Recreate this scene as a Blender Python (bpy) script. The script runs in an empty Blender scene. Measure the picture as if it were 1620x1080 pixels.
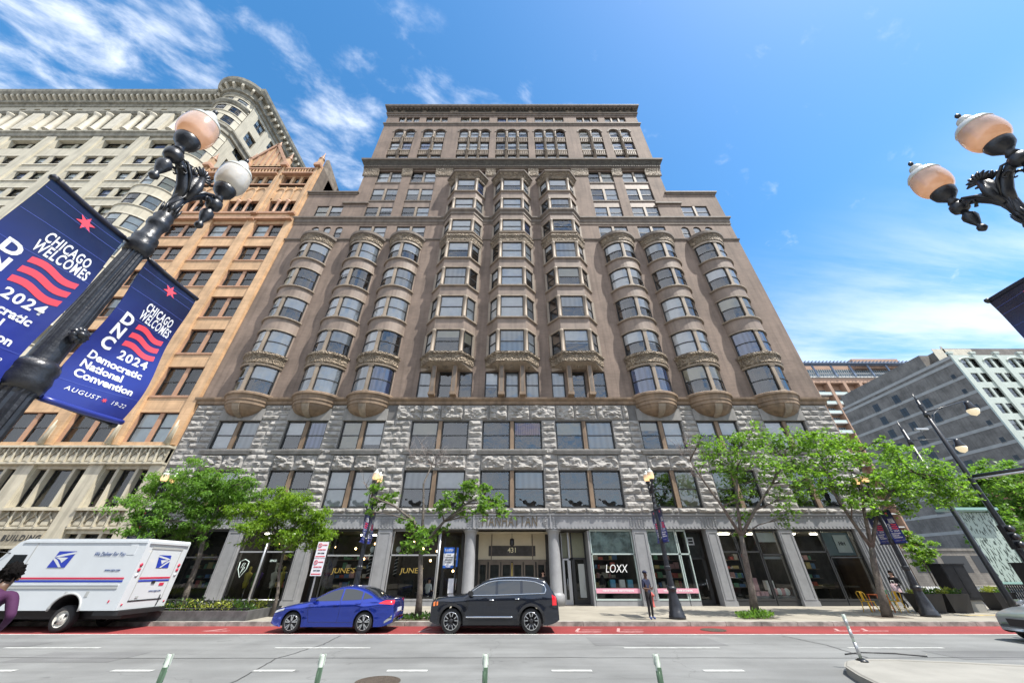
import bpy, bmesh, math, random
from mathutils import Vector, Matrix, noise as mn
R = math.radians
PI = math.pi
scene = bpy.context.scene
COL = scene.collection
# ------------------------------------------------------------------ camera
cam = bpy.data.cameras.new('camera'); camo = bpy.data.objects.new('camera', cam); COL.objects.link(camo)
camo.location = (0, 0, 2.0); camo.rotation_euler = (R(90 + 33.2), 0, 0)
cam.sensor_width = 36; cam.lens = 550 / 1620 * 36; cam.clip_start = 0.05; cam.clip_end = 3000
scene.camera = camo
# ------------------------------------------------------------------ world + sun
SUN = Vector((1.55, -1.0, 3.3)).normalized()
w = bpy.data.worlds.new('World'); scene.world = w; w.use_nodes = True
nt = w.node_tree; nt.nodes.clear()
def N(t, typ, **kw):
    n = t.nodes.new(typ)
    for k, v in kw.items():
        if k.startswith('i_'):
            n.inputs[k[2:].replace('_', ' ')].default_value = v
        else: setattr(n, k, v)
    return n
def math_(t, op, a, b=None, c=None, clamp=False):
    n = t.nodes.new('ShaderNodeMath'); n.operation = op; n.use_clamp = clamp
    for i, v in enumerate((a, b, c)):
        if v is None: continue
        if hasattr(v, 'links') or hasattr(v, 'is_linked'): t.links.new(v, n.inputs[i])
        else: n.inputs[i].default_value = v
    return n.outputs[0]
def smooth_(t, v, a, b, lo=0.0, hi=1.0):
    n = t.nodes.new('ShaderNodeMapRange'); n.interpolation_type = 'SMOOTHSTEP'
    t.links.new(v, n.inputs[0]); n.inputs[1].default_value = a; n.inputs[2].default_value = b
    n.inputs[3].default_value = lo; n.inputs[4].default_value = hi
    return n.outputs[0]
sky = N(nt, 'ShaderNodeTexSky', sky_type='NISHITA', sun_disc=False)
sky.sun_elevation = math.asin(SUN.z); sky.sun_rotation = math.atan2(SUN.x, SUN.y)
sky.air_density = 1.0; sky.dust_density = 0.6; sky.ozone_density = 2.2; sky.altitude = 200
hs = N(nt, 'ShaderNodeHueSaturation'); hs.inputs['Hue'].default_value = 0.492; hs.inputs['Saturation'].default_value = 1.29; hs.inputs['Value'].default_value = 1.78
nt.links.new(sky.outputs[0], hs.inputs['Color'])
tc = N(nt, 'ShaderNodeTexCoord'); sp = N(nt, 'ShaderNodeSeparateXYZ'); nt.links.new(tc.outputs['Generated'], sp.inputs[0])
zc = math_(nt, 'MAXIMUM', sp.outputs[2], 0.04)
px = math_(nt, 'DIVIDE', sp.outputs[0], zc); py = math_(nt, 'DIVIDE', sp.outputs[1], zc)
cb = N(nt, 'ShaderNodeCombineXYZ'); nt.links.new(px, cb.inputs[0]); nt.links.new(py, cb.inputs[1])
def cloud(rot, sc, scale, det, rough, lo, hi, off=(0, 0, 0)):
    m0 = N(nt, 'ShaderNodeMapping'); m0.inputs['Rotation'].default_value = (0, 0, R(-rot)); nt.links.new(cb.outputs[0], m0.inputs[0])
    mp = N(nt, 'ShaderNodeMapping'); mp.inputs['Scale'].default_value = sc; mp.inputs['Location'].default_value = off
    nt.links.new(m0.outputs[0], mp.inputs[0])
    n = N(nt, 'ShaderNodeTexNoise'); n.inputs['Scale'].default_value = scale; n.inputs['Detail'].default_value = det
    n.inputs['Roughness'].default_value = rough; n.inputs['Distortion'].default_value = 0.25
    nt.links.new(mp.outputs[0], n.inputs['Vector'])
    return n.outputs[0]
n1 = cloud(27, (1, 1.65, 1), 5.2, 10, 0.6, 0, 1, (0.35, 0.1, 0))
nb = cloud(27, (1, 2.0, 1), 1.9, 3, 0.5, 0, 1, (2.6, 0.4, 0))
# left bank of clouds (px < 0)
left = smooth_(nt, px, -0.02, -0.62)
a1 = math_(nt, 'MULTIPLY_ADD', left, 0.19, n1)
a1 = math_(nt, 'MULTIPLY_ADD', nb, 0.45, a1)
a1 = math_(nt, 'MULTIPLY_ADD', smooth_(nt, py, 0.05, -0.35), 0.34, a1)  # added cloud bank behind the camera, unseen, whitens the window reflections
d1 = math_(nt, 'MULTIPLY', smooth_(nt, a1, 0.83, 1.18), math_(nt, 'MAXIMUM', smooth_(nt, px, 0.0, -0.35, 0.0, 0.92), smooth_(nt, py, 0.0, -0.3)))
# small cloud above the roof
dx = math_(nt, 'MULTIPLY', math_(nt, 'ADD', px, 0.08), 3.6); dy = math_(nt, 'MULTIPLY', math_(nt, 'SUBTRACT', py, 0.40), 9.0)
rr = math_(nt, 'SQRT', math_(nt, 'ADD', math_(nt, 'MULTIPLY', dx, dx), math_(nt, 'MULTIPLY', dy, dy)))
b = smooth_(nt, rr, 1.1, 0.1)
d2 = smooth_(nt, math_(nt, 'MULTIPLY_ADD', b, 0.24, n1), 0.60, 0.90, 0, 0.7)
# thin streaks low on the right
n3 = cloud(8, (0.25, 1.3, 1), 1.6, 8, 0.6, 0, 1, (0, 1.4, 0))
low = smooth_(nt, sp.outputs[2], 0.66, 0.30)
rgt = smooth_(nt, px, 0.3, 1.0)
d3 = math_(nt, 'MULTIPLY', math_(nt, 'MULTIPLY', smooth_(nt, n3, 0.32, 0.60), low), math_(nt, 'MULTIPLY', rgt, 0.85))
dens = math_(nt, 'MAXIMUM', math_(nt, 'MAXIMUM', d1, d2), d3)
dens = math_(nt, 'MULTIPLY', dens, 0.95)
mixc = N(nt, 'ShaderNodeMix', data_type='RGBA'); nt.links.new(dens, mixc.inputs['Factor'])
nt.links.new(hs.outputs[0], mixc.inputs[6]); mixc.inputs[7].default_value = (8.4, 8.9, 9.8, 1)
bg = N(nt, 'ShaderNodeBackground'); bg.inputs['Strength'].default_value = 0.10
nt.links.new(mixc.outputs[2], bg.inputs[0])
wo = N(nt, 'ShaderNodeOutputWorld'); nt.links.new(bg.outputs[0], wo.inputs[0])
sl = bpy.data.lights.new('sun', 'SUN'); sl.energy = 5.0; sl.angle = R(0.5); sl.color = (1.0, 0.955, 0.88)
so = bpy.data.objects.new('sun', sl); COL.objects.link(so); so.rotation_euler = SUN.to_track_quat('Z', 'Y').to_euler(); so.location = (30, -30, 90)
vs = scene.view_settings; vs.view_transform = 'Standard'; vs.look = 'None'; vs.exposure = 0.62; vs.gamma = 1
scene.render.engine = 'CYCLES'
scene.cycles.max_bounces = 6; scene.cycles.transparent_max_bounces = 12
# ------------------------------------------------------------------ materials
def M(name, col, rough=0.65, var=0.0, vs=1.0, streak=0.0, bump=0.0, bs=20.0, metal=0.0, spec=0.5, coat=0.0, emit=None, es=0.0,
      brick=None, vcol=None, bd=0.02, ior=1.5, orn=0.0, ors=6.0):
    m = bpy.data.materials.new(name); m.use_nodes = True; t = m.node_tree; p = t.nodes['Principled BSDF']
    p.inputs['Roughness'].default_value = rough; p.inputs['Metallic'].default_value = metal
    p.inputs['Specular IOR Level'].default_value = spec; p.inputs['Coat Weight'].default_value = coat; p.inputs['IOR'].default_value = ior
    if coat: p.inputs['Coat Roughness'].default_value = 0.03
    p.inputs['Base Color'].default_value = (*col, 1)
    if emit: p.inputs['Emission Color'].default_value = (*emit, 1); p.inputs['Emission Strength'].default_value = es
    t_c = None
    if var or bump or brick or streak or orn:
        t_c = N(t, 'ShaderNodeTexCoord')
    cur = None; height = None
    if brick:
        bw, bh, mort, mc, rand = brick
        s = N(t, 'ShaderNodeSeparateXYZ'); t.links.new(t_c.outputs['Object'], s.inputs[0])
        c = N(t, 'ShaderNodeCombineXYZ'); t.links.new(math_(t, 'ADD', s.outputs[0], math_(t, 'MULTIPLY', s.outputs[1], 1.0)), c.inputs[0]); t.links.new(s.outputs[2], c.inputs[1])
        b = N(t, 'ShaderNodeTexBrick'); t.links.new(c.outputs[0], b.inputs['Vector'])
        b.inputs['Scale'].default_value = 1; b.inputs['Brick Width'].default_value = bw; b.inputs['Row Height'].default_value = bh
        b.inputs['Mortar Size'].default_value = mort; b.inputs['Color1'].default_value = (*[min(1, x * (1 + rand)) for x in col], 1)
        b.inputs['Color2'].default_value = (*[x * (1 - rand) for x in col], 1); b.inputs['Mortar'].default_value = (*mc, 1)
        b.inputs['Mortar Smooth'].default_value = 0.3
        cur = b.outputs['Color']; height = math_(t, 'MULTIPLY', b.outputs['Fac'], -1.0)
    if var:
        n = N(t, 'ShaderNodeTexNoise'); n.inputs['Scale'].default_value = vs; n.inputs['Detail'].default_value = 8; n.inputs['Roughness'].default_value = 0.62
        t.links.new(t_c.outputs['Object'], n.inputs['Vector'])
        f = smooth_(t, n.outputs[0], 0.3, 0.7, 1 - var, 1 + var)
        mx = N(t, 'ShaderNodeVectorMath', operation='SCALE')
        if cur: t.links.new(cur, mx.inputs[0])
        else: mx.inputs[0].default_value = col
        t.links.new(f, mx.inputs['Scale']); cur = mx.outputs[0]
    if streak:
        mp = N(t, 'ShaderNodeMapping'); mp.inputs['Scale'].default_value = (2.2, 2.2, 0.16); t.links.new(t_c.outputs['Object'], mp.inputs[0])
        n = N(t, 'ShaderNodeTexNoise'); n.inputs['Scale'].default_value = 1.2; n.inputs['Detail'].default_value = 7; t.links.new(mp.outputs[0], n.inputs['Vector'])
        f = smooth_(t, n.outputs[0], 0.42, 0.72, 1.0, 1 - streak)
        mx = N(t, 'ShaderNodeVectorMath', operation='SCALE')
        if cur: t.links.new(cur, mx.inputs[0])
        else: mx.inputs[0].default_value = col
        t.links.new(f, mx.inputs['Scale']); cur = mx.outputs[0]
    if cur: t.links.new(cur, p.inputs['Base Color'])
    if bump:
        n = N(t, 'ShaderNodeTexNoise'); n.inputs['Scale'].default_value = bs; n.inputs['Detail'].default_value = 6
        t.links.new(t_c.outputs['Object'], n.inputs['Vector'])
        hsum = math_(t, 'MULTIPLY', n.outputs[0], 1.0)
        height = math_(t, 'ADD', hsum, height) if height else hsum
    if orn:
        v = N(t, 'ShaderNodeTexVoronoi', feature='SMOOTH_F1'); v.inputs['Scale'].default_value = ors
        t.links.new(t_c.outputs['Object'], v.inputs['Vector'])
        wv = N(t, 'ShaderNodeTexNoise'); wv.inputs['Scale'].default_value = ors * 0.9; wv.inputs['Detail'].default_value = 2; wv.inputs['Distortion'].default_value = 1.5
        t.links.new(t_c.outputs['Object'], wv.inputs['Vector'])
        o = math_(t, 'ADD', math_(t, 'SINE', math_(t, 'MULTIPLY', v.outputs['Distance'], 22.0)), math_(t, 'MULTIPLY', wv.outputs[0], 3.0))
        height = o; bump = orn; bd = 0.11
    if height and (bump or brick):
        bn = N(t, 'ShaderNodeBump'); bn.inputs['Strength'].default_value = bump or 0.4; bn.inputs['Distance'].default_value = bd
        t.links.new(height, bn.inputs['Height']); t.links.new(bn.outputs[0], p.inputs['Normal'])
    return m
def glass_mat(name, tint=(0.85, 0.9, 0.9), ior=1.7, wav=0.02, ws=1.2, refl=1.0):
    m = bpy.data.materials.new(name); m.use_nodes = True; t = m.node_tree; t.nodes.clear()
    o = N(t, 'ShaderNodeOutputMaterial'); mix = N(t, 'ShaderNodeMixShader'); tr = N(t, 'ShaderNodeBsdfTransparent'); gl = N(t, 'ShaderNodeBsdfGlossy')
    tr.inputs[0].default_value = (*tint, 1); gl.inputs['Roughness'].default_value = 0.01; gl.inputs[0].default_value = (refl, refl, refl, 1)
    fr = N(t, 'ShaderNodeFresnel'); fr.inputs['IOR'].default_value = ior
    tcx = N(t, 'ShaderNodeTexCoord'); n = N(t, 'ShaderNodeTexNoise'); n.inputs['Scale'].default_value = ws; n.inputs['Detail'].default_value = 1
    t.links.new(tcx.outputs['Object'], n.inputs['Vector'])
    bn = N(t, 'ShaderNodeBump'); bn.inputs['Strength'].default_value = 1.0; bn.inputs['Distance'].default_value = wav; t.links.new(n.outputs[0], bn.inputs['Height'])
    t.links.new(bn.outputs[0], gl.inputs['Normal'])
    t.links.new(fr.outputs[0], mix.inputs[0]); t.links.new(tr.outputs[0], mix.inputs[1]); t.links.new(gl.outputs[0], mix.inputs[2]); t.links.new(mix.outputs[0], o.inputs[0])
    return m
def leaf_mat(name, col, tcol, var=0.35):
    m = bpy.data.materials.new(name); m.use_nodes = True; t = m.node_tree; t.nodes.clear()
    o = N(t, 'ShaderNodeOutputMaterial'); mix = N(t, 'ShaderNodeMixShader'); mix.inputs[0].default_value = 0.45
    d = N(t, 'ShaderNodeBsdfPrincipled'); d.inputs['Roughness'].default_value = 0.45; tl = N(t, 'ShaderNodeBsdfTranslucent')
    g = N(t, 'ShaderNodeNewGeometry'); mr = N(t, 'ShaderNodeMapRange'); t.links.new(g.outputs['Random Per Island'], mr.inputs[0])
    mr.inputs[3].default_value = 1 - var; mr.inputs[4].default_value = 1 + var
    for c, sock in ((col, d.inputs['Base Color']), (tcol, tl.inputs[0])):
        v = N(t, 'ShaderNodeVectorMath', operation='SCALE'); v.inputs[0].default_value = c; t.links.new(mr.outputs[0], v.inputs['Scale']); t.links.new(v.outputs[0], sock)
    t.links.new(d.outputs[0], mix.inputs[1]); t.links.new(tl.outputs[0], mix.inputs[2]); t.links.new(mix.outputs[0], o.inputs[0])
    return m
# ------------------------------------------------------------------ mesh builder
class MB:
    def __init__(s): s.v = []; s.f = []; s.m = []; s.mats = []; s.sm = []
    def mi(s, m):
        if m not in s.mats: s.mats.append(m)
        return s.mats.index(m)
    def face(s, pts, m, smooth=False):
        i = len(s.v); s.v.extend([tuple(p) for p in pts]); s.f.append(tuple(range(i, i + len(pts)))); s.m.append(s.mi(m)); s.sm.append(smooth)
    def idx(s, vs, fs, m, smooth=False):
        i = len(s.v); s.v.extend([tuple(p) for p in vs]); k = s.mi(m)
        for f in fs: s.f.append(tuple(i + a for a in f)); s.m.append(k); s.sm.append(smooth)
    def box(s, x0, x1, y0, y1, z0, z1, m):
        if x0 > x1: x0, x1 = x1, x0
        if y0 > y1: y0, y1 = y1, y0
        if z0 > z1: z0, z1 = z1, z0
        s.idx([(x0, y0, z0), (x1, y0, z0), (x1, y1, z0), (x0, y1, z0), (x0, y0, z1), (x1, y0, z1), (x1, y1, z1), (x0, y1, z1)],
              [(0, 3, 2, 1), (4, 5, 6, 7), (0, 1, 5, 4), (1, 2, 6, 5), (2, 3, 7, 6), (3, 0, 4, 7)], m)
    def bar(s, a, b, wx, wy, m, up=(0, 0, 1)):
        a = Vector(a); b = Vector(b); d = (b - a).normalized(); u = Vector(up)
        if abs(d.dot(u)) > 0.98: u = Vector((0, 1, 0))
        r = d.cross(u).normalized() * wx / 2; q = r.cross(d).normalized() * wy / 2
        s.idx([a - r - q, a + r - q, a + r + q, a - r + q, b - r - q, b + r - q, b + r + q, b - r + q],
              [(0, 3, 2, 1), (4, 5, 6, 7), (0, 1, 5, 4), (1, 2, 6, 5), (2, 3, 7, 6), (3, 0, 4, 7)], m)
    def tube(s, pts, rads, m, n=8, cap=True, smooth=True):
        pts = [Vector(p) for p in pts]
        if not hasattr(rads, '__len__'): rads = [rads] * len(pts)
        vs = []; prev = None
        for i, p in enumerate(pts):
            d = (pts[min(i + 1, len(pts) - 1)] - pts[max(i - 1, 0)]).normalized()
            if prev is None:
                u = Vector((0, 0, 1)) if abs(d.z) < 0.9 else Vector((1, 0, 0)); r = d.cross(u).normalized()
            else: r = (prev - d * prev.dot(d)).normalized()
            prev = r; q = d.cross(r)
            for k in range(n):
                a = 2 * PI * k / n; vs.append(p + (r * math.cos(a) + q * math.sin(a)) * rads[i])
        fs = []
        for i in range(len(pts) - 1):
            for k in range(n): fs.append((i * n + k, i * n + (k + 1) % n, (i + 1) * n + (k + 1) % n, (i + 1) * n + k))
        if cap: fs.append(tuple(range(n - 1, -1, -1))); fs.append(tuple((len(pts) - 1) * n + k for k in range(n)))
        s.idx(vs, fs, m, smooth)
    def lathe(s, prof, m, n=20, c=(0, 0, 0), flute=0, fd=0.0, fz=None, smooth=True, axis='z', cap=True):
        vs = []
        for r, z in prof:
            for k in range(n):
                a = 2 * PI * k / n; rr = r
                if flute and (fz is None or fz[0] <= z <= fz[1]): rr = r * (1 - fd * (k % 2))
                if axis == 'z': vs.append((c[0] + rr * math.cos(a), c[1] + rr * math.sin(a), c[2] + z))
                elif axis == 'y': vs.append((c[0] + rr * math.cos(a), c[1] + z, c[2] + rr * math.sin(a)))
                else: vs.append((c[0] + z, c[1] + rr * math.cos(a), c[2] + rr * math.sin(a)))
        fs = []
        for i in range(len(prof) - 1):
            for k in range(n): fs.append((i * n + k, i * n + (k + 1) % n, (i + 1) * n + (k + 1) % n, (i + 1) * n + k))
        if cap: fs.append(tuple(range(n - 1, -1, -1))); fs.append(tuple((len(prof) - 1) * n + k for k in range(n)))
        s.idx(vs, fs, m, smooth)
    def sweep(s, pts, prof, m, closed=False, smooth=False, caps=False):
        # pts: plan polyline (x, y) left to right; prof: (outward offset, z)
        ns = offs(pts); vs = []; fs = []; L = len(prof)
        for (x, y), (nx, ny) in zip(pts, ns):
            for d, z in prof: vs.append((x + nx * d, y + ny * d, z))
        P = list(range(L - 1)) + ([L - 1] if closed else [])
        for i in range(len(pts) - 1):
            for k in P: fs.append((i * L + k, (i + 1) * L + k, (i + 1) * L + (k + 1) % L, i * L + (k + 1) % L))
        if caps and L > 2: fs.append(tuple(range(L))); fs.append(tuple((len(pts) - 1) * L + k for k in range(L - 1, -1, -1)))
        s.idx(vs, fs, m, smooth)
    def rs(s, k, cy=0.0, z0=-9, i0=0):
        s.v = [(x * k, cy + (y - cy) * k, z) if (z >= z0 and i >= i0) else (x, y, z) for i, (x, y, z) in enumerate(s.v)]
    def mesh(s, name):
        me = bpy.data.meshes.new(name); me.from_pydata(s.v, [], s.f)
        for m in s.mats: me.materials.append(m)
        me.polygons.foreach_set('material_index', s.m); me.polygons.foreach_set('use_smooth', s.sm); me.update()
        return me
    def build(s, name, parent=None, loc=(0, 0, 0), rot=(0, 0, 0)):
        return link(name, s.mesh(name), parent, loc, rot)
def link(name, me, parent=None, loc=(0, 0, 0), rot=(0, 0, 0)):
    o = bpy.data.objects.new(name, me); COL.objects.link(o); o.location = loc; o.rotation_euler = rot
    if parent: o.parent = parent
    return o
def offs(pts):
    seg = []
    for a, b in zip(pts, pts[1:]):
        dx, dy = b[0] - a[0], b[1] - a[1]; l = math.hypot(dx, dy) or 1; seg.append((dy / l, -dx / l))
    out = []
    for i in range(len(pts)):
        a = seg[max(i - 1, 0)]; b = seg[min(i, len(seg) - 1)]
        k = 1 + a[0] * b[0] + a[1] * b[1]; k = max(k, 0.3)
        out.append(((a[0] + b[0]) / k, (a[1] + b[1]) / k))
    return out
def subline(pts, a, b):
    L = [0]
    for p, q in zip(pts, pts[1:]): L.append(L[-1] + math.hypot(q[0] - p[0], q[1] - p[1]))
    T = L[-1]; a *= T; b *= T
    def at(t):
        for i in range(len(L) - 1):
            if t <= L[i + 1] + 1e-9:
                k = (t - L[i]) / (L[i + 1] - L[i]); return (pts[i][0] + (pts[i + 1][0] - pts[i][0]) * k, pts[i][1] + (pts[i + 1][1] - pts[i][1]) * k)
        return pts[-1]
    return [at(a)] + [p for p, l in zip(pts, L) if a + 1e-6 < l < b - 1e-6] + [at(b)]
def tag(o, label=None, cat=None, group=None, kind=None):
    if label: o['label'] = label
    if cat: o['category'] = cat
    if group: o['group'] = group
    if kind: o['kind'] = kind
    return o
def thing(name, label, cat, loc=(0, 0, 0), rz=0, group=None):
    o = bpy.data.objects.new(name, None); COL.objects.link(o); o.location = loc; o.rotation_euler = (0, 0, rz); o.empty_display_size = 0.2
    return tag(o, label, cat, group)
KIDS = {}
def copy_tree(o, loc=None, rz=None, label=None, parent=None):
    kids = list(o.children); c = o.copy(); COL.objects.link(c)
    if parent: c.parent = parent
    if loc is not None: c.location = loc
    if rz is not None: c.rotation_euler = (0, 0, rz)
    if label: c['label'] = label
    for k in kids: copy_tree(k, parent=c)
    return c
def wall(mb, x0, x1, z0, z1, y, ops, m, rev=0.3, mr=None, nseg=8):
    mr = mr or m; ops = [o for o in ops if o[0] < x1 and o[1] > x0 and o[2] < z1 and o[3] > z0]
    zs = sorted({z0, z1, *[o[2] for o in ops], *[o[3] for o in ops]}); zs = [z for z in zs if z0 <= z <= z1]
    for za, zb in zip(zs, zs[1:]):
        if zb - za < 1e-6: continue
        zm = (za + zb) / 2; act = sorted([(o[0], o[1]) for o in ops if o[2] < zm < o[3]]); x = x0
        for a, b in act + [(x1, x1)]:
            if a - x > 1e-6: mb.face([(x, y, za), (a, y, za), (a, y, zb), (x, y, zb)], m)
            x = max(x, b)
    for o in ops:
        a, b, c, d = o[:4]; arch = len(o) > 4 and o[4]
        r = (b - a) / 2; zt = d - r if arch else d
        mb.face([(a, y, c), (a, y + rev, c), (a, y + rev, zt), (a, y, zt)], mr); mb.face([(b, y + rev, c), (b, y, c), (b, y, zt), (b, y + rev, zt)], mr)
        mb.face([(a, y, c), (b, y, c), (b, y + rev, c), (a, y + rev, c)], mr)
        if not arch: mb.face([(a, y + rev, d), (b, y + rev, d), (b, y, d), (a, y, d)], mr)
        else:
            cx = (a + b) / 2; arc = [(cx - r * math.cos(PI * k / nseg), zt + r * math.sin(PI * k / nseg)) for k in range(nseg + 1)]
            for (xa, za), (xb, zb) in zip(arc, arc[1:]):
                mb.face([(xa, y, za), (xb, y, zb), (xb, y, d), (xa, y, d)], m)
                mb.face([(xa, y, za), (xa, y + rev, za), (xb, y + rev, zb), (xb, y, zb)], mr)
# ------------------------------------------------------------------ shared materials
m_brick = M('brown_brick', (0.205, 0.151, 0.117), 0.8, var=0.22, vs=0.3, streak=0.26, brick=(0.42, 0.14, 0.012, (0.2, 0.15, 0.125), 0.07), bump=0.35)
m_terra = M('brown_terracotta', (0.215, 0.164, 0.130), 0.6, var=0.2, vs=0.8, streak=0.2, bump=0.12, bs=9)
m_tan = M('tan_terracotta', (0.275, 0.22, 0.165), 0.6, var=0.16, vs=1.1, streak=0.28, bump=0.15, bs=8)
m_corb = M('tan_corbel_stone', (0.215, 0.148, 0.095), 0.65, var=0.2, vs=0.9, streak=0.35, bump=0.15, bs=8)
m_string = M('dark_brown_stone', (0.155, 0.125, 0.10), 0.7, var=0.2, vs=1.4, streak=0.25, bump=0.2, bs=10)
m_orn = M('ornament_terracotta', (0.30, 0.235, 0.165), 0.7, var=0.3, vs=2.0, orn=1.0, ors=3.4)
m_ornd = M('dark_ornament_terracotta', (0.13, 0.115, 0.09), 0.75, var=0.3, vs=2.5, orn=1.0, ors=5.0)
m_gran = M('grey_granite', (0.315, 0.30, 0.28), 0.85, var=0.22, vs=1.3, streak=0.15, bump=0.6, bs=5, bd=0.05)
m_gran2 = M('grey_granite_bed', (0.13, 0.125, 0.12), 0.9, var=0.2, vs=2, bump=0.3, bs=7)
m_smooth = M('smooth_limestone', (0.25, 0.24, 0.225), 0.8, var=0.13, vs=1.5, streak=0.25, bump=0.15, bs=10)
m_frame = M('dark_window_frame', (0.022, 0.023, 0.024), 0.45)
m_glass = glass_mat('old_window_glass', tint=(.98, .99, .99), ior=2.15, wav=0.012, ws=1.5)
m_glass2 = glass_mat('clear_window_glass', ior=1.75, wav=0.010, ws=1.5)
m_sglass = glass_mat('shop_glass', ior=1.5, wav=0.003, ws=0.6, tint=(0.8, 0.86, 0.85))
m_bw = M('white_roller_blind', (0.88, 0.89, 0.90), 0.8, var=0.06, vs=2)
m_bc = M('cream_blind', (0.62, 0.58, 0.46), 0.8, var=0.06, vs=2)
def curtain_mat(name, c1, c2, sc):
    m = bpy.data.materials.new(name); m.use_nodes = True; t = m.node_tree; p = t.nodes['Principled BSDF']; p.inputs['Roughness'].default_value = 0.9
    tcx = N(t, 'ShaderNodeTexCoord'); wv = N(t, 'ShaderNodeTexWave', bands_direction='X'); wv.inputs['Scale'].default_value = sc; wv.inputs['Distortion'].default_value = 2.5; wv.inputs['Detail'].default_value = 2
    mp = N(t, 'ShaderNodeMapping'); mp.inputs['Scale'].default_value = (1, 1, 0.25); t.links.new(tcx.outputs['Object'], mp.inputs[0]); t.links.new(mp.outputs[0], wv.inputs['Vector'])
    mx = N(t, 'ShaderNodeMix', data_type='RGBA'); t.links.new(wv.outputs['Fac'], mx.inputs['Factor']); mx.inputs[6].default_value = (*c1, 1); mx.inputs[7].default_value = (*c2, 1)  # shading of the folds is put into the colour as bands
    t.links.new(mx.outputs[2], p.inputs['Base Color']); return m
m_cu1 = curtain_mat('pale_curtain', (0.52, 0.54, 0.56), (0.62, 0.64, 0.66), .7)
m_cu2 = curtain_mat('blue_curtain', (0.16, 0.22, 0.42), (0.27, 0.36, 0.6), .9)
m_cu3 = curtain_mat('pink_curtain', (0.25, 0.05, 0.1), (0.42, 0.12, 0.2), 2.2)
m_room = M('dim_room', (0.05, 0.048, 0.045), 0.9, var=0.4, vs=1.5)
m_black = M('black_iron', (0.012, 0.013, 0.016), 0.35, var=0.3, vs=6, bump=0.08, bs=40)
m_shopf = M('grey_shopfront_paint', (0.27, 0.272, 0.282), 0.5, var=0.08, vs=2.5, streak=0.10, bump=0.08, bs=6)
m_shopd = M('dark_shop_frame', (0.035, 0.036, 0.038), 0.4)
m_alu = M('brushed_aluminium', (0.55, 0.56, 0.58), 0.35, metal=0.6)
def ribbon(mb, pts, z0, z1, rng, fr=0.07, two=True, bl=None, gl=None, depth=0.6, frm=None, room=None):
    W = sum(math.hypot(b[0] - a[0], b[1] - a[1]) for a, b in zip(pts, pts[1:])); frm = frm or m_frame; gl = gl or m_glass
    def hb(a, b, o1, o2): mb.sweep(pts, [(o1, a), (o1, b), (o2, b), (o2, a)], frm, closed=True)
    hb(z0, z0 + fr, -0.02, -0.12); hb(z1 - fr, z1, -0.02, -0.12)
    for a, b in ((0, fr / W), (1 - fr / W, 1)): mb.sweep(subline(pts, a, b), [(-0.02, z0), (-0.02, z1), (-0.12, z1), (-0.12, z0)], frm, closed=True, caps=True)
    zm = (z0 + z1) / 2 + rng.uniform(-0.01, 0.01)
    if two: mb.sweep(pts, [(-0.03, zm - 0.03), (-0.03, zm + 0.03), (-0.1, zm + 0.03), (-0.1, zm - 0.03)], frm, closed=True)
    if two:
        mb.sweep(pts, [(-0.05, zm), (-0.05, z1 - fr)], gl); mb.sweep(pts, [(-0.085, z0 + fr), (-0.085, zm)], gl)
    else: mb.sweep(pts, [(-0.06, z0 + fr), (-0.06, z1 - fr)], gl)
    if bl is None:
        r = rng.random()
        bl = [(m_bw, 1)] if r < 0.30 else [(m_bw, rng.choice((0.25, 0.45, 0.5, 0.5, 0.55, 0.8)))] if r < 0.64 else [(m_bc, rng.choice((0.3, 0.5, 1)))] if r < 0.74 else [(m_cu1, rng.choice((1, 1, .5)))] if r < 0.84 else [(m_cu2, 1)] if r < 0.87 else []
    for bm_, fr_ in bl:
        zt = z1 - fr * 0.5; mb.sweep(pts, [(-0.125, zt - (z1 - z0) * fr_), (-0.125, zt)], bm_)
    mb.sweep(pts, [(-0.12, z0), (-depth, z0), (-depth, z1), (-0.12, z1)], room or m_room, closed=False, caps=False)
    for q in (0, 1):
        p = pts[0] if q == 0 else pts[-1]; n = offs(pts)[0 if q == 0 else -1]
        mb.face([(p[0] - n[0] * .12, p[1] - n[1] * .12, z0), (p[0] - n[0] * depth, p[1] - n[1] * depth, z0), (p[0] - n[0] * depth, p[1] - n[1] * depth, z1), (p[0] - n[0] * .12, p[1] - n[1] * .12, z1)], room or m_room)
WC = {}
def window(parent, xa, xb, za, zb, y, rng, k=1, gap=0.22, mull=None, name='window', two=True, nvar=7, arch=False, gl=None, bl=None, fr=0.07, proud=0.06):
    """k sash windows side by side between xa..xb, mesh shared between equal sizes; frame mesh with a child pane mesh"""
    key = (round(xb - xa, 2), round(zb - za, 2), k, round(gap, 2), id(mull), rng.randrange(nvar), arch, two, id(bl) if bl else 0, id(gl) if gl else 0)
    if key not in WC:
        mb = MB(); rr = random.Random(hash(str(key[:4]) + str(key[5]))); W = xb - xa; w1 = (W - gap * (k - 1)) / k
        r2 = random.Random(key[5] * 77 + int(W * 100))
        for i in range(k):
            x = -W / 2 + i * (w1 + gap)
            ribbon(mb, [(x, 0), (x + w1, 0)], 0, zb - za, r2, two=two, gl=gl, bl=bl, fr=fr)
            if i: mb.box(x - gap, x, -proud, 0.14, 0, zb - za, mull or m_tan)
        WC[key] = split_glass(mb)
    fm, gm = WC[key]
    o = link(name, fm, parent, ((xa + xb) / 2, y, za)); g = link('pane', gm, o)
    return o
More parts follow.
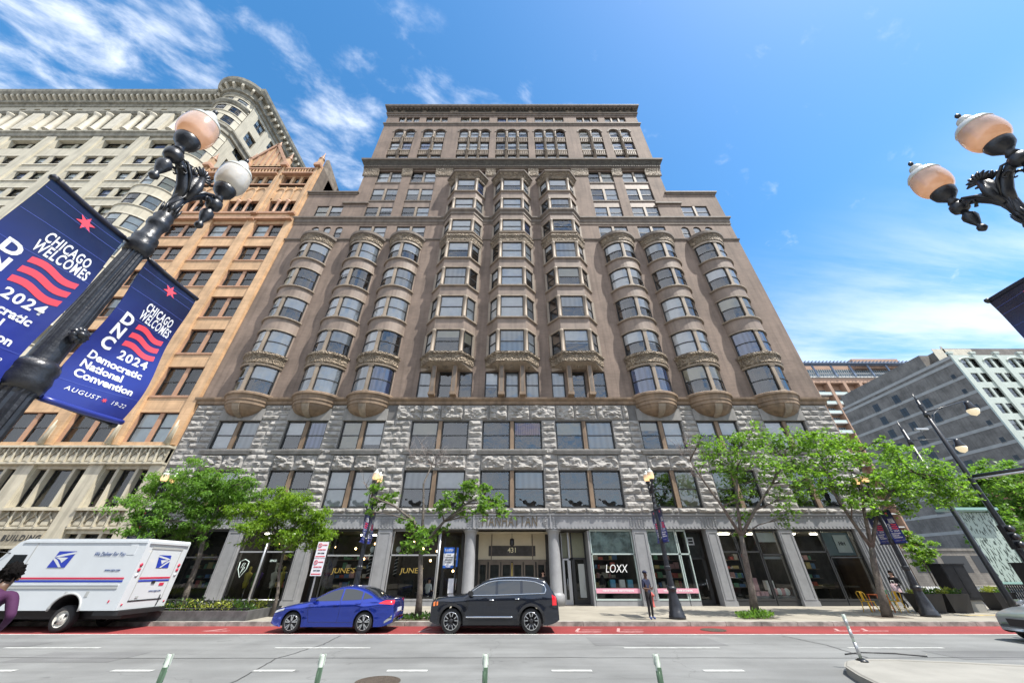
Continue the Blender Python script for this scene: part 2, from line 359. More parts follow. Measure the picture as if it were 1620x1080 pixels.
def split_glass(mb, gmats=None):
    """one mesh for frames and one for panes (glass, blind, room)"""
    a, b = MB(), MB()
    gset = {m.name for m in (m_glass, m_glass2, m_sglass, m_bw, m_bc, m_cu1, m_cu2, m_cu3, m_room)} | set(gmats or ())
    for f, mi, sm in zip(mb.f, mb.m, mb.sm):
        t = b if mb.mats[mi].name in gset else a
        t.face([mb.v[i] for i in f], mb.mats[mi], sm)
    return a.mesh('window'), b.mesh('pane')
def rock(mb, x0, x1, z0, z1, y, amp, seed, m=None, g=0.025, step=0.15):
    m = m or m_gran; x0 += g; x1 -= g; z0 += g; z1 -= g
    nx = max(3, int((x1 - x0) / step)); nz = max(3, int((z1 - z0) / (step * 0.75))); vs = []
    for j in range(nz + 1):
        for i in range(nx + 1):
            u, v = i / nx, j / nz; x = x0 + (x1 - x0) * u; z = z0 + (z1 - z0) * v
            e = min(u * (x1 - x0), (1 - u) * (x1 - x0), v * (z1 - z0), (1 - v) * (z1 - z0)); k = min(1, e / 0.05)
            n = mn.noise(Vector((x * 2.4 + seed * 3.7, seed * 1.3, z * 3.4)))
            rdg = 1 - abs(mn.noise(Vector((x * 1.9 + seed * 9.1, 5.0, z * 4.2 - seed)))) * 2.2
            h1 = mn.noise(Vector((seed * 5.3, .5, 1.1))) * .5
            d = 0.015 + k * amp * max(0.0, 0.30 + h1 + 0.8 * n + 0.55 * rdg + 0.35 * mn.noise(Vector((x * 11, z * 13, seed)))) if k > 0 else 0.0
            jx = jz = 0
            if 0 < i < nx and 0 < j < nz: jx = mn.noise(Vector((x * 9, z * 9, seed))) * 0.05; jz = mn.noise(Vector((z * 9, x * 9, seed + 7))) * 0.05
            vs.append((x + jx, y - max(0.0, d), z + jz))
    fs = []
    for j in range(nz):
        for i in range(nx):
            a = j * (nx + 1) + i
            if (i + j) % 2: fs += [(a, a + 1, a + nx + 2), (a, a + nx + 2, a + nx + 1)]
            else: fs += [(a, a + 1, a + nx + 1), (a + 1, a + nx + 2, a + nx + 1)]
    mb.idx(vs, fs, m)
    mb.box(x0, x1, y - 0.005, y + 0.1, z0, z1, m)
# ------------------------------------------------------------------ the big brown building
B = thing('apartment_building', 'brown brick building with rough grey granite base and rounded and angular bay windows', 'building', (0, 26, 0))
rng = random.Random(4)
GR = [(-22.7, -19.55), (-17.4, -14.3), (-13.1, -9.85), (-7.75, -3.35), (-2.27, 2.27), (3.35, 7.75), (9.85, 13.1), (14.3, 17.4), (19.55, 22.7)]
# brick wall above the granite
ops = []
WIN = []                       # xa, xb, za, zb, k, gap, arch
for c in (-5.55, 0, 5.55):
    for d in (-1.7, 0, 1.7): ops.append((c + d - 0.55, c + d + 0.55, 13.55, 15.95)); WIN.append((c + d - 0.55, c + d + 0.55, 13.55, 15.95, 1, .2, False))
for sgn in (-1, 1):
    for d in (-1.35, 0, 1.35):
        x = sgn * 20.95 + d; ops.append((x - .42, x + .42, 32.75, 34.6, True)); WIN.append((x - .42, x + .42, 32.75, 34.6, 1, .2, True))
    for a, b in ((9.85, 13.1), (14.25, 17.4)):
        a, b = sorted((sgn * a, sgn * b)); ops.append((a, b, 32.75, 34.7)); WIN.append((a, b, 32.75, 34.7, 2, .25, False))
    a, b = sorted((sgn * 20.15, sgn * 23.3)); ops.append((a, b, 36.35, 38.4)); WIN.append((a, b, 36.35, 38.4, 2, .25, False))
mb = MB()
wall(mb, -25, 25, 13.3, 36.2, 0, ops, m_brick, 0.3, m_brick)
for s in (-1, 1):
    a, b = sorted((s * 19.2, s * 25)); wall(mb, a, b, 36.2, 41.0, 0, ops, m_brick, 0.3)
# tower: channels with recessed windows
ch = []
for s in (-1, 1):
    for a, b in ((9.85, 13.1), (14.25, 17.45)): ch.append(tuple(sorted((s * a, s * b))) + (36.3, 45.75))
for c in (-5.55, 0, 5.55): ch.append((c - 2.15, c + 2.15, 43.4, 45.75))
top = []
pairs = [(14.35, 15.65), (15.95, 17.25), (9.9, 11.25), (11.65, 13.0), (3.35, 4.55), (4.9, 6.1), (6.45, 7.65)]
cols = [tuple(sorted((s * a, s * b))) for s in (-1, 1) for a, b in pairs] + [(-2.2, -1.0), (-0.6, 0.6), (1.0, 2.2)]
for a, b in cols: top.append((a - .12, b + .12, 47.95, 56.65, True))
f15 = [(-17.4, -14.2), (-13.2, -9.85), (-7.9, -3.45), (-2.25, 2.25), (3.45, 7.9), (9.85, 13.2), (14.2, 17.4)]
for a, b in f15: top.append((a, b, 58.95, 60.4))
wall(mb, -19.2, 19.2, 36.2, 63.0, 0, ch + top, m_brick, 0.42, m_brick)
for x in (-25, 25): mb.box(x - .01, x + .01, 0.002, 24, 0.1, 41.2, m_brick)
for x in (-19.2, 19.2): mb.box(x - .01, x + .01, 0.002, 24, 36.2, 63.2, m_brick)
mb.box(-24.9, 24.9, 1.5, 24, 36, 40.6, m_string); mb.box(-19.1, 19.1, 1.5, 24, 41, 62.9, m_string); mb.box(-24.9, 24.9, 5.5, 24, 0.1, 36, m_string); mb.box(-24.9, 24.9, 1.5, 5.5, 5.5, 36, m_string)
mb.build('wall', B)
for xa, xb, za, zb, k, gap, ar in WIN: window(B, xa + .02, xb - .02, za + .02, zb - .02, 0.07, rng, k, gap)
# recessed bays of the tower, floors 9-11
mb = MB(); levels = [(36.35, 38.35), (39.7, 42.0), (43.45, 45.6)]
for a, b, z0, z1 in ch:
    zl = [l for l in levels if l[0] >= z0 - .2]
    for (p, q), nx in zip(zl, zl[1:]):
        mb = MB(); mb.box(a + .002, b - .002, 0.12, 0.4, q + .003, nx[0] - .003, m_terra)
        mb.box(a + .002, b - .002, 0.03, 0.4, nx[0] - .28, nx[0] - .08, m_string); mb.build('spandrel', B)
    for p, q in zl: window(B, a + .02, b - .02, p, q, 0.14, rng, 2 if b - a < 4 else 3, .25)
# capitals under the main cornice
for a, b in ((17.4, 19.35), (13.05, 14.3), (7.75, 9.9), (2.15, 3.4)):
    for s in (-1, 1):
        x0, x1 = sorted((s * a, s * b)); mb = MB(); mb.sweep([(x0 - .05, 0), (x1 + .05, 0)], [(0.02, 44.5), (0.12, 44.7), (0.16, 45.3), (0.3, 45.9), (0.02, 45.9)], m_orn, caps=True); mb.build('capital', B)
# floors 12-14
for a, b in cols:
    for za, zb in ((48.0, 49.75), (51.2, 53.15)): window(B, a, b, za, zb, 0.3, rng, 1) if False else None
groups = [(-17.25, -14.35, 2), (-13.0, -9.9, 2), (-7.65, -3.35, 3), (-2.2, 2.2, 3), (3.35, 7.65, 3), (9.9, 13.0, 2), (14.35, 17.25, 2)]
mb = MB()
for a, b, k in groups:
    gap = 0.3 if abs(a) > 13.5 or b > 14 else 0.4
    if k == 3: gap = 0.35 if abs(a + b) > 1 else 0.4
    for za, zb in ((48.0, 49.8), (51.2, 53.2), (54.55, 56.55)):
        window(B, a, b, za, zb, 0.18, rng, k, gap, mull=m_tan, proud=0.1)
for a, b in cols:
    for za, zb in ((49.85, 51.15), (53.25, 54.5)):
        mb.box(a - .1, b + .1, 0.14, 0.4, za, zb, m_orn); mb.box(a - .1, b + .1, 0.05, 0.38, zb - .2, zb - .01, m_tan); mb.box(a - .1, b + .1, 0.05, 0.38, za + .01, za + .14, m_string)
        for q in range(5):
            x = a + (b - a) * (q + .5) / 5; mb.box(x - .06, x + .06, 0.07, 0.2, za + .25, zb - .3, m_tan)
    c, r = (a + b) / 2, (b - a) / 2 + .12
    arc = [(c - (r + .0) * math.cos(PI * i / 10), 56.65 - r + r * math.sin(PI * i / 10)) for i in range(11)]
    arc2 = [(c - (r + .2) * math.cos(PI * i / 10), 56.65 - r + (r + .2) * math.sin(PI * i / 10)) for i in range(11)]
    for i in range(10):
        p = [arc[i], arc2[i], arc2[i + 1], arc[i + 1]]
        mb.idx([(x, -.07, z) for x, z in p] + [(x, .03, z) for x, z in p], [(0, 1, 2, 3), (0, 4, 5, 1), (1, 5, 6, 2), (2, 6, 7, 3), (3, 7, 4, 0)], m_string)
mb.build('ornament_panel', B)
for a, b, k in groups:
    cc = sorted(c for c in cols if c[0] >= a - .01 and c[1] <= b + .01)
    for p, q in zip(cc, cc[1:]):
        x = (p[1] + q[0]) / 2
        mb = MB(); mb.lathe([(.13, 0), (.13, 7.3), (.2, 7.5), (.2, 7.65)], m_tan, 8, (x, -.06, 48.0))
        for z in (50.6, 54.0): mb.lathe([(.13, 0), (.22, .12), (.2, .4), (.13, .5)], m_orn, 8, (x, -.06, z))
        mb.build('colonnette', B)
for a, b in f15: window(B, a + .02, b - .02, 58.97, 60.38, 0.2, rng, 3, .2, two=False, proud=.15)
# string courses and cornices
def cornice(name, x0, x1, prof, m, parent=B, y=0, depth=24, cuts=None):
    mb = MB(); pts = [(x0, y + 2), (x0, y), (x1, y), (x1, y + 2)]
    mb.sweep(pts, prof, m, closed=True); return mb
mb = cornice('c', -19.2, 19.2, [(0, 60.7), (.1, 60.75), (.14, 60.95), (.14, 61.05), (.3, 61.15), (.32, 61.25), (.02, 61.26)], m_string)
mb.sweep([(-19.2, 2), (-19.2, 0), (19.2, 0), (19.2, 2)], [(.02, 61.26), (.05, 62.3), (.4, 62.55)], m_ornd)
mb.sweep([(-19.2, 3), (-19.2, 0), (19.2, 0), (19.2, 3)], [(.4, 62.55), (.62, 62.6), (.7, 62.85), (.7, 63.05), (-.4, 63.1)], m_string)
for i in range(64):
    x = -18.9 + i * 0.6; mb.box(x, x + .3, -.46, -.1, 62.33, 62.5, m_string)
for x in (-18.2, -17.0, -13.7, -8.7, -9.4, -2.9, 2.9, 8.7, 9.4, 13.7, 17.0, 18.2):
    mb.lathe([(.05, 0), (.3, .03), (.34, .1), (.2, .16), (.05, .2)], m_orn, 12, (x, -.05, 61.8), axis='y') if False else mb.idx([(x + .33 * math.cos(a * PI / 6), -.12 - .1 * (a % 2), 61.8 + .33 * math.sin(a * PI / 6)) for a in range(12)] + [(x, -.28, 61.8)], [(a, (a + 1) % 12, 12) for a in range(12)], m_orn)
mb.build('top_cornice', B)
mb = cornice('s', -19.2, 19.2, [(0, 57.7), (.06, 57.75), (.08, 58.0), (.22, 58.12), (.22, 58.3), (0, 58.4)], m_string)
mb.build('string_course', B)
mb = MB(); P = [(-19.2, 2), (-19.2, 0), (19.2, 0), (19.2, 2)]
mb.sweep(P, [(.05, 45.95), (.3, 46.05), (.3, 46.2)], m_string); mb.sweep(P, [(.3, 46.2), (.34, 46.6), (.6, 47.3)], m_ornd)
mb.sweep(P, [(.6, 47.3), (.72, 47.35), (.75, 47.6), (0, 47.7)], m_string)
for i in range(128):
    x = -19.4 + i * 0.305; mb.box(x, x + .15, -.42, -.2, 46.22, 46.36, m_string)
mb.build('main_cornice', B)
for x0, x1 in ((-25, -19.15), (19.15, 25)):
    mb = MB(); mb.sweep([(x0, 2), (x0, 0), (x1, 0), (x1, 2)], [(0, 40.55), (.1, 40.6), (.12, 40.8), (.25, 40.85), (.25, 41.05), (-.3, 41.1)], m_string)
    xa = min(abs(x0), abs(x1)); s = 1 if x0 > 0 else -1
    mb.box(s * (xa - 1.9), s * (xa + 1.25), -.2, .02, 38.75, 38.98, m_string)
    mb.box(s * (xa - .05), s * (xa + 1.1), -.14, .02, 38.98, 47, m_brick) if False else None
    mb.build('wing_cornice', B)
def round_plan(c, w=1.68, p=1.12, n=14):
    Rr = (w * w + p * p) / (2 * p); a0 = math.asin(w / Rr)
    return [(c + Rr * math.sin(-a0 + 2 * a0 * i / n), Rr - p - Rr * math.cos(-a0 + 2 * a0 * i / n) + 0.0) for i in range(n + 1)]
def poly_plan(c, w=2.2, f=1.27, p=1.12): return [(c - w, 0), (c - f, -p), (c + f, -p), (c + w, 0)]
RC = [-21.2, -15.85, -11.5, 11.5, 15.85, 21.2]; PC = [-5.55, 0, 5.55]
# strings that run between and around the bays
def string_line(zprof, m, z0w, around, name, x0=-25, x1=25):
    mb = MB(); pts = [(x0, 2), (x0, 0)]
    for c, plan in around: pts += plan
    pts += [(x1, 0), (x1, 2)]; mb.sweep(pts, zprof, m); mb.build(name, B)
polys = [(c, poly_plan(c)) for c in PC]
string_line([(0, 35.3), (.1, 35.35), (.1, 35.75), (.28, 35.95), (.28, 36.15), (-.02, 36.22)], m_string, 35, polys, 'string_course')
string_line([(0, 35.0), (.08, 35.02), (.08, 35.15), (0, 35.16)], m_string, 35, [], 'string_course')
rounds = [(c, round_plan(c)) for c in RC]
string_line([(0, 32.3), (.1, 32.35), (.14, 32.5), (0, 32.58)], m_string, 32, sorted(rounds + polys), 'string_course')
string_line([(0, 12.95), (.12, 13.0), (.14, 13.2), (.3, 13.35), (.32, 13.5), (-.05, 13.56)], m_corb, 13, [], 'string_course')
FL = [(13.62, 16.0), (17.25, 19.5), (20.95, 23.3), (24.7, 27.05), (28.45, 30.75)]
PF = [(17.2, 19.5), (20.9, 23.35), (24.7, 27.05), (28.4, 30.75), (32.3, 34.4), (36.1, 38.25), (39.65, 42.05)]
def band(mb, pts, zb, zt, m, cap=True):
    mb.sweep(pts, [(.02, zb), (.02, zt - .2), (.12, zt - .14), (.14, zt - .02), (-.3, zt), (-.5, zt), (-.5, zb), (-.05, zb)], m, closed=True)
    mb.sweep(pts, [(.02, zb), (.08, zb + .01), (.08, zb + .12), (.02, zb + .14)], m_tan)
    mb.sweep(pts, [(.12, zt - .16), (.19, zt - .12), (.19, zt - .03), (.1, zt)], m_tan)
for bi, c in enumerate(RC):
    pts = round_plan(c); T = thing  # bay window column
    mb = MB()
    for (a0, b0), (a1, b1) in zip(FL, FL[1:]):
        if a1 > 17 and a1 < 18: continue
        band(mb, pts, b0, a1, m_terra)
    mb.sweep(pts, [(.02, 16.0), (.02, 17.2), (-.5, 17.25), (-.5, 16.0)], m_terra, closed=True)
    mb.sweep(pts, [(.06, 30.75), (.06, 31.05), (.0, 31.05)], m_tan); mb.sweep(pts, [(0, 30.75), (-.5, 30.75), (-.5, 32)], m_tan)
    mb.sweep(pts, [(.22, 31.85), (.34, 31.95), (.36, 32.25), (.0, 32.5), (-.6, 32.55), (-1.3, 32.6)], m_string)
    for a, b in ((0, .03), (.97, 1)): mb.sweep(subline(pts, a, b), [(.0, 13.6), (.0, 32), (-.35, 32), (-.35, 13.6)], m_terra, closed=True, caps=True)
    bay = mb.build('bay_window', B)
    mb = MB(); mb.sweep(pts, [(.06, 16.15), (.16, 16.3), (.1, 16.4), (.12, 16.85), (.26, 17.0), (.26, 17.2), (-.1, 17.27)], m_orn); mb.sweep(pts, [(.03, 16.0), (.1, 16.03), (.12, 16.14), (.06, 16.15)], m_tan)
    mb.build('frieze', bay)
    mb = MB(); mb.sweep(pts, [(.03, 31.05), (.12, 31.1), (.16, 31.7), (.24, 31.85)], m_orn); mb.build('frieze', bay)
    mb = MB()
    def sc(k): return [(c + (x - c) * k, y * k) for x, y in pts]
    prof = [(1.12, 13.66), (1.16, 13.6), (1.16, 13.45), (1.07, 13.36), (1.03, 13.15), (1.03, 13.0), (.98, 12.95), (.98, 12.72), (.93, 12.68), (.88, 12.5), (.76, 12.28), (.58, 12.1), (.38, 11.98), (.18, 11.92), (.05, 11.9)]
    vs = []; fs = []; n = len(pts)
    for k, z in prof: vs += [(x, y - .02, z) for x, y in sc(k)]
    for j in range(len(prof) - 1):
        for i in range(n - 1): fs.append((j * n + i, j * n + i + 1, (j + 1) * n + i + 1, (j + 1) * n + i))
    fs.append(tuple(range(n)))
    mb.idx(vs, fs, m_corb)
    mid = [(k, z) for k, z in prof if z < 12.8]
    vs = []
    for k, z in mid: yy = -1.12 * k - .06; vs += [(c - .16 - .12 * k, yy, z - .05), (c + .16 + .12 * k, yy, z - .05), (c + .16 + .12 * k, yy + .3, z + .1), (c - .16 - .12 * k, yy + .3, z + .1)]
    fs = []
    for j in range(len(mid) - 1):
        for q in range(4): fs.append((j * 4 + q, j * 4 + (q + 1) % 4, j * 4 + 4 + (q + 1) % 4, j * 4 + 4 + q))
    mb.idx(vs, fs, m_tan); mb.build('corbel', bay)
    for fi, (za, zb) in enumerate(FL):
        for h in (0, 1):
            seg = subline(pts, 0.03 if h == 0 else 0.53, 0.47 if h == 0 else 0.97); wm = MB()
            bl = None
            if (bi, fi) in ((5, 1), (3, 0), (0, 9)): bl = [(m_cu2, 1)]
            if (bi, fi) in ((4, 0),): bl = [(m_bc, .5)]
            ribbon(wm, seg, za, zb, rng, depth=.75, bl=bl); wm.build('window', bay)
        for p in (0.5,):
            mm = MB(); q = subline(pts, p - .03, p + .03); mm.sweep(q, [(.1, za), (.1, zb), (-.25, zb), (-.25, za)], m_tan, closed=True, caps=True)
            mm.sweep(subline(pts, p - .05, p + .05), [(.13, zb - .16), (.16, zb - .02), (0, zb)], m_tan, caps=True); mm.sweep(subline(pts, p - .05, p + .05), [(.13, za + .02), (.13, za + .14), (0, za + .18)], m_tan, caps=True); mm.build('mullion', bay)
for bi, c in enumerate(PC):
    pts = poly_plan(c); mb = MB()
    for (a0, b0), (a1, b1) in zip(PF, PF[1:]): band(mb, pts, b0, a1, m_terra)
    for a, b in ((0, .02), (.98, 1)): mb.sweep(subline(pts, a, b), [(.0, 17.2), (.0, 42.1), (-.3, 42.1), (-.3, 17.2)], m_terra, closed=True, caps=True)
    bay = mb.build('bay_window', B)
    mb = MB(); mb.sweep(pts, [(.03, 30.9), (.1, 30.95), (.14, 31.45), (.24, 31.6), (.24, 31.85), (.05, 31.9)], m_orn); mb.build('frieze', bay)
    mb = MB(); mb.sweep(pts, [(.05, 42.1), (.12, 42.15), (.14, 42.5), (.42, 43.0)], m_orn); mb.sweep(pts, [(-.5, 42.05), (.05, 42.08)], m_tan)
    mb.sweep(pts, [(.42, 43.0), (.55, 43.05), (.58, 43.25), (.1, 43.5), (-1.1, 43.9)], m_string)
    for i in range(26):
        u = (i + .5) / 26; (x, y) = subline(pts, u - .001, u)[1]; mb.box(x - .05, x + .05, y - .3, y - .12, 42.72, 42.9, m_tan)
    mb.build('cap_cornice', bay)
    mb = MB(); mb.sweep(pts, [(.05, 16.3), (.1, 16.35), (.12, 16.95), (.24, 17.05), (.26, 17.2), (-.1, 17.26)], m_orn)
    i = len(mb.v); low = [(x, y - .04, 16.3) for x, y in pts]; lo2 = [(c - 2.15, 0.0, 15.98), (c - 1.1, -.35, 15.98), (c + 1.1, -.35, 15.98), (c + 2.15, 0, 15.98)]
    mb.idx(low + lo2, [(0, 1, 5, 4), (1, 2, 6, 5), (2, 3, 7, 6), (4, 5, 6, 7)], m_tan)
    for dx, zz in ((-1.45, 16.1), (0, 16.1), (1.45, 16.1)):
        yy = -.65 if dx == 0 else -.5
        mb.idx([(c + dx + .2 * math.cos(a * PI / 4), yy + .15 * math.sin(a * PI / 4), 16.18) for a in range(8)] + [(c + dx, yy, 15.9)], [(a, (a + 1) % 8, 8) for a in range(8)], m_orn)
    mb.build('frieze', bay)
    mb = MB()
    for d in (-.85, .85):
        mb.box(c + d - .2, c + d + .2, -.8, -.38, 13.55, 16.29, m_corb); mb.box(c + d - .12, c + d + .12, -.805, -.7, 13.8, 16.1, m_string)
        mb.box(c + d - .25, c + d + .25, -.86, -.3, 13.52, 13.75, m_corb)
        mb.box(c + d - .3, c + d + .3, -.05, .3, 13.52, 16, m_brick) if False else None
    mb.build('pillar', bay)
    segs = [(pts[0], pts[1]), (pts[1], pts[2]), (pts[2], pts[3])]
    for fi, (za, zb) in enumerate(PF):
        for si, sg in enumerate(segs):
            L = math.hypot(sg[1][0] - sg[0][0], sg[1][1] - sg[0][1]); e = .2 / L
            wm = MB(); ribbon(wm, subline(list(sg), e * (1.1 if si != 1 else 1.2), 1 - e * (1.1 if si != 1 else 1.2)), za, zb, rng, depth=.7); wm.build('window', bay)
        for (px_, py_), dx in ((pts[1], .04), (pts[2], -.04)):
            mm = MB(); mm.tube([(px_ + dx, py_ + .05, za), (px_ + dx, py_ + .05, za + .15), (px_ + dx, py_ + .05, za + .2), (px_ + dx, py_ + .05, zb - .25), (px_ + dx, py_ + .05, zb - .12), (px_ + dx, py_ + .05, zb)], [.2, .2, .15, .15, .21, .21], m_tan, 10)
            s2 = 1 if px_ < c else -1
            mm.box(px_ + s2 * .02, px_ + s2 * .26, py_ + .02, py_ + .2, za, zb, m_tan); mm.build('mullion', bay)
        for p, q in ((pts[0], pts[1]), (pts[3], pts[2])):
            mm = MB(); a = Vector((*p, 0)); d = (Vector((*q, 0)) - a).normalized(); pp = a + d * .12 + Vector((0, .04, 0))
            mm.bar((pp.x, pp.y, za), (pp.x, pp.y, zb), .24, .24, m_tan)
            mm.build('mullion', bay)
# ------------------------------------------------------------------ granite base
mb = MB(); gops = []
for a, b in GR: gops += [(a, b, 5.5, 7.95), (a, b, 9.45, 11.65)]
wall(mb, -25, 25, 5.1, 13.3, 0, gops, m_gran2, 0.42, m_smooth)
seed = 0
edges = [-25] + [e for g in GR for e in g] + [25]
for pi in range(0, len(edges), 2):
    a, b = edges[pi], edges[pi + 1]
    for z0, z1, nc in ((5.45, 9.08, 8), (9.08, 11.68, 6), (11.68, 12.93, 3 if abs((a + b) / 2) > 9.5 or pi in (0,) else 0)):
        for j in range(nc):
            za = z0 + (z1 - z0) * j / nc; zb = z0 + (z1 - z0) * (j + 1) / nc; seed += 1
            aa = a; bb = b
            if abs((a + b) / 2) < 9 and False: pass
            if b - a > 1.6:
                r_ = random.Random(seed); cutx = a + (b - a) * (0.36 if j % 2 else 0.62)
                for p, q in ((aa, cutx), (cutx, bb)): rock(mb, p, q, za, zb, 0, 0.12, seed); seed += 1
            else: rock(mb, aa, bb, za, zb, 0, 0.12, seed)
for a, b in GR:
    m_ = (a + b) / 2
    for p, q in ((a, m_), (m_, b)): rock(mb, p, q, 7.98, 9.02, 0, 0.26, seed); seed += 1
x = -9.1
while x < 9.0:
    wd = 1.45 + (seed % 3) * .3; x2 = min(9.15, x + wd); rock(mb, x, x2, 11.72, 12.93, 0, 0.24, seed, step=.13); seed += 1; x = x2
for a, b in GR:
    if abs(a + b) / 2 > 9.5: mb.box(a - .1, b + .1, -.1, .02, 11.66, 12.6, m_smooth)
mb.build('granite_base', B)
for a, b in GR:
    mb = MB(); mb.sweep([(a - .06, .1), (a - .06, 0), (b + .06, 0), (b + .06, .1)], [(0, 9.05), (.16, 9.08), (.18, 9.2), (.24, 9.25), (.26, 9.36), (.0, 9.46), (-.3, 9.46)], m_smooth); mb.build('window_ledge', B)
mb = MB()
rk = 0
for i in range(40):
    rock(mb, -25 + i * 1.25, -25 + (i + 1) * 1.25, 5.16, 5.46, -.12, 0.16, 500 + i, m_gran, .005, .12)
mb.box(-25, 25, -.14, .3, 5.12, 5.45, m_gran2)
mb.build('stone_band', B)
for gi, (a, b) in enumerate(GR):
    mid = (a + b) / 2
    for za, zb in ((5.5, 7.95), (9.45, 11.65)):
        for h, (p, q) in enumerate(((a, mid - .14), (mid + .14, b))):
            bl = None
            if za < 6: bl = [(m_bc, .0001)] if rng.random() < .45 else [(m_cu1, .5)] if rng.random() < .5 else None
            if gi == 4 and za > 6: bl = [(m_cu3, .45)] if h else [(m_bw, .0001)]
            window(B, p + .02, q - .02, za + .02, zb - .02, 0.13, rng, 1, bl=bl, fr=.09)
for a, b in GR:
    mid = (a + b) / 2
    for za, zb in ((5.5, 7.95), (9.45, 11.65)): mb = MB(); mb.box(mid - .14, mid + .14, .05, .4, za, zb, m_corb); mb.build('window_mullion', B)
# ------------------------------------------------------------------ lettering
def text_mesh(s, size, depth=0.004, bold=0.0, shear=0.0, spacing=1.0, align='CENTER', xs=1.0):
    cu = bpy.data.curves.new('lettering', 'FONT'); cu.body = s; cu.size = size; cu.extrude = depth; cu.offset = bold; cu.shear = shear
    cu.space_character = spacing; cu.align_x = align; cu.align_y = 'CENTER'; cu.resolution_u = 3
    o = bpy.data.objects.new('lettering', cu); COL.objects.link(o)
    dg = bpy.context.evaluated_depsgraph_get(); me = bpy.data.meshes.new_from_object(o.evaluated_get(dg)); bpy.data.objects.remove(o); bpy.data.curves.remove(cu)
    if xs != 1.0:
        for v in me.vertices: v.co.x *= xs
    return me
def put_text(s, size, m, parent, loc, rot=(PI / 2, 0, 0), name='lettering', **kw):
    me = text_mesh(s, size, **kw); me.materials.clear(); me.materials.append(m)
    return link(name, me, parent, loc, rot)
# ------------------------------------------------------------------ ground, road, pavement
def asphalt(name, col, cracks=True):
    m = bpy.data.materials.new(name); m.use_nodes = True; t = m.node_tree; p = t.nodes['Principled BSDF']; p.inputs['Roughness'].default_value = 0.85
    tcx = N(t, 'ShaderNodeTexCoord')
    def nz(sc, det, rg=0.6, mp=None):
        n = N(t, 'ShaderNodeTexNoise'); n.inputs['Scale'].default_value = sc; n.inputs['Detail'].default_value = det; n.inputs['Roughness'].default_value = rg
        src = tcx.outputs['Object']
        if mp: q = N(t, 'ShaderNodeMapping'); q.inputs['Scale'].default_value = mp; t.links.new(src, q.inputs[0]); src = q.outputs[0]
        t.links.new(src, n.inputs['Vector']); return n.outputs[0]
    a = smooth_(t, nz(0.35, 6), 0.35, 0.65, 0.86, 1.1)
    b_ = smooth_(t, nz(1.0, 5, .6, (0.12, 1.6, 1)), 0.3, 0.7, 0.9, 1.08)       # wheel tracks along the street
    c_ = smooth_(t, nz(60, 2), 0.3, 0.7, 0.9, 1.1)
    st = math_(t, 'MULTIPLY', smooth_(t, nz(1.3, 7, .7), 0.62, 0.70, 1.0, 0.70), smooth_(t, nz(.55, 4, .5, (.35, 1, 1)), .55, .62, 1.0, .9))                     # oil stains
    f = math_(t, 'MULTIPLY', math_(t, 'MULTIPLY', a, b_), math_(t, 'MULTIPLY', c_, st))
    if cracks:
        v = N(t, 'ShaderNodeTexVoronoi', feature='DISTANCE_TO_EDGE'); v.inputs['Scale'].default_value = 0.16
        q = N(t, 'ShaderNodeVectorMath', operation='ADD'); nn = N(t, 'ShaderNodeTexNoise'); nn.inputs['Scale'].default_value = 1.2; nn.inputs['Detail'].default_value = 5
        t.links.new(tcx.outputs['Object'], nn.inputs['Vector']); t.links.new(tcx.outputs['Object'], q.inputs[0]); t.links.new(nn.outputs['Color'], q.inputs[1])
        t.links.new(q.outputs[0], v.inputs['Vector'])
        f = math_(t, 'MULTIPLY', f, smooth_(t, v.outputs['Distance'], 0.0, 0.004, 0.8, 1.0))
    s = N(t, 'ShaderNodeVectorMath', operation='SCALE'); s.inputs[0].default_value = col; t.links.new(f, s.inputs['Scale']); t.links.new(s.outputs[0], p.inputs['Base Color'])
    bn = N(t, 'ShaderNodeBump'); bn.inputs['Strength'].default_value = 0.4; bn.inputs['Distance'].default_value = 0.01; t.links.new(nz(90, 2), bn.inputs['Height']); t.links.new(bn.outputs[0], p.inputs['Normal'])
    return m
m_road = asphalt('worn_grey_asphalt', (0.185, 0.19, 0.187))
m_red = asphalt('red_bus_lane_paint', (0.235, 0.03, 0.03), False)
m_walk = M('concrete_pavement', (0.285, 0.262, 0.215), 0.85, var=0.14, vs=0.7, brick=(1.6, 1.6, 0.012, (0.17, 0.16, 0.14), 0.05), bump=0.2)
m_walkc = M('pale_concrete', (0.27, 0.262, 0.235), 0.85, var=0.12, vs=0.8, bump=0.2, bs=40, bd=0.005)
m_kerb = M('weathered_kerb_stone', (0.26, 0.25, 0.225), 0.9, var=0.45, vs=2.2, bump=0.5, bs=14)
m_yel = M('worn_yellow_paint', (0.62, 0.43, 0.06), 0.8, var=0.35, vs=4)
m_white = M('worn_white_road_paint', (0.50, 0.51, 0.49), 0.8, var=0.2, vs=5)
m_gr = M('distant_ground', (0.16, 0.155, 0.15), 0.95, var=0.2, vs=0.1)
def sheet(name, polyg, z, m, label=None):
    mb = MB(); mb.face([(x, y, z) for x, y in polyg], m); o = mb.build(name); tag(o, kind='structure'); return o
def rect(x0, x1, y0, y1): return [(x0, y0), (x1, y0), (x1, y1), (x0, y1)]
sheet('ground', rect(-1500, 1500, -600, 1800), -0.03, m_gr)
sheet('road', rect(-160, 160, -8, 18.72), 0.0, m_road)
sheet('cross_street', rect(34, 62, 18.72, 300), 0.0, m_road)
sheet('bus_lane', rect(-90, 30, 16.62, 18.70), 0.005, m_red)
m_patch = asphalt('patched_asphalt', (0.155, 0.158, 0.158), False); m_tar = M('tar_seal', (.045, .045, .047), .6)
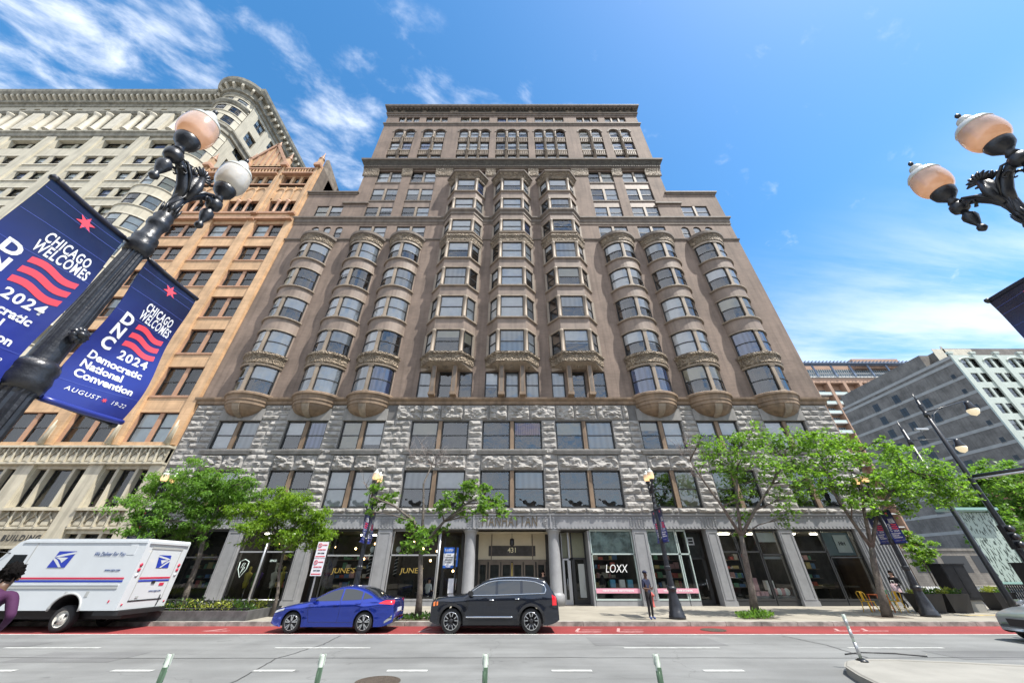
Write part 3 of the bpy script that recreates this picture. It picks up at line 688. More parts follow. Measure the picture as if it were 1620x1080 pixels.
for i, (x0_, x1_, y0_, y1_) in enumerate(((-13.2, -10.4, 12.0, 13.3), (2.6, 6.8, 14.3, 15.9), (-30, -15, 14.2, 14.9), (12.0, 15.5, 12.3, 13.5))): sheet('road_patch', rect(x0_, x1_, y0_, y1_), 0.004, m_patch)
mb = MB()
for P_ in ([(-40, 12.6), (-22, 12.7), (-9, 12.45), (1, 12.55), (9, 12.5), (25, 12.7)], [(-6.2, 8.0), (-5.9, 10.2), (-6.3, 12.4), (-6.0, 14.5), (-6.2, 16.4)], [(9.6, 12.5), (9.9, 14.4), (9.7, 16.4)]):
    Q_ = []
    for (xa_, ya_), (xb_, yb_) in zip(P_, P_[1:]):
        for k_ in range(12): t_ = k_ / 12; Q_.append((xa_ + (xb_ - xa_) * t_ + .05 * mn.noise(Vector((xa_ + k_, ya_, 0))), ya_ + (yb_ - ya_) * t_ + .06 * mn.noise(Vector((k_ * .7, xa_, 4)))))
    mb.sweep(Q_, [(-.015, .0065), (.015, .0065)], m_tar)
tag(mb.build('tar_seams'), kind='structure')
mb = MB()
m_worn = M('worn_lane_letter', (0.42, 0.24, 0.23), 0.85, var=0.45, vs=7)
def mark(x0, x1, y0, y1, mt=m_white, z=0.009, sk=0.0): mb.face([(x0, y0, z), (x1, y0, z), (x1 + sk, y1, z), (x0 + sk, y1, z)], mt)
mark(-90, 30, 16.45, 16.58)
for x in (-22.4, -15.4, -7.2, 3.4, 10.2 , 17.5): mark(x, x + 2.9, 13.85, 13.97, m_white)
for x in (-19.5, -16.3, -12.9, -9.6, -6.2, -3.0, .95, 4.6, 8.0): mark(x * .98, x * .98 + .95, 11.0, 11.16)
# worn letters of the bus lane
for x0 in (2.4, 4.0, -3.6): 
    mark(x0, x0 + .95, 17.05, 17.2, m_worn, sk=.1); mark(x0, x0 + .12, 17.2, 18.1, m_worn, sk=.25); mark(x0 + .3, x0 + 1.1, 17.6, 17.68, m_worn, sk=.1)
for x0 in (12.4, 13.5, -12.0): mark(x0, x0 + 1.0, 17.3, 17.42, m_worn, sk=.1); mark(x0 + .2, x0 + .32, 17.4, 18.0, m_worn, sk=.3)
tag(mb.build('road_markings'), kind='structure')
mb = MB(); K = 34.0
mb.box(-160, K, 18.98, 26.2, -0.02, 0.15, m_walk); tag(mb.build('pavement'), kind='structure')
mb = MB(); xx = -60.0
while xx < 21.5: mb.box(xx, xx + 1.48, 18.7, 18.975, -0.02, 0.152 + .004 * math.sin(xx), m_kerb); xx += 1.5
mb.box(-160, -60.02, 18.7, 18.975, -.02, .15, m_kerb); tag(mb.build('kerb'), kind='structure')
mb = MB(); xx = 21.51
while xx < K: mb.box(xx, xx + 1.48, 18.7, 18.975, -0.02, 0.155, m_yel); xx += 1.5
mb.box(21.6, 25.5, 21.2, 21.32, .152, .156, m_yel); tag(mb.build('yellow_kerb'), kind='structure')
mb = MB(); mb.box(-160, 160, -14, 3.1, -.02, .15, m_walk); tag(mb.build('near_pavement'), kind='structure')
mb = MB(); mb.box(62, 160, 18.98, 79, -.02, .15, m_walk); tag(mb.build('far_pavement'), kind='structure')
# concrete island at the near right
def arc_pts():
    L = [(5.9, 5.0), (6.25, 6.6), (6.75, 8.3), (7.25, 9.9), (7.62, 10.75), (8.0, 11.2), (8.5, 11.42), (9.2, 11.42), (10.4, 11.18), (11.8, 10.8), (13.4, 10.25), (15.5, 9.45), (18, 8.3), (18, 5.0)]
    return L
L = arc_pts(); mb = MB()
mb.face([(x, y, 0.145) for x, y in L], m_walkc); tag(mb.build('traffic_island'), kind='structure')
mb = MB(); C_ = (12.0, 7.2); vs = []; fs = []
for i, (x, y) in enumerate(L[:-1]):
    dx, dy = C_[0] - x, C_[1] - y; l = math.hypot(dx, dy); ux, uy = dx / l, dy / l
    for d, z in ((0, 0.0), (0.02, .14), (.06, .165), (.2, .165), (.215, .14)): vs.append((x + ux * d, y + uy * d, z))
for i in range(len(L) - 2):
    for k in range(4): fs.append((i * 5 + k, i * 5 + k + 1, (i + 1) * 5 + k + 1, (i + 1) * 5 + k))
mb.idx(vs, fs, m_walkc); tag(mb.build('island_kerb'), kind='structure')
def manhole(x, y, r, label, z=0.006, m=None):
    mb = MB(); m = m or M('rusty_iron_lid', (0.10, 0.075, 0.055), 0.7, var=0.3, vs=9, orn=0.6, ors=16)
    mb.lathe([(r * 1.12, 0), (r * 1.12, .006), (r * 1.02, .007), (r * 1.0, .003), (r, .004), (r * .5, .009), (.01, .01)], m, 36, (x, y, z), smooth=False)
    tag(mb.build('manhole_cover'), label, 'manhole cover', 'manhole covers in the street')
manhole(-2.85, 10.12, .42, 'round rusty brown manhole cover near the bottom edge of the road')
manhole(7.9, 17.6, .42, 'dark manhole cover set into the red bus lane', 0.012)
mb = MB(); mb.tube([(9.3, 12.9, .02), (9.9, 13.1, .03), (10.8, 13.0, .02), (11.3, 12.6, .02)], .015, m_frame, 5); tag(mb.build('rubber_strip'), 'thin dark bent rubber strip lying on the asphalt behind the island post', 'debris')
# ------------------------------------------------------------------ shopfronts of the big building
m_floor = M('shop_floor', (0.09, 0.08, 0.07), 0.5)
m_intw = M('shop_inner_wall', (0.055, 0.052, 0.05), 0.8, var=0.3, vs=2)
m_cream = M('lobby_cream_wall', (0.52, 0.46, 0.34), 0.7, var=0.08, vs=1)
m_bulb = M('lit_bulb', (1, 0.7, 0.35), emit=(1, 0.6, 0.25), es=10)
m_gold = M('gold_letter', (0.75, 0.55, 0.15), 0.35, metal=0.7)
m_wlet = M('white_letter', (0.85, 0.86, 0.86), 0.5)
m_pink = M('pink_fabric', (0.72, 0.42, 0.46), 0.8, var=0.1, vs=6)
mb = MB()
mb.box(-25, 25, -.05, 1.3, 4.22, 5.1, m_shopf)
mb.sweep([(-25, .3), (-25, 0), (25, 0), (25, .3)], [(.05, 4.98), (.12, 5.0), (.15, 5.08), (.15, 5.12)], m_shopf)
mb.sweep([(-25, .3), (-25, 0), (25, 0), (25, .3)], [(.05, 4.22), (.1, 4.23), (.1, 4.27), (.05, 4.29)], m_shopf)
x = -24.9
while x < 24.9:
    if not (-2.3 < x < 2.2): mb.box(x, x + .09, -.12, -.05, 4.29, 4.37, m_shopf)
    mb.box(x, x + .09, -.12, -.05, 4.87, 4.93, m_shopf); x += .24
for c in (-18.1, -13.4, -8.3, 8.35, 13.1, 18.0, 23.4, -24.3):
    for i in range(6):
        for j in range(5): mb.box(c - .5 + i * .18, c - .41 + i * .18, -.1, -.05, 4.38 + j * .11, 4.44 + j * .11, m_shopf)
for c in (-2.85, 2.85):
    for i in range(2):
        for j in range(4): mb.box(c - .1 + i * .17, c - .01 + i * .17, -.1, -.05, 4.4 + j * .13, 4.47 + j * .13, m_shopf)
for s in (-1, 1): mb.box(s * 2.55 - .03, s * 2.55 + .03, -.14, -.05, 4.25, 5.1, m_shopf)
mb.build('shopfront_fascia', B)
put_text('MANHATTAN', .92, M('raised_bronze_letter', (0.11, 0.085, 0.05), 0.5), B, (-.15, -.065, 4.66), bold=-0.006, depth=.03, xs=.60, spacing=1.12)
for s in (-1, 1):
    mb = MB()
    for k in range(4):
        a0 = k * PI / 2 + .4
        pts = [(s * 2.2 + (.05 + t * .012) * math.cos(a0 + t * .45), -.08, 4.66 + (.06 + t * .02) * math.sin(a0 + t * .45)) for t in range(12)]
        mb.tube(pts, .018, m_shopf, 5)
    mb.lathe([(.05, -.05), (.05, 0)], m_shopf, 8, (s * 2.2, -.05, 4.66), axis='y'); mb.build('scroll_ornament', B)
PIL = [(-24.95, -23.9), (-18.6, -17.62), (-13.85, -13.02), (-8.8, -7.85), (7.9, 8.82), (12.75, 13.5), (17.5, 18.4), (22.55, 24.9)]
for a, b in PIL:
    mb = MB(); mb.box(a, b, -.04, .6, .1, 4.22, m_shopf)
    for p, q, z0, z1 in ((a + .1, a + .15, .5, 4.0), (b - .15, b - .1, .5, 4.0), (a + .1, b - .1, .45, .5), (a + .1, b - .1, 4.0, 4.05)): mb.box(p, q, -.07, -.04, z0, z1, m_shopf)
    mb.box(a - .03, b + .03, -.09, .5, .1, .4, m_shopf)
    if a > 22:
        for k in range(9): mb.box(a + .25 + k * .22, a + .33 + k * .22, -.1, -.04, .5, 4.0, m_shopf)
    mb.build('pilaster', B)
for s in (-1, 1):
    mb = MB(); mb.lathe([(.5, 0), (.5, .55), (.46, .6), (.40, .64), (.385, .7), (.36, 3.2), (.355, 3.75), (.42, 3.95), (.5, 4.02), (.5, 4.1)], m_shopf, 32, (s * 2.75, .42, .12)); mb.build('column', B)
# interior shell
mb = MB()
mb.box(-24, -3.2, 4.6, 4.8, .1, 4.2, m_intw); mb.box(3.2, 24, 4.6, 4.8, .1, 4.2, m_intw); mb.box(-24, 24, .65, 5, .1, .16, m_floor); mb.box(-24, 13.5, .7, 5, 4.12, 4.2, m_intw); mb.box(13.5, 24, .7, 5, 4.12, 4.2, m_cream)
for x in (-18.1, -13.4, -8.3, 8.35, 13.1, 18): mb.box(x - .1, x + .1, .6, 4.6, .16, 4.12, m_intw)
mb.box(-3.3, -3.1, 1.0, 4.8, .16, 4.12, m_intw); mb.box(3.1, 3.3, 1.0, 4.8, .16, 4.12, m_intw)
mb.build('shop_interior', B)
m_strip = M('ceiling_light', (.8, .8, .8), emit=(1, .9, .75), es=16)  # glowing strips added under the ceilings to brighten the shop interiors
for x, y in ((-16.6, 1.6), (-15.0, 1.6), (14.6, 1.7), (16.4, 1.7), (19.2, 1.7), (21.5, 1.8), (6.4, 2.2), (9.8, 2.2), (-6.4, 2.8), (-10.4, 2.8)):
    mb = MB(); mb.box(x - .55, x + .55, y - .08, y + .08, 4.03, 4.1, m_strip); mb.build('ceiling_light', B)
def shopwin(a, b, split=3.1, y=.2, m=None, sill=.5, sash=None, side=None):
    m = m or m_shopd; f = MB(); g = MB()
    f.box(a, b, y - .05, y + .1, sill - .08, sill, m); f.box(a, b, y - .05, y + .1, 4.1, 4.2, m); f.box(a, b, y - .05, y + .1, split, split + .08, sash or m)
    f.box(a, a + .06, y - .05, y + .1, sill, 4.12, m); f.box(b - .06, b, y - .05, y + .1, sill, 4.12, m)
    g.face([(a, y, sill), (b, y, sill), (b, y, 4.15), (a, y, 4.15)], m_sglass)
    mb2 = MB(); mb2.box(a, b, y - .03, y + .3, .1, sill - .08, m_shopf if m is not m_shopd else m_shopd)
    o = f.build('shop_window', B); g.build('pane', o); mb2.build('stall_riser', o); return o
def door(a, b, y, h=2.55, m=None, tr=4.1):
    m = m or m_shopd; f = MB(); g = MB()
    f.box(a, b, y - .04, y + .06, h, h + .1, m); f.box(a, a + .1, y - .04, y + .06, .16, tr, m); f.box(b - .1, b, y - .04, y + .06, .16, tr, m); f.box(a + .1, b - .1, y - .03, y + .05, .16, .4, m)
    f.box(a + .1, a + .2, y - .03, y + .05, .4, h, m); f.box(b - .2, b - .1, y - .03, y + .05, .4, h, m)
    g.face([(a, y, .3), (b, y, .3), (b, y, tr), (a, y, tr)], m_sglass)
    o = f.build('door', B); g.build('pane', o); hb = MB(); hb.tube([(b - .28, y - .1, .9), (b - .28, y - .1, 1.5)], .018, m_alu, 6); hb.build('handle', o); return o
sw1 = shopwin(-23.9, -21.4); shopwin(-21.3, -18.62, 2.6)
sw2 = shopwin(-17.6, -15.95, 2.9, sash=m_alu); sw2b = shopwin(-15.85, -14.2 + .2, 2.9, sash=m_alu)
mb = MB(); mb.tube([(-15.9, .1, .1), (-15.9, .1, 4.2)], .06, m_alu, 8); mb.tube([(-17.5, .1, .45), (-14.1, .1, .45)], .035, m_alu, 6); mb.build('metal_post', B)
sw3 = shopwin(-11.9, -8.85, 2.7, sash=m_alu); door(-13.0, -11.95, 1.2)
sw4 = shopwin(-7.8, -4.75, 2.72, sash=m_alu, m=m_shopf); door(-4.6, -3.3, 1.1)
mb = MB(); mb.tube([(-4.68, .15, .1), (-4.68, .15, 4.2)], .055, m_alu, 8); mb.build('metal_post', B)
# entrance
mb = MB(); y = 1.75
mb.box(-3.2, 3.2, .7, y, 4.05, 4.2, m_cream); mb.box(-3.2, 3.2, y + .06, y + .12, .1, 4.05, m_intw)
for a, b, z0, z1, mt in ((-2.3, 2.3, 2.5, 4.05, m_cream), (-1.6, 1.6, 2.75, 3.35, m_intw)): mb.box(a, b, y - .03 if mt is m_intw else y, y + .05, z0, z1, mt)
for x in (-1.4, 1.4): mb.box(x - .03, x + .03, y - .06, y, 2.5, 4.05, m_string)
mb.box(-2.3, 2.3, y - .08, y, 2.42, 2.55, m_string)
mb.build('entrance_wall', B)
for x0, x1 in ((-2.25, -1.65), (-1.55, -.78), (-.72, -.04), (.04, .72), (.78, 1.55), (1.65, 2.25)):
    f = MB(); g = MB(); m = m_string
    f.box(x0, x0 + .1, y - .06, y, .14, 2.42, m); f.box(x1 - .1, x1, y - .06, y, .14, 2.42, m); f.box(x0 + .1, x1 - .1, y - .06, y, 2.25, 2.42, m); f.box(x0 + .1, x1 - .1, y - .06, y, .14, .5, m)
    g.face([(x0 + .1, y - .03, .5), (x1 - .1, y - .03, .5), (x1 - .1, y - .03, 2.25), (x0 + .1, y - .03, 2.25)], m_sglass)
    o = f.build('entrance_door', B); g.build('pane', o)
mb = MB(); mb.tube([(0, y - .14, .5), (0, y - .14, 2.35)], .035, m_gold, 8); mb.build('handle', B)
put_text('431', .42, M('cream_number', (0.8, 0.74, 0.5), 0.5), B, (.02, 1.68, 3.08), bold=.003)
mb = MB(); mb.tube([(0, .9, 4.05), (0, .9, 3.7)], .015, m_black, 6); mb.lathe([(.03, .5), (.14, .45), (.16, .15), (.05, 0)], m_black, 8, (0, .9, 3.25)); mb.lathe([(.02, .15), (.1, .2), (.1, .4), (.02, .43)], M('lantern_glow', (1, .8, .5), emit=(1, .75, .4), es=.6), 8, (0, .9, 3.22)); mb.build('pendant_lantern', B)
# right of the entrance: recessed door, then the glazed shop
door(3.25, 3.85, 1.15, m=m_alu, h=2.5); door(3.95, 4.95, 1.3)
mb = MB(); mb.box(3.25, 5.0, 1.31, 1.36, 2.65, 4.1, m_cream); mb.box(4.35, 4.75, 1.25, 1.28, .5, 2.3, M('frosted_panel', (0.45, 0.47, 0.45), 0.6)); mb.box(4.96, 5.06, .1, 1.4, .1, 4.15, m_shopf); mb.build('recess_panel', B)
m_teal = M('pale_green_frame', (0.42, 0.50, 0.48), 0.45)
sw5 = shopwin(5.1, 7.88, 2.78, m=m_teal); sw6 = shopwin(8.86, 10.75, 2.78, m=m_teal); shopwin(10.8, 11.45, 2.78, m=m_teal)
m_foil = M('crumpled_plastic_sheet', (0.36, 0.42, 0.40), 0.25, var=0.5, vs=1.6, bump=1.0, bs=2.0, bd=0.25)
for a, b in ((5.17, 7.8), (8.93, 10.7)):
    mb = MB(); nx, nz = 30, 14; vs = [(a + (b - a) * i / nx, .3 + .09 * mn.noise(Vector((i * .3, j * .35, a))), 2.88 + 1.2 * j / nz) for j in range(nz + 1) for i in range(nx + 1)]
    mb.idx(vs, [(j * (nx + 1) + i, j * (nx + 1) + i + 1, (j + 1) * (nx + 1) + i + 1, (j + 1) * (nx + 1) + i) for j in range(nz) for i in range(nx)], m_foil, True); mb.build('plastic_sheet', B)
m_pk = M('pink_ribbon_banner', (0.72, 0.33, 0.42), 0.7)
for a, b in ((5.15, 7.84), (8.9, 11.4)):
    mb = MB(); mb.box(a, b, .1, .13, .78, 1.02, m_pk); o = mb.build('pink_banner', B)
    put_text('HAIR EXTENSIONS  HAIR EXTENSIONS', .13, m_wlet, o, ((a + b) / 2, .095, .9), xs=.85 * (b - a) / 2.7, bold=.003)
put_text('LOXX', .62, m_wlet, B, (6.55, .17, 2.02), rot=(PI / 2, 0, 0), shear=.25, xs=.82, bold=-.004)
door(11.55, 12.65, .9)
mb = MB(); mb.box(11.5, 12.7, .91, .95, 2.65, 4.1, m_intw); mb.box(11.75, 12.2, .86, .9, 3.35, 3.8, m_alu); mb.box(11.83, 12.12, .85, .87, 3.43, 3.55, m_black); mb.box(11.83, 12.12, .85, .87, 3.6, 3.72, m_black); mb.build('vent_panel', B)
shopwin(13.55, 14.6, 2.9); sw7 = shopwin(14.65, 16.0, 2.9); sw8 = shopwin(16.05, 17.48, 2.75)
sw9 = shopwin(18.45, 20.3, 2.9); sw10 = shopwin(20.35, 22.5, 2.6)
mb = MB()
mb.box(14.7, 17.4, .45, 1.1, .5, .62, m_shopf)
mb.box(16.1, 17.4, .4, .42, 3.5, 4.05, m_bw); mb.box(16.1, 17.4, .4, .43, 2.55, 2.7, m_alu); mb.box(20.5, 22.3, .36, .38, 2.75, 4.05, M('blue_grey_shade', (0.25, 0.32, 0.36), 0.7)); mb.box(21.2, 22.1, .3, .33, 2.9, 3.9, m_bw)
mb.build('window_display', B)
put_text('HH', .3, m_black, B, (21.6, .285, 3.4), bold=.004)
for i in range(5):
    mb = MB(); x = 16.2 + i * .24; mt = m_pink if i % 2 else m_bw
    mb.lathe([(.02, -.06), (.16, -.045), (.2, 0), (.16, .045), (.02, .06)], mt, 12, (x, .7, .82), axis='y'); mb.build('cushion', B)
mb = MB(); mb.box(14.9, 15.4, .5, .56, .9, 1.55, m_pink)
for x in (14.8, 15.1, 15.4, 15.65): mb.box(x, x + .22, .5, .8, .62, .85 , m_pink)
mb.box(16.2, 16.7, 1.0, 1.3, .9, 1.4, m_bw); mb.build('pink_boxes', B)
# left shops: lettering, lamps, stands
for xc, w_ in ((-6.3, 1), (-10.6, 1)): put_text("JUNE'S", .4, m_gold, B, (xc, .17, 1.92), xs=1.25, bold=-.003, shear=.1)
for x, z in ((-5.6, 2.5), (-6.9, 3.6), (-6.2, 3.2), (-5.2, 3.05), (-4.1, 2.4), (-9.6, 3.5), (-10.9, 3.2), (-10.2, 2.6), (-15.0, 3.4), (-16.4, 3.5), (-4.0, 1.9), (-12.4, 3.3)):
    mb = MB(); mb.lathe([(.005, -.07), (.06, -.05), (.07, 0), (.06, .05), (.005, .07)], m_bulb, 10, (x, 2.2, z)); mb.tube([(x, 2.2, z), (x, 2.2, 4.12)], .008, m_black, 4); mb.build('hanging_lamp', B)
m_stripe = M('barber_stripe', (0.75, 0.75, 0.75), 0.4)
for x in (-7.45, -9.15):
    mb = MB(); mb.tube([(x, .55, 1.6), (x, .55, 2.9)], .1, m_black, 12); mb.lathe([(.02, 0), (.13, .05), (.16, .18), (.12, .3), (.02, .34)], m_bw, 12, (x, .55, 2.92))
    for k in range(7):
        z0 = 1.6 + k * .19; mb.tube([(x + .105 * math.cos(t), .55 + .105 * math.sin(t), z0 + t * .035) for t in [PI + j * PI / 6 for j in range(7)]], .018, m_stripe, 4)
    mb.build('barber_pole', B)
for x, sgn in ((-6.9, 1), (-6.0, -1), (-5.1, 1), (-10.5, 1), (-9.8, -1)):
    mb = MB(); mb.box(x - .3, x + .3, 1.6, 2.15, .6, .75, m_black); mb.box(x - .3, x + .3, 2.1, 2.25, .7, 1.4, m_black); mb.lathe([(.25, 0), (.25, .05), (.05, .08), (.05, .45)], m_alu, 12, (x, 1.9, .16))
    for q in (-.33, .27): mb.box(x + q, x + q + .06, 1.65, 2.15, .95, 1.02, m_black)
    mb.build('barber_chair', B)
m_goods = [M('goods_%d' % i, c, .6) for i, c in enumerate(((.5, .12, .1), (.1, .2, .4), (.5, .42, .2), (.45, .45, .43), (.12, .3, .2), (.5, .3, .32)))]
rs_ = random.Random(31)
for xa, xb in ((-23.5, -19.2), (-17.3, -14.3), (-12.8, -9.2), (8.7, 12.4), (13.9, 17.2), (18.8, 22.3), (5.3, 7.7)):
    mb = MB()
    for z in (.9, 1.45, 2.0, 2.55):
        mb.box(xa, xb, 4.1, 4.55, z, z + .04, m_string); x = xa + .1
        while x < xb - .3:
            w_ = rs_.uniform(.12, .4)
            if rs_.random() < .8: mb.box(x, x + w_, 4.12, 4.4, z + .045, z + rs_.uniform(.15, .45), rs_.choice(m_goods))
            x += w_ + .05
    mb.build('shelf_display', B)
mb = MB(); mb.box(19.0, 22.0, .9, 1.1, 1.05, 1.12, m_string)
for x in (19.3, 20.2, 21.1): mb.lathe([(.25, .16), (.05, .2), (.05, .9), (.4, .92), (.4, .96)], m_string, 14, (x, 2.4, 0))
mb.build('cafe_counter', B)
# mannequins and hanging clothes in the shop with the shield signs
m_c = [M('cloth_%s' % n, c, 0.8) for n, c in (('yellow', (0.45, 0.4, 0.08)), ('violet', (0.10, 0.06, 0.3)), ('white', (0.6, 0.62, 0.62)), ('denim', (0.08, 0.12, 0.2)), ('green', (0.1, 0.2, 0.06)))]
for i, (x, k) in enumerate(((-17.0, 0), (-16.6, 4), (-15.3, 2), (-14.9, 0), (-16.3, 1), (-14.5, 3))):
    mb = MB(); mb.lathe([(.1, 0), (.17, .25), (.13, .4), (.2, .6), (.22, .78), (.08, .86), (.06, .92), (.09, 1.0), (.08, 1.12), (.02, 1.17)], m_c[k], 12, (x, 1.0 + .2 * (i % 2), 1.0)); mb.tube([(x, 1.1, .16), (x, 1.1, 1.0)], .03, m_alu, 6); mb.build('mannequin', B)
def shield(x, z, s, mt):
    mb = MB(); o = [(-.35, .45), (0, .6), (.35, .45), (.33, -.05), (.0, -.6), (-.33, -.05)]
    P = [(x + a * s, .17, z + b * s) for a, b in o]; mb.tube(P + [P[0]], .022 * s + .008, mt, 5)
    zz = [(-.05, .35), (-.14, .02), (.02, .05), (-.06, -.38), (.15, .08), (.0, .06), (.1, .35)]
    P = [(x + a * s, .165, z + b * s) for a, b in zz]; mb.tube(P + [P[0]], .012 * s + .005, mt, 5); return mb.build('shield_sign', B)
m_mint = M('pale_mint_sign', (0.55, 0.66, 0.62), 0.4)
shield(-17.0, 2.05, .8, m_mint); shield(-14.75, 3.45, .75, m_mint)
put_text('SINCE', .16, m_mint, B, (-15.2, .16, 2.45), bold=.004)
# ------------------------------------------------------------------ orange terracotta building (left neighbour)
m_or = M('orange_terracotta', (0.545, 0.35, 0.195), 0.6, var=0.16, vs=0.7, streak=0.18, brick=(1.3, 0.55, 0.008, (0.33, 0.18, 0.10), 0.07), bump=0.12)
m_or2 = M('red_terracotta', (0.42, 0.24, 0.15), 0.6, var=0.16, vs=1, streak=0.15, bump=0.1)
m_cr = M('cream_terracotta', (0.50, 0.455, 0.35), 0.6, var=0.12, vs=0.9, streak=0.3, bump=0.12)
m_crd = M('cream_shade_panel', (0.36, 0.32, 0.24), 0.7, var=0.25, vs=2.2, streak=0.3, bump=0.2)  # darker cream for the panel grounds, sign band and penthouse
m_gwall = M('grey_side_brick', (.22, .19, .16), .9, var=.35, vs=1.2, bump=.3, bs=8)
O = thing('office_building', 'orange terracotta building with pointed gable and cream ground storeys', 'building', (-33.0, 26, 0))
ox = 33.0; XL, XR = -40.75, -25.03
bays = [(-39.2, -35.5), (-34.3, -30.55), (-29.3, -26.0)]
rows = [(10.0, 12.36), (13.8, 16.44), (17.85, 20.35), (21.8, 24.25), (25.65, 27.86), (29.3, 31.44), (32.95, 35.1)]
ops = []
for a, b in bays:
    for z0, z1 in rows: ops.append((a + ox, b + ox, z0, z1))
    ops += [(a + ox, b + ox, 36.95, 39.4), (a + ox, b + ox, 42.85, 44.4), (a + ox, b + ox, 5.55, 8.05), (a + ox, b + ox, .9, 3.95)]
mb = MB(); wall(mb, XL + ox, XR + ox, 9.7, 46.6, 0, [o for o in ops if o[2] > 9], m_or, .5, m_or2)
mb.box(XL + ox, XR + ox, 1.6, 22, 9.7, 46.3, m_string); mb.box(XR + ox - .02, XR + ox, .002, 22, 36, 46.6, m_string)
mb.idx([(XR + ox - .01, .3, 46.3), (XR + ox - .01, 7, 46.3), (XR + ox - .01, 6.2, 47.2), (XR + ox - .01, .3, 48.9), (XR + ox - .4, .3, 46.3), (XR + ox - .4, 7, 46.3), (XR + ox - .4, 6.2, 47.2), (XR + ox - .4, .3, 48.9)], [(0, 1, 2, 3), (7, 6, 5, 4), (0, 3, 7, 4), (3, 2, 6, 7), (1, 5, 6, 2)], m_gwall)
mb.build('wall', O)
mb = MB(); wall(mb, XL + ox, XR + ox, .1, 9.7, 0, [o for o in ops if o[3] < 9], m_cr, .5, m_cr)
mb.box(XL + ox, XR + ox, 1.6, 22, .1, 9.7, m_string); mb.build('base_wall', O)
PX = [-40.1, -34.9, -29.9, -25.55]
for i, x in enumerate(PX):                     # piers with moulded edges
    w_ = .52 if 0 < i < 3 else .4; mb = MB(); c = x + ox
    mb.box(c - w_, c + w_, -.22, -.002, 9.75, 46.6, m_or); mb.box(c - .12, c + .12, -.34, -.22, 37, 46.6, m_or)
    mb.box(c - w_ - .02, c + w_ + .02, -.2, -.002, .1, 9.4, m_cr)
    for z in (36.4, 34.9 + .5): mb.box(c - .35, c + .35, -.6, -.22, z, z + .25, m_or2)
    mb.idx([(c - .3, -.55, 47), (c + .3, -.55, 47), (c + .3, .1, 47), (c - .3, .1, 47), (c - .42, -.65, 46.6), (c + .42, -.65, 46.6), (c + .42, .2, 46.6), (c - .42, .2, 46.6), (c - .42, -.65, 46.2), (c + .42, -.65, 46.2), (c + .42, .2, 46.2), (c - .42, .2, 46.2)],
           [(0, 1, 2, 3), (0, 4, 5, 1), (1, 5, 6, 2), (2, 6, 7, 3), (3, 7, 4, 0), (4, 8, 9, 5), (5, 9, 10, 6), (6, 10, 11, 7), (7, 11, 8, 4), (8, 11, 10, 9)], m_or2)
    mb.box(c - .25, c + .25, -.48, .03, 47, 48.0, m_or); mb.lathe([(.36, 48), (.36, 48.12), (.16, 48.5), (.2, 48.62), (.06, 49.2), (.02, 49.7)], m_or2, 8, (c, -.22, 0))
    mb.box(c - .1, c + .1, -.32, -.2, 9.7, 11.2, m_cr); mb.lathe([(.22, 9.75), (.1, 10.8), (.13, 10.9), (.02, 11.6)], m_cr, 6, (c, -.36, 0))
    mb.build('pier', O)
for a, b in bays:
    a += ox; b += ox; mb = MB()
    for (p, q), nx in zip(rows, rows[1:] + [(36.95, 0)]):
        mb.box(a, b, .1, .45, q + .002, nx[0] - .002, m_or2); mb.box(a - .02, b + .02, -.08, .4, nx[0] - .2, nx[0] - .04, m_or2)
        mb.box(a + .15, b - .15, .03, .1, q + .25, nx[0] - .45, m_or)
    mb.box(a - .3, b + .3, -.4, .1, 35.6, 35.95, m_or2); mb.box(a - .3, b + .3, -.3, .1, 35.95, 36.5, m_or); mb.box(a - .3, b + .3, -.45, .1, 36.5, 36.8, m_or2)
    n = 3
    for i in range(1, n):
        x = a + (b - a) * i / n; mb.tube([(x, -.05, 36.95), (x, -.05, 37.1), (x, -.05, 38.9), (x, -.05, 39.2), (x, -.05, 39.4)], [.2, .14, .14, .24, .26], m_or2, 8)
    mb.box(a, b, .02, .3, 39.42, 39.7, m_or); mb.box(a, b, .0, .3, 42.2, 42.6, m_or2); mb.box(a - .05, b + .05, -.15, .2, 42.55, 42.75, m_or2)
    for i in range(4):                          # pointed blind panels
        x = a + (b - a) * i / 3; mb.box(x - .07, x + .07, -.12, .02, 39.7, 42.1, m_or)
    for i in range(3):
        x0 = a + (b - a) * i / 3; x1 = a + (b - a) * (i + 1) / 3; c = (x0 + x1) / 2; r = (x1 - x0) / 2 - .07
        P = [(c - r * math.cos(PI * k / 8), -.06, 41.2 + r * 1.15 * math.sin(PI * k / 8)) for k in range(9)]; mb.tube(P, .05, m_or, 5)
    for i in range(1, 3):
        x = a + (b - a) * i / 3; mb.box(x - .16, x + .16, .0, .4, 42.85, 44.4, m_or)
    mb.box(a - .3, b + .3, -.5, .1, 44.55, 44.8, m_or2); mb.box(a - .3, b + .3, -.35, .1, 45.75, 46.0, m_or2)
    for i in range(9):
        x = a + (b - a) * (i + .5) / 9; mb.box(x - .08, x + .08, -.3, .0, 44.8, 45.7, m_or); mb.tube([(x - .2, -.25, 45.55), (x, -.25, 45.72), (x + .2, -.25, 45.55)], .05, m_or2, 4)
    mb.build('spandrel', O)
mb = MB(); a, b = -35.6 + ox, -29.6 + ox; c = (a + b) / 2
mb.idx([(a, -.3, 46.4), (b, -.3, 46.4), (c, -.3, 51.5), (a, .5, 46.4), (b, .5, 46.4), (c, .5, 51.5)], [(0, 1, 2), (5, 4, 3), (0, 2, 5, 3), (1, 4, 5, 2)], m_or)
for p, q in (((a, -.36, 46.4), (c, -.36, 51.6)), ((b, -.36, 46.4), (c, -.36, 51.6))): mb.bar(p, q, .25, .35, m_or2)
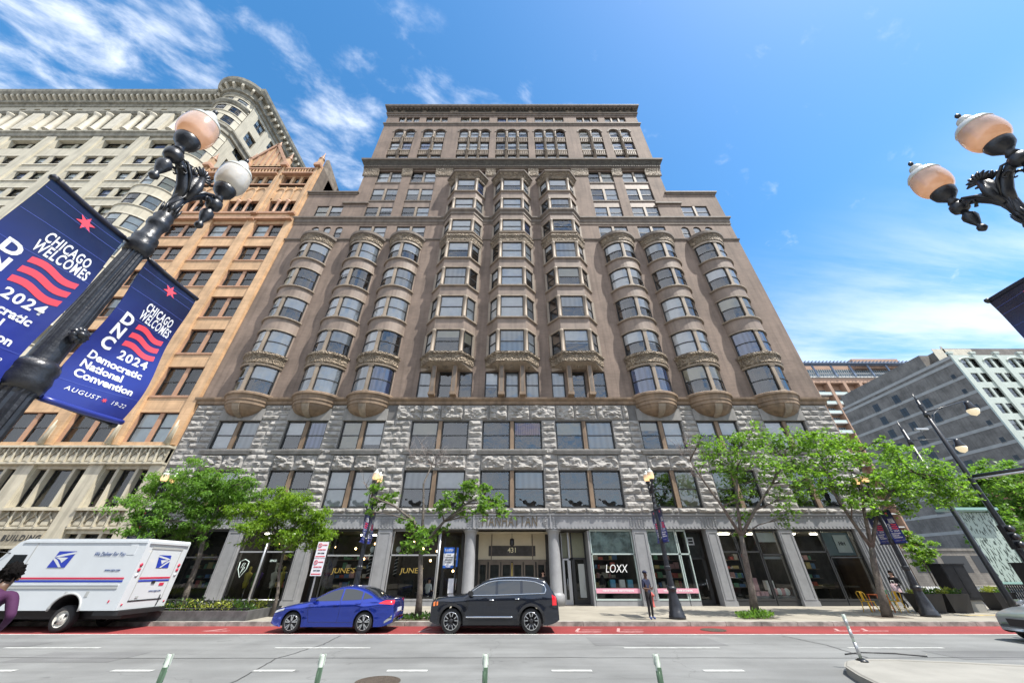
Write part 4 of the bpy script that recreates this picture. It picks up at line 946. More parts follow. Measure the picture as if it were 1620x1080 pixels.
for i in range(7):
    x = a + (b - a) * (i + 1) / 8; h = 46.4 + 5.0 * (1 - abs(x - c) / 3.0); mb.box(x - .07, x + .07, -.4, -.3, 46.7, h - .2, m_or2)
mb.lathe([(.12, 51.4), (.3, 51.8), (.1, 52.1), (.03, 52.6)], m_or2, 6, (c, -.2, 0)); mb.build('gable', O)
mb = MB()
def gothic_band(mb, x0, x1, z0, z1, n, y=-.02):
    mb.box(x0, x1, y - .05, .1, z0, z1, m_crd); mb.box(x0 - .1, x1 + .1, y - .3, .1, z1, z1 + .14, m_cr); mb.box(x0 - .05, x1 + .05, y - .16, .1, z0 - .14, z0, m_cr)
    w1 = (x1 - x0) / n
    for i in range(n):
        c = x0 + w1 * (i + .5); r = w1 / 2 - .05
        mb.box(x0 + w1 * i - .05, x0 + w1 * i + .05, y - .2, y, z0, z1, m_cr); zt = z1 - .35
        P = [(c - r, y - .1, zt - r * .9), (c - r * .6, y - .1, zt - r * .25), (c, y - .1, zt + .08), (c + r * .6, y - .1, zt - r * .25), (c + r, y - .1, zt - r * .9)]
        mb.tube(P, .045, m_cr, 5); mb.lathe([(.11, 0), (.02, .3)], m_cr, 5, (c, y - .12, zt + .05)); mb.box(c - r * .55, c + r * .55, y - .1, y - .04, z0 + .08, zt - r * .7, m_cr)
gothic_band(mb, XL + ox + .1, XR + ox - .1, 8.45, 9.45, 24, -.25)
for a, b in bays: gothic_band(mb, a + ox, b + ox, 4.35, 5.3, 4)
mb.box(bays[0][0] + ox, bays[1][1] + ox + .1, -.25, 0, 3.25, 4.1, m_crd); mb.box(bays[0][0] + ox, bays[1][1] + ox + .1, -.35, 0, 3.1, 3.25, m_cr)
mb.build('gothic_panel_band', O)
put_text('MORTON BUILDING', .46, m_frame, O, (-33.0 + ox, -.27, 3.68), bold=.012, spacing=1.25)
for a, b in bays:
    a += ox; b += ox
    for z0, z1 in rows: window(O, a + .03, b - .03, z0, z1 - .01, .22, rng, 2, .35, mull=m_or2, bl=None if rng.random() < .2 else [(m_bw, .0001)], gl=m_glass2)
    for i in range(3): window(O, a + (b - a) * i / 3 + .12, a + (b - a) * (i + 1) / 3 - .12, 36.96, 39.38, .35, rng, bl=[(m_bw, .0001)], gl=m_glass2)
    for i in range(3): window(O, a + (b - a) * i / 3 + .12, a + (b - a) * (i + 1) / 3 - .12, 42.86, 44.38, .3, rng, gl=m_glass2)
    for p, q in ((a, a + .85), (a + 1.05, b - 1.05), (b - .85, b)): window(O, p + .02, q - .02, 5.56, 8.03, .3, rng, bl=[(m_bw, .0001)], two=(q - p < 1), gl=m_glass2)
    for p, q in ((a, a + .85), (a + 1.05, b - 1.05), (b - .85, b)): window(O, p + .02, q - .02, 1.0, 3.94, .3, rng, bl=[(m_bw, .0001)], two=False, gl=m_glass2)
    for x in (a + .85, b - 1.05):
        for z0, z1 in ((5.56, 8.04), (.95, 3.94)): mb = MB(); mb.box(x, x + .2, -.02, .4, z0, z1, m_cr); mb.build('stone_mullion', O)
# ------------------------------------------------------------------ cream tower far left
W_ = thing('office_tower', 'tall cream office block with columned loggia and rounded corner bays', 'building', (-62, 26, 0)); wx = 62
m_wh = M('cream_brick', (0.48, 0.445, 0.35), 0.75, var=0.12, vs=0.5, streak=0.22, bump=0.12)
m_wh2 = M('pale_trim', (0.58, 0.54, 0.44), 0.7, var=0.1, vs=1.2, streak=0.2, bump=0.1)
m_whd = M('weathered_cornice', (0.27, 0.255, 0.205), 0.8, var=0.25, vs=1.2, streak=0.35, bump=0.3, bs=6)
bc = [-49.6, -56.3, -63.0, -69.7, -76.4, -83.1]; wr = [20.3 + 3.63 * i for i in range(9)]
ops = []; top53 = []
for c in bc:
    for z1 in wr: 
        for s in (-1.15, 1.15): ops.append((c + s - .85 + wx, c + s + .85 + wx, z1 - 2.0, z1))
    ops.append((c - 2.2 + wx, c + 2.2 + wx, 51.3, 53.6)); 
    ops.append((c - 2.5 + wx, c + 2.5 + wx, 56.0, 60.9))
    for s in (-1.15, 1.15): ops.append((c + s - .5 + wx, c + s + .5 + wx, 62.15, 63.1))
mb = MB(); wall(mb, -88 + wx, -46.2 + wx, 9, 66.3, 0, ops, m_wh, .55, m_wh)
mb.box(-88 + wx, -46.3 + wx, 1.8, 30, 9, 66, m_wh)
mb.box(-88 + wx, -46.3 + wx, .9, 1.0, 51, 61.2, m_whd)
X2 = -41.0 + wx                                  # side wall with windows: built as quads in the plane x = X2
sops = [(27.4 + 3.4 * j, 29.2 + 3.4 * j, 61.0 - 3.9 * i - .2, 63.0 - 3.9 * i) for i in range(5) for j in range(7)]
tmp = MB(); wall(tmp, 26, 52, 9, 66.3, 0, sops, m_wh, .3, m_wh); ob = len(mb.v)
mb.idx([(X2 - y_, x_ - 26, z_) for x_, y_, z_ in tmp.v], tmp.f, m_wh)
mb.box(-46.3 + wx, X2 - .5, .8, 26, 9, 66.2, m_wh)
mb.build('wall', W_)
for k, (a, b, c_, d_) in enumerate(sops):
    if c_ < 46: continue
    key = ('side',); 
    o = window(W_, -.9, .9, 0, 2.18, 0, rng, 2, .12, mull=m_frame, gl=m_glass2); o.location = (X2 - .25, (a + b) / 2 - 26, c_ + .01); o.rotation_euler = (0, 0, PI / 2)
for c in bc:
    for z1 in wr:
        if z1 < 26: continue
        o = window(W_, c - 2.0 + wx, c + 2.0 + wx, z1 - 1.99, z1 - .01, .25, rng, 2, .6, mull=m_wh, gl=m_glass2)
    window(W_, c - 2.1 + wx, c + 2.1 + wx, 51.35, 53.5, .6, rng, 2, .5, mull=m_wh, gl=m_glass2)
    window(W_, c - 2.1 + wx, c + 2.1 + wx, 56.4, 60.5, .75, rng, 2, .9, mull=m_whd, proud=.1, gl=m_glass2)
mb = MB()
for c in bc + [-46.2 - .0]:
    x = c + 3.35 + wx if c != -46.2 else None
    if x: mb.box(x - .7, x + .7, -.2, .0, 9, 54.2, m_wh)
for c in bc:
    for z1 in wr: mb.box(c - 2.5 + wx, c + 2.5 + wx, -.12, .05, z1 - 2.2, z1 - 2.03, m_wh2); mb.box(c - 2.4 + wx, c + 2.4 + wx, -.06, .02, z1 + .02, z1 + .2, m_wh2)
    for s in (-1, 1): mb.lathe([(.5, 0), (.42, .2), (.38, .4), (.33, 4.0), (.36, 4.1), (.5, 4.45), (.55, 4.6)], m_wh2, 12, (c + s * .95 + wx, -.1, 56.1))
    x = c + 3.35 + wx; mb.idx([(x - .8, -.35, 56.1), (x + .8, -.35, 56.1), (x + .8, -.35, 60.8), (x - .8, -.35, 60.8), (x - .8, 0, 56.1), (x + .8, 0, 56.1), (x + .8, 0, 60.8), (x - .8, 0, 60.8)], [(0, 1, 2, 3), (0, 3, 7, 4), (1, 5, 6, 2)], m_wh2)
    mb.box(c - 2.3 + wx, c + 2.3 + wx, -.1, .1, 56.0, 56.5, m_wh2)
mb.build('pier', W_)
mb = MB(); X1 = -88 + wx
cb_plan = [(-46.2, 0)] + [(-43.7 - 2.45 * math.cos(PI * k / 14), -1.75 * math.sin(PI * k / 14)) for k in range(1, 14)] + [(-41.1, 0)]
bayp = [(x + wx, y) for x, y in cb_plan]; L2 = [(X1, 0)] + bayp + [(X2 + .02, 0), (X2 + .02, 26)]
mb.sweep(L2, [(0, 54.2), (.25, 54.3), (.3, 54.9), (.5, 55.1), (.5, 55.4), (-.6, 55.45)], m_whd) 
mb.sweep([(X1, 0)] + bayp + [(X2, 0)], [(0, 61.0), (.2, 61.1), (.4, 61.5), (.4, 61.75), (0, 61.8)], m_whd)
mb.build('belt_cornice', W_)
mb = MB(); mb.sweep(L2, [(0, 63.6), (.15, 63.7), (.2, 64.2), (.5, 64.3), (.5, 64.6)], m_whd); mb.sweep(L2, [(.5, 64.6), (.5, 65.5), (1.1, 65.55), (1.35, 66.0), (1.45, 66.5), (-.5, 66.6)], m_whd)
tot = subline(L2, 0, 1); Ltot = sum(math.hypot(b[0] - a[0], b[1] - a[1]) for a, b in zip(L2, L2[1:])); nb_ = int(Ltot / .95)
for i in range(nb_):
    s2 = subline(L2, (i + .35) / nb_, (i + .65) / nb_); mb.sweep([s2[0], s2[-1]], [(.5, 64.75), (1.1, 65.1), (1.15, 65.52), (.5, 65.52)], m_wh2, closed=True, caps=True)
mb.build('top_cornice', W_)
mb = MB()
lv = [(z1 - 2.0, z1) for z1 in wr] + [(50.9, 53.0), (56.3, 58.0), (59.0, 60.6), (62.1, 63.1)]
for (a0, b0), (a1, b1) in zip([(0, 9)] + lv, lv + [(63.6, 0)]): mb.sweep(bayp, [(0, b0), (0, a1 - .15), (.1, a1 - .1), (.1, a1), (-.5, a1), (-.5, b0)], m_wh, closed=True); mb.sweep(bayp, [(.0, b0), (.06, b0 + .02), (.06, b0 + .15), (0, b0 + .2)], m_wh2)
bay = mb.build('corner_bay', W_)
for za, zb in lv:
    if za < 22: continue
    for a, b in ((.1, .3), (.39, .61), (.70, .90)): wm = MB(); ribbon(wm, subline(bayp, a, b), za, zb, rng, depth=.6, gl=m_glass2); wm.build('window', bay)
    mm = MB()
    for a, b in ((0, .1), (.3, .39), (.61, .70), (.90, 1)): mm.sweep(subline(bayp, a, b), [(0, za), (0, zb), (-.3, zb), (-.3, za)], m_wh, closed=True, caps=True)
    mm.build('mullion', bay)
# left end bay (start of a second rounded bay)
# ------------------------------------------------------------------ right side: grey block with pale green front
G = thing('loft_building', 'grey brick block with white floor bands and pale green street front', 'building', (117, 80, 0)); gx = 0
m_gw = M('sooty_grey_brick', (0.185, 0.168, 0.15), 0.85, var=0.3, vs=0.28, streak=0.22, brick=(.5, .2, .02, (.14, .135, .13), .08), bump=0.2)
m_gband = M('pale_floor_band', (0.34, 0.335, 0.32), 0.8, var=0.1, vs=.6)
m_pg = M('pale_green_front', (0.47, 0.53, 0.485), 0.7, var=0.07, vs=.5, streak=0.12)
m_dwin = M('dark_side_window', (0.03, 0.032, 0.038), 0.3)
mb = MB(); mb.box(0, .1, .003, 36, 0, 49.5, m_gw); mb.box(.1, 60, 1.5, 36, 0, 49.3, m_gw); mb.box(3, 30, 2.5, 36, 49.3, 53.6, m_gw); mb.box(0.05, 3, 6, 34.6, 49.3, 53.4, m_gw)
wops = []
fl = [49.5 - 4.2 * (i + 1) + .9 for i in range(11)]
for z in fl:
    for k in range(9):
        for d in (0, 2.5): x = 1.9 + k * 6.3 + d; wops.append((x, x + 1.9, z, z + 2.6))
wall(mb, 0, 60, 0, 50.0, 0, wops, m_pg, .35, m_pg); mb.build('wall', G)
mb = MB()
for i in range(11):
    z = 47.5 - 4.2 * i; 
    if z > 0: mb.box(-.06, 0, .05, 36, z, z + .75, m_gband)
mb.box(-.12, 0, -.1, 36, 48.9, 49.7, m_gband); mb.build('floor_band', G)
mb = MB()
for k in range(10):
    x = .15 + k * 6.3 if k else .45; mb.box(x - .5, x + .5, -.35, 0, 0, 50.3, m_pg); mb.box(x - .7, x + .7, -.5, .2, 50.3, 50.8, m_pg)
for k in range(9):
    c = 4.1 + k * 6.3; P = [(c - 2.5 * math.cos(PI * q / 10), -.15, 48.1 + 1.0 * math.sin(PI * q / 10)) for q in range(11)]; mb.tube(P, .18, m_pg, 6)
mb.build('pier', G)
for (a, b, z0, z1) in wops:
    if z0 > 18 and a < 34: window(G, a, b, z0, z1, .25, rng, 1, bl=[(m_cu1, .35)] if rng.random() < .3 else [(m_bw, .0001)], nvar=3)
r_ = random.Random(8)
for i in range(8):
    z = 44.0 - 4.2 * i
    for y in (25.0, 18.2, 11.5, 2.2):
        if y == 11.5 and i % 3 == 0: continue
        w_, h_ = (1.9, 2.4) if y > 3 else (.9, 1.2)
        mb = MB(); mb.box(-.03, .05, y - w_ / 2, y + w_ / 2, z, z + h_, m_dwin); mb.box(-.07, 0, y - w_ / 2 - .1, y + w_ / 2 + .1, z - .15, z, m_gw); mb.box(-.06, 0, y - .05, y + .05, z, z + h_, m_frame); mb.box(-.06, 0, y - w_ / 2, y + w_ / 2, z + h_ / 2, z + h_ / 2 + .1, m_frame); mb.build('window', G)
mb = MB(); mb.box(2.98, 3.5, 2.4, 2.49, 49.4, 54.2, m_crd); mb.box(.05, 11, 2.4, 2.5, 49.3, 53.4, m_wh2); mb.build('penthouse', G)
# ------------------------------------------------------------------ far orange balcony block
m_bo = M('orange_brick_far', (0.40, 0.26, 0.185), 0.8, var=0.1, vs=.2)
A = thing('balcony_block', 'distant orange brick apartment block with rows of glass balconies', 'building', (185, 170, 0))
m_slab = M('pale_slab', (0.5, 0.5, 0.48), 0.7); m_fg = M('far_blue_glass', (0.10, 0.15, 0.19), 0.15, spec=.8); m_bl = M('blue_steel', (0.16, 0.21, 0.30), 0.5)
mb = MB(); mb.box(-40, 34, 3.5, 30, 0, 100.0, m_bo); mb.box(-40, 34, 3.5, 30, 100.0, 100.01, m_bo); mb.box(-40, 34, 0, 3.5, 86.5, 89.3, m_bo); mb.box(8, 34, 1.0, 12, 96, 102, m_bo); mb.build('wall', A)
mb = MB()
for x in [-40 + 8.6 * i for i in range(9)]: mb.box(x, x + 1.6, 0, 3.5, 0, 86.5, m_bo)
mb.build('pier', A)
mb = MB()
for i in range(16):
    z = 84.5 - 5.2 * (i) - 5; mb.box(-40, 34, .3, 3.5, z, z + .5, m_slab)
mb.box(-40, 34, -.5, 3.5, 89.4, 90.2, m_slab); mb.build('balcony_slab', A)
for i in range(5):
    z = 79.5 - 5.2 * i
    for j in range(8):
        x = -38.3 + 8.6 * j; mb = MB(); mb.box(x, x + 6.9, 3.3, 3.45, z + .5, z + 4.0, m_fg)
        for q in range(7): mb.box(x + q * 1.1, x + q * 1.1 + .12, 3.2, 3.3, z + .5, z + 4, m_slab)
        o = mb.build('window', A); mb = MB(); mb.box(x, x + 6.9, .3, .35, z + .5, z + 1.7, m_mint); mb.box(x, x + 6.9, .25, .4, z + 1.7, z + 1.8, m_slab); mb.build('balustrade', A)
mb = MB()
for x in [-38 + 10.3 * i for i in range(8)]: mb.bar((x, -.6, 90), (x - .8, -.6, 97.6), .9, .5, m_bl)
mb.box(-41, 35, -2.4, 1, 97.4, 98.0, m_bl)
for i in range(38): mb.box(-41 + 2 * i, -40.6 + 2 * i, -3.4, 1, 98.0, 98.3, m_bl)
mb.box(-40, 34, 3.2, 3.5, 90.5, 96.3, m_fg)
for i in range(60): mb.box(-39.5 + i * 1.22, -39.3 + i * 1.22, 3.1, 3.2, 90.5, 96.3, m_slab)
mb.box(-40, 34, .2, .6, 92.0, 92.6, m_slab); mb.build('roof_terrace', A)
# red brick low building at the far right
Rb = thing('low_building', 'low red brick building beyond the crossing with flat roof', 'building', (98, 62, 0))
m_rb = M('red_brick', (0.30, 0.11, 0.085), 0.85, var=0.15, vs=.6, brick=(.5, .2, .02, (.2, .12, .1), .1), bump=.1)
mb = MB(); wall(mb, -10, 25, 0, 15.5, 0, [(-8 + 4 * k, -5.6 + 4 * k, z, z + 2.2) for k in range(8) for z in (3, 7.5, 11.6)], m_rb, .4); mb.box(-10, 25, 1, 7, 0, 15.4, m_rb); mb.box(-10.02, -10, 0.002, 7, 0, 15.5, m_rb); mb.build('wall', Rb)
for k in range(8):
    for z in (3, 7.5, 11.6): window(Rb, -8 + 4 * k, -5.6 + 4 * k, z, z + 2.2, .25, rng, 1, nvar=3)
mb = MB(); mb.box(-10.3, 25.3, -.3, 7.3, 15.5, 16.1, m_shopd); mb.build('roof', Rb)
# the row across the street, seen only in the window reflections
Ob = thing('opposite_building', 'plain stone block across the street mirrored in the shop glass', 'building', (0, -14.5, 0))
mb = MB(); oo = [(-76 + 4.6 * k, -73.4 + 4.6 * k, z, z + 2.1) for k in range(33) for z in (5.2, 8.4)]
tmp = MB(); wall(tmp, -80, 80, 0.1, 11.4, 0, oo, m_smooth, .3, m_smooth); mb.idx([(-x, -y_, z) for x, y_, z in tmp.v], tmp.f, m_smooth); mb.box(-80, 80, -.8, -.5, .1, 11.3, m_shopd); mb.box(-80, 80, 0, .3, 11.0, 11.6, m_smooth); mb.build('wall', Ob)
# ------------------------------------------------------------------ street lamps
m_cap = M('ribbed_glass_cap', (0.55, 0.56, 0.52), 0.25, spec=.7, bump=.3, bs=30)
m_cast = M('black_cast_iron', (0.014, 0.016, 0.022), 0.36, var=0.35, vs=7, bump=0.25, bs=26, spec=.6)
def globe_mat(name, e, es, col):
    m = bpy.data.materials.new(name); m.use_nodes = True; t = m.node_tree; p = t.nodes['Principled BSDF']
    p.inputs['Base Color'].default_value = (*col, 1); p.inputs['Roughness'].default_value = 0.18; p.inputs['Subsurface Weight'].default_value = 0.25; p.inputs['Subsurface Radius'].default_value = (.1, .08, .06)
    p.inputs['Coat Weight'].default_value = 0.6
    p.inputs['Emission Color'].default_value = (*e, 1); p.inputs['Emission Strength'].default_value = es
    tcx = N(t, 'ShaderNodeTexCoord'); s = N(t, 'ShaderNodeSeparateXYZ'); t.links.new(tcx.outputs['Object'], s.inputs[0])
    n = N(t, 'ShaderNodeTexNoise'); n.inputs['Scale'].default_value = 6; n.inputs['Detail'].default_value = 6; t.links.new(tcx.outputs['Object'], n.inputs['Vector'])
    f = smooth_(t, n.outputs[0], .35, .7, 1.05, .8); v = N(t, 'ShaderNodeVectorMath', operation='SCALE'); v.inputs[0].default_value = col; t.links.new(f, v.inputs['Scale']); t.links.new(v.outputs[0], p.inputs['Base Color'])
    g = smooth_(t, s.outputs[2], 5.92, 6.12, es * 3.0, es * .6); t.links.new(g, p.inputs['Emission Strength']); return m
m_globe = globe_mat('lit_amber_globe', (1.0, .42, .14), .075, (.50, .36, .29)); m_globe2 = globe_mat('pale_white_globe', (1.0, .75, .45), .012, (.50, .48, .44))
m_globef = globe_mat('bright_amber_globe', (1.0, .58, .25), .30, (.6, .45, .33))
def make_lamp(label, loc, second_pale=False, z=0.0, far=False):
    T = thing('street_lamp', label, 'street lamp', loc, 0, 'twin-globe street lamps along the street')
    mb = MB(); m = m_cast
    mb.lathe([(.36, .0), (.36, .1), (.33, .14), (.33, .22), (.30, .26), (.27, .5), (.21, .75), (.175, .95), (.17, 1.02), (.21, 1.06), (.21, 1.14), (.165, 1.2)], m, 24, flute=1, fd=.05, fz=(.25, .8))
    mb.lathe([(.15, 1.2), (.145, 1.8), (.175, 1.84), (.175, 1.95), (.14, 2.0), (.128, 2.9), (.135, 2.95)], m, 32, flute=1, fd=.1, fz=(1.25, 2.9), smooth=False)
    mb.lathe([(.13, 2.93), (.155, 2.96), (.165, 3.02), (.15, 3.07), (.162, 3.1), (.155, 3.14), (.115, 3.18)], m, 28)
    mb.lathe([(.112, 3.16), (.11, 3.22), (.095, 4.35), (.1, 4.4)], m, 32, flute=1, fd=.13, fz=(3.24, 4.36), smooth=False)
    mb.lathe([(.105, 4.36), (.115, 4.4), (.13, 4.43), (.133, 4.47), (.112, 4.51), (.122, 4.54), (.115, 4.58), (.09, 4.61), (.085, 4.7), (.092, 4.73), (.108, 4.76), (.11, 4.80), (.088, 4.84), (.10, 4.88), (.082, 4.92), (.075, 4.98)], m, 28)
    for k in range(10):
        a = k * PI / 5; mb.tube([(.072 * math.cos(a), .072 * math.sin(a), 4.93), (.088 * math.cos(a), .088 * math.sin(a), 5.0), (.098 * math.cos(a), .098 * math.sin(a), 5.06)], [.016, .016, .006], m, 5)
    mb.lathe([(.075, 4.96), (.07, 5.08), (.068, 5.2), (.075, 5.36), (.085, 5.46), (.07, 5.56), (.02, 5.6)], m, 20)
    for k in range(6):
        a = k * PI / 3; mb.tube([(.07 * math.cos(a + t * .35), .07 * math.sin(a + t * .35), 5.05 + .08 * t) for t in range(5)], [.006, .011, .014, .010, .004], m, 5)
    mb.rs(.80, 0, 1.25); mb.build('post', T)
    mb = MB()
    for k in range(7):                    # palmette between the arms, both faces
        a = R(90 + (k - 3) * 26); 
        for sx in (-1, 1): mb.tube([(sx * .05, .02 * math.cos(a), 5.58 + .02 * math.sin(a)), (sx * .06, .085 * math.cos(a), 5.60 + .085 * math.sin(a)), (sx * .045, .115 * math.cos(a), 5.60 + .115 * math.sin(a))], [.010, .019, .010], m, 6)
    for sx in (-1, 1): mb.tube([(sx * .07, 0, 5.2), (sx * .1, 0, 5.4), (sx * .06, 0, 5.58)], [.02, .045, .03], m, 6)
    mb.build('palmette', T)
    for s in (-1, 1):
        mb = MB()
        P = [(0, 0, 5.18), (0, s * .05, 5.34), (0, s * .13, 5.47), (0, s * .22, 5.53), (0, s * .3, 5.52)]
        mb.tube(P, [.05, .058, .054, .046, .044], m, 10)
        for sx in (-1, 1):
            mb.tube([(sx * .055, s * (.17 + (.055 - .007 * t) * math.cos(t * .7)), 5.44 + (.055 - .007 * t) * math.sin(t * .7)) for t in range(8)], [.017 - .0014 * t for t in range(8)], m, 6)
            mb.tube([(sx * .05, s * .02, 5.3), (sx * .06, s * .1, 5.47), (sx * .05, s * .2, 5.57), (sx * .03, s * .27, 5.56)], [.012, .018, .016, .01], m, 5)
        i0 = len(mb.v); mb.lathe([(.05, 5.45), (.095, 5.48), (.105, 5.53), (.095, 5.58), (.06, 5.6)], m, 20, (0, s * .3, 0))
        mb.lathe([(.045, 5.6), (.07, 5.63), (.05, 5.67), (.075, 5.7), (.13, 5.76), (.145, 5.81), (.15, 5.84), (.14, 5.86), (.02, 5.86)], m, 24, (0, s * .3, 0))
        mb.rs(.76, s * .3, -9, i0); mb.build('arm', T)
        mb = MB(); mb.lathe([(.04, 5.46), (.045, 5.42), (.082, 5.38), (.088, 5.34), (.06, 5.27), (.035, 5.22), (.032, 5.2), (.052, 5.18), (.055, 5.145), (.03, 5.12), (.008, 5.105)], m, 20, (0, s * .3, 0)); mb.rs(.74, s * .3); mb.build('pendant', T)
        mb = MB(); mb.lathe([(.11, 5.84), (.145, 5.855), (.185, 5.89), (.213, 5.94), (.226, 6.0), (.228, 6.06), (.222, 6.12), (.208, 6.18), (.2, 6.2)], (m_globef if far else m_globe2 if (second_pale and s > 0) else m_globe), 28, (0, s * .3, 0)); mb.rs(.745, s * .3); gl = mb.build('globe', T)
        mb = MB(); mb.lathe([(.208, 6.185), (.215, 6.195), (.207, 6.21), (.185, 6.25), (.14, 6.29), (.09, 6.315), (.092, 6.33), (.085, 6.38), (.06, 6.41), (.05, 6.415)], m_cap, 28, (0, s * .3, 0)); mb.lathe([(.012, 6.41), (.012, 6.44), (.03, 6.46), (.034, 6.485), (.02, 6.51), (.004, 6.52)], m, 12, (0, s * .3, 0)); mb.rs(.745, s * .3); mb.build('globe_cap', gl)
    for s in (-1, 1):
        mb = MB()
        for z in (4.42, 2.94): mb.tube([(0, s * .1, z), (0, s * .75, z)], .014, m, 8); mb.lathe([(.01, 0), (.03, .01), (.03, .04), (.01, .05)], m, 10, (0, s * .75 - (.05 if s > 0 else 0), z), axis='y')
        mb.build('banner_arm', T)
    mb = MB()
    for k in range(9): a = k * 2 * PI / 9; mb.lathe([(.005, -.035), (.03, 0), (.005, .035)], m, 6, (.125, -.0 + .04 * math.cos(a), 3.42 + .04 * math.sin(a)))
    mb.lathe([(.02, -.03), (.045, 0), (.02, .03)], m, 8, (.14, 0, 3.42)); mb.build('rosette', T)
    return T
BW, BH = .61, 1.48
def bsurf(u, v, sd, amp):
    # u 0..BW away from the post, v 0..BH from the top; returns local x, y, z of the banner surface
    f = v / BH; k = u / BW
    x = amp * (math.sin(PI * f) * .05 * (1 - k * .4) + .035 * math.sin(2.2 * PI * f + k * 2.6) * f + .05 * k * f * f - .012 * math.sin(9 * f + 4 * k))
    lift = .05 * max(0, f - .75) * 4 * k
    return x, sd * (.125 + u), 4.42 - v + lift * .6 - .015 * math.sin(PI * k) * f
m_ban = bpy.data.materials.new('printed_banner_fabric'); m_ban.use_nodes = True; t = m_ban.node_tree; p = t.nodes['Principled BSDF']
p.inputs['Roughness'].default_value = .32; p.inputs['Specular IOR Level'].default_value = .6
tcx = N(t, 'ShaderNodeTexCoord'); s_ = N(t, 'ShaderNodeSeparateXYZ'); t.links.new(tcx.outputs['Object'], s_.inputs[0])
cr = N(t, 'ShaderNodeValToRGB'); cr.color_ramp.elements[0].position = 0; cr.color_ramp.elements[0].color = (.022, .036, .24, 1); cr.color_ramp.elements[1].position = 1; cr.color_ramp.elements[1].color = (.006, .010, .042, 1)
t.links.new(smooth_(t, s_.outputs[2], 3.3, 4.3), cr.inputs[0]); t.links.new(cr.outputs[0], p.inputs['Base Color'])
n_ = N(t, 'ShaderNodeTexNoise'); n_.inputs['Scale'].default_value = 3; n_.inputs['Detail'].default_value = 3; t.links.new(tcx.outputs['Object'], n_.inputs['Vector'])
b_ = N(t, 'ShaderNodeBump'); b_.inputs['Strength'].default_value = .5; b_.inputs['Distance'].default_value = .03; t.links.new(n_.outputs[0], b_.inputs['Height']); t.links.new(b_.outputs[0], p.inputs['Normal'])
m_bwht = M('banner_white_print', (.80, .81, .83), .4); m_bred = M('banner_red_print', (.80, .075, .11), .4); m_bblu = M('banner_blue_line', (.10, .14, .5), .4); m_hem = M('navy_sleeve', (.01, .012, .03), .55)
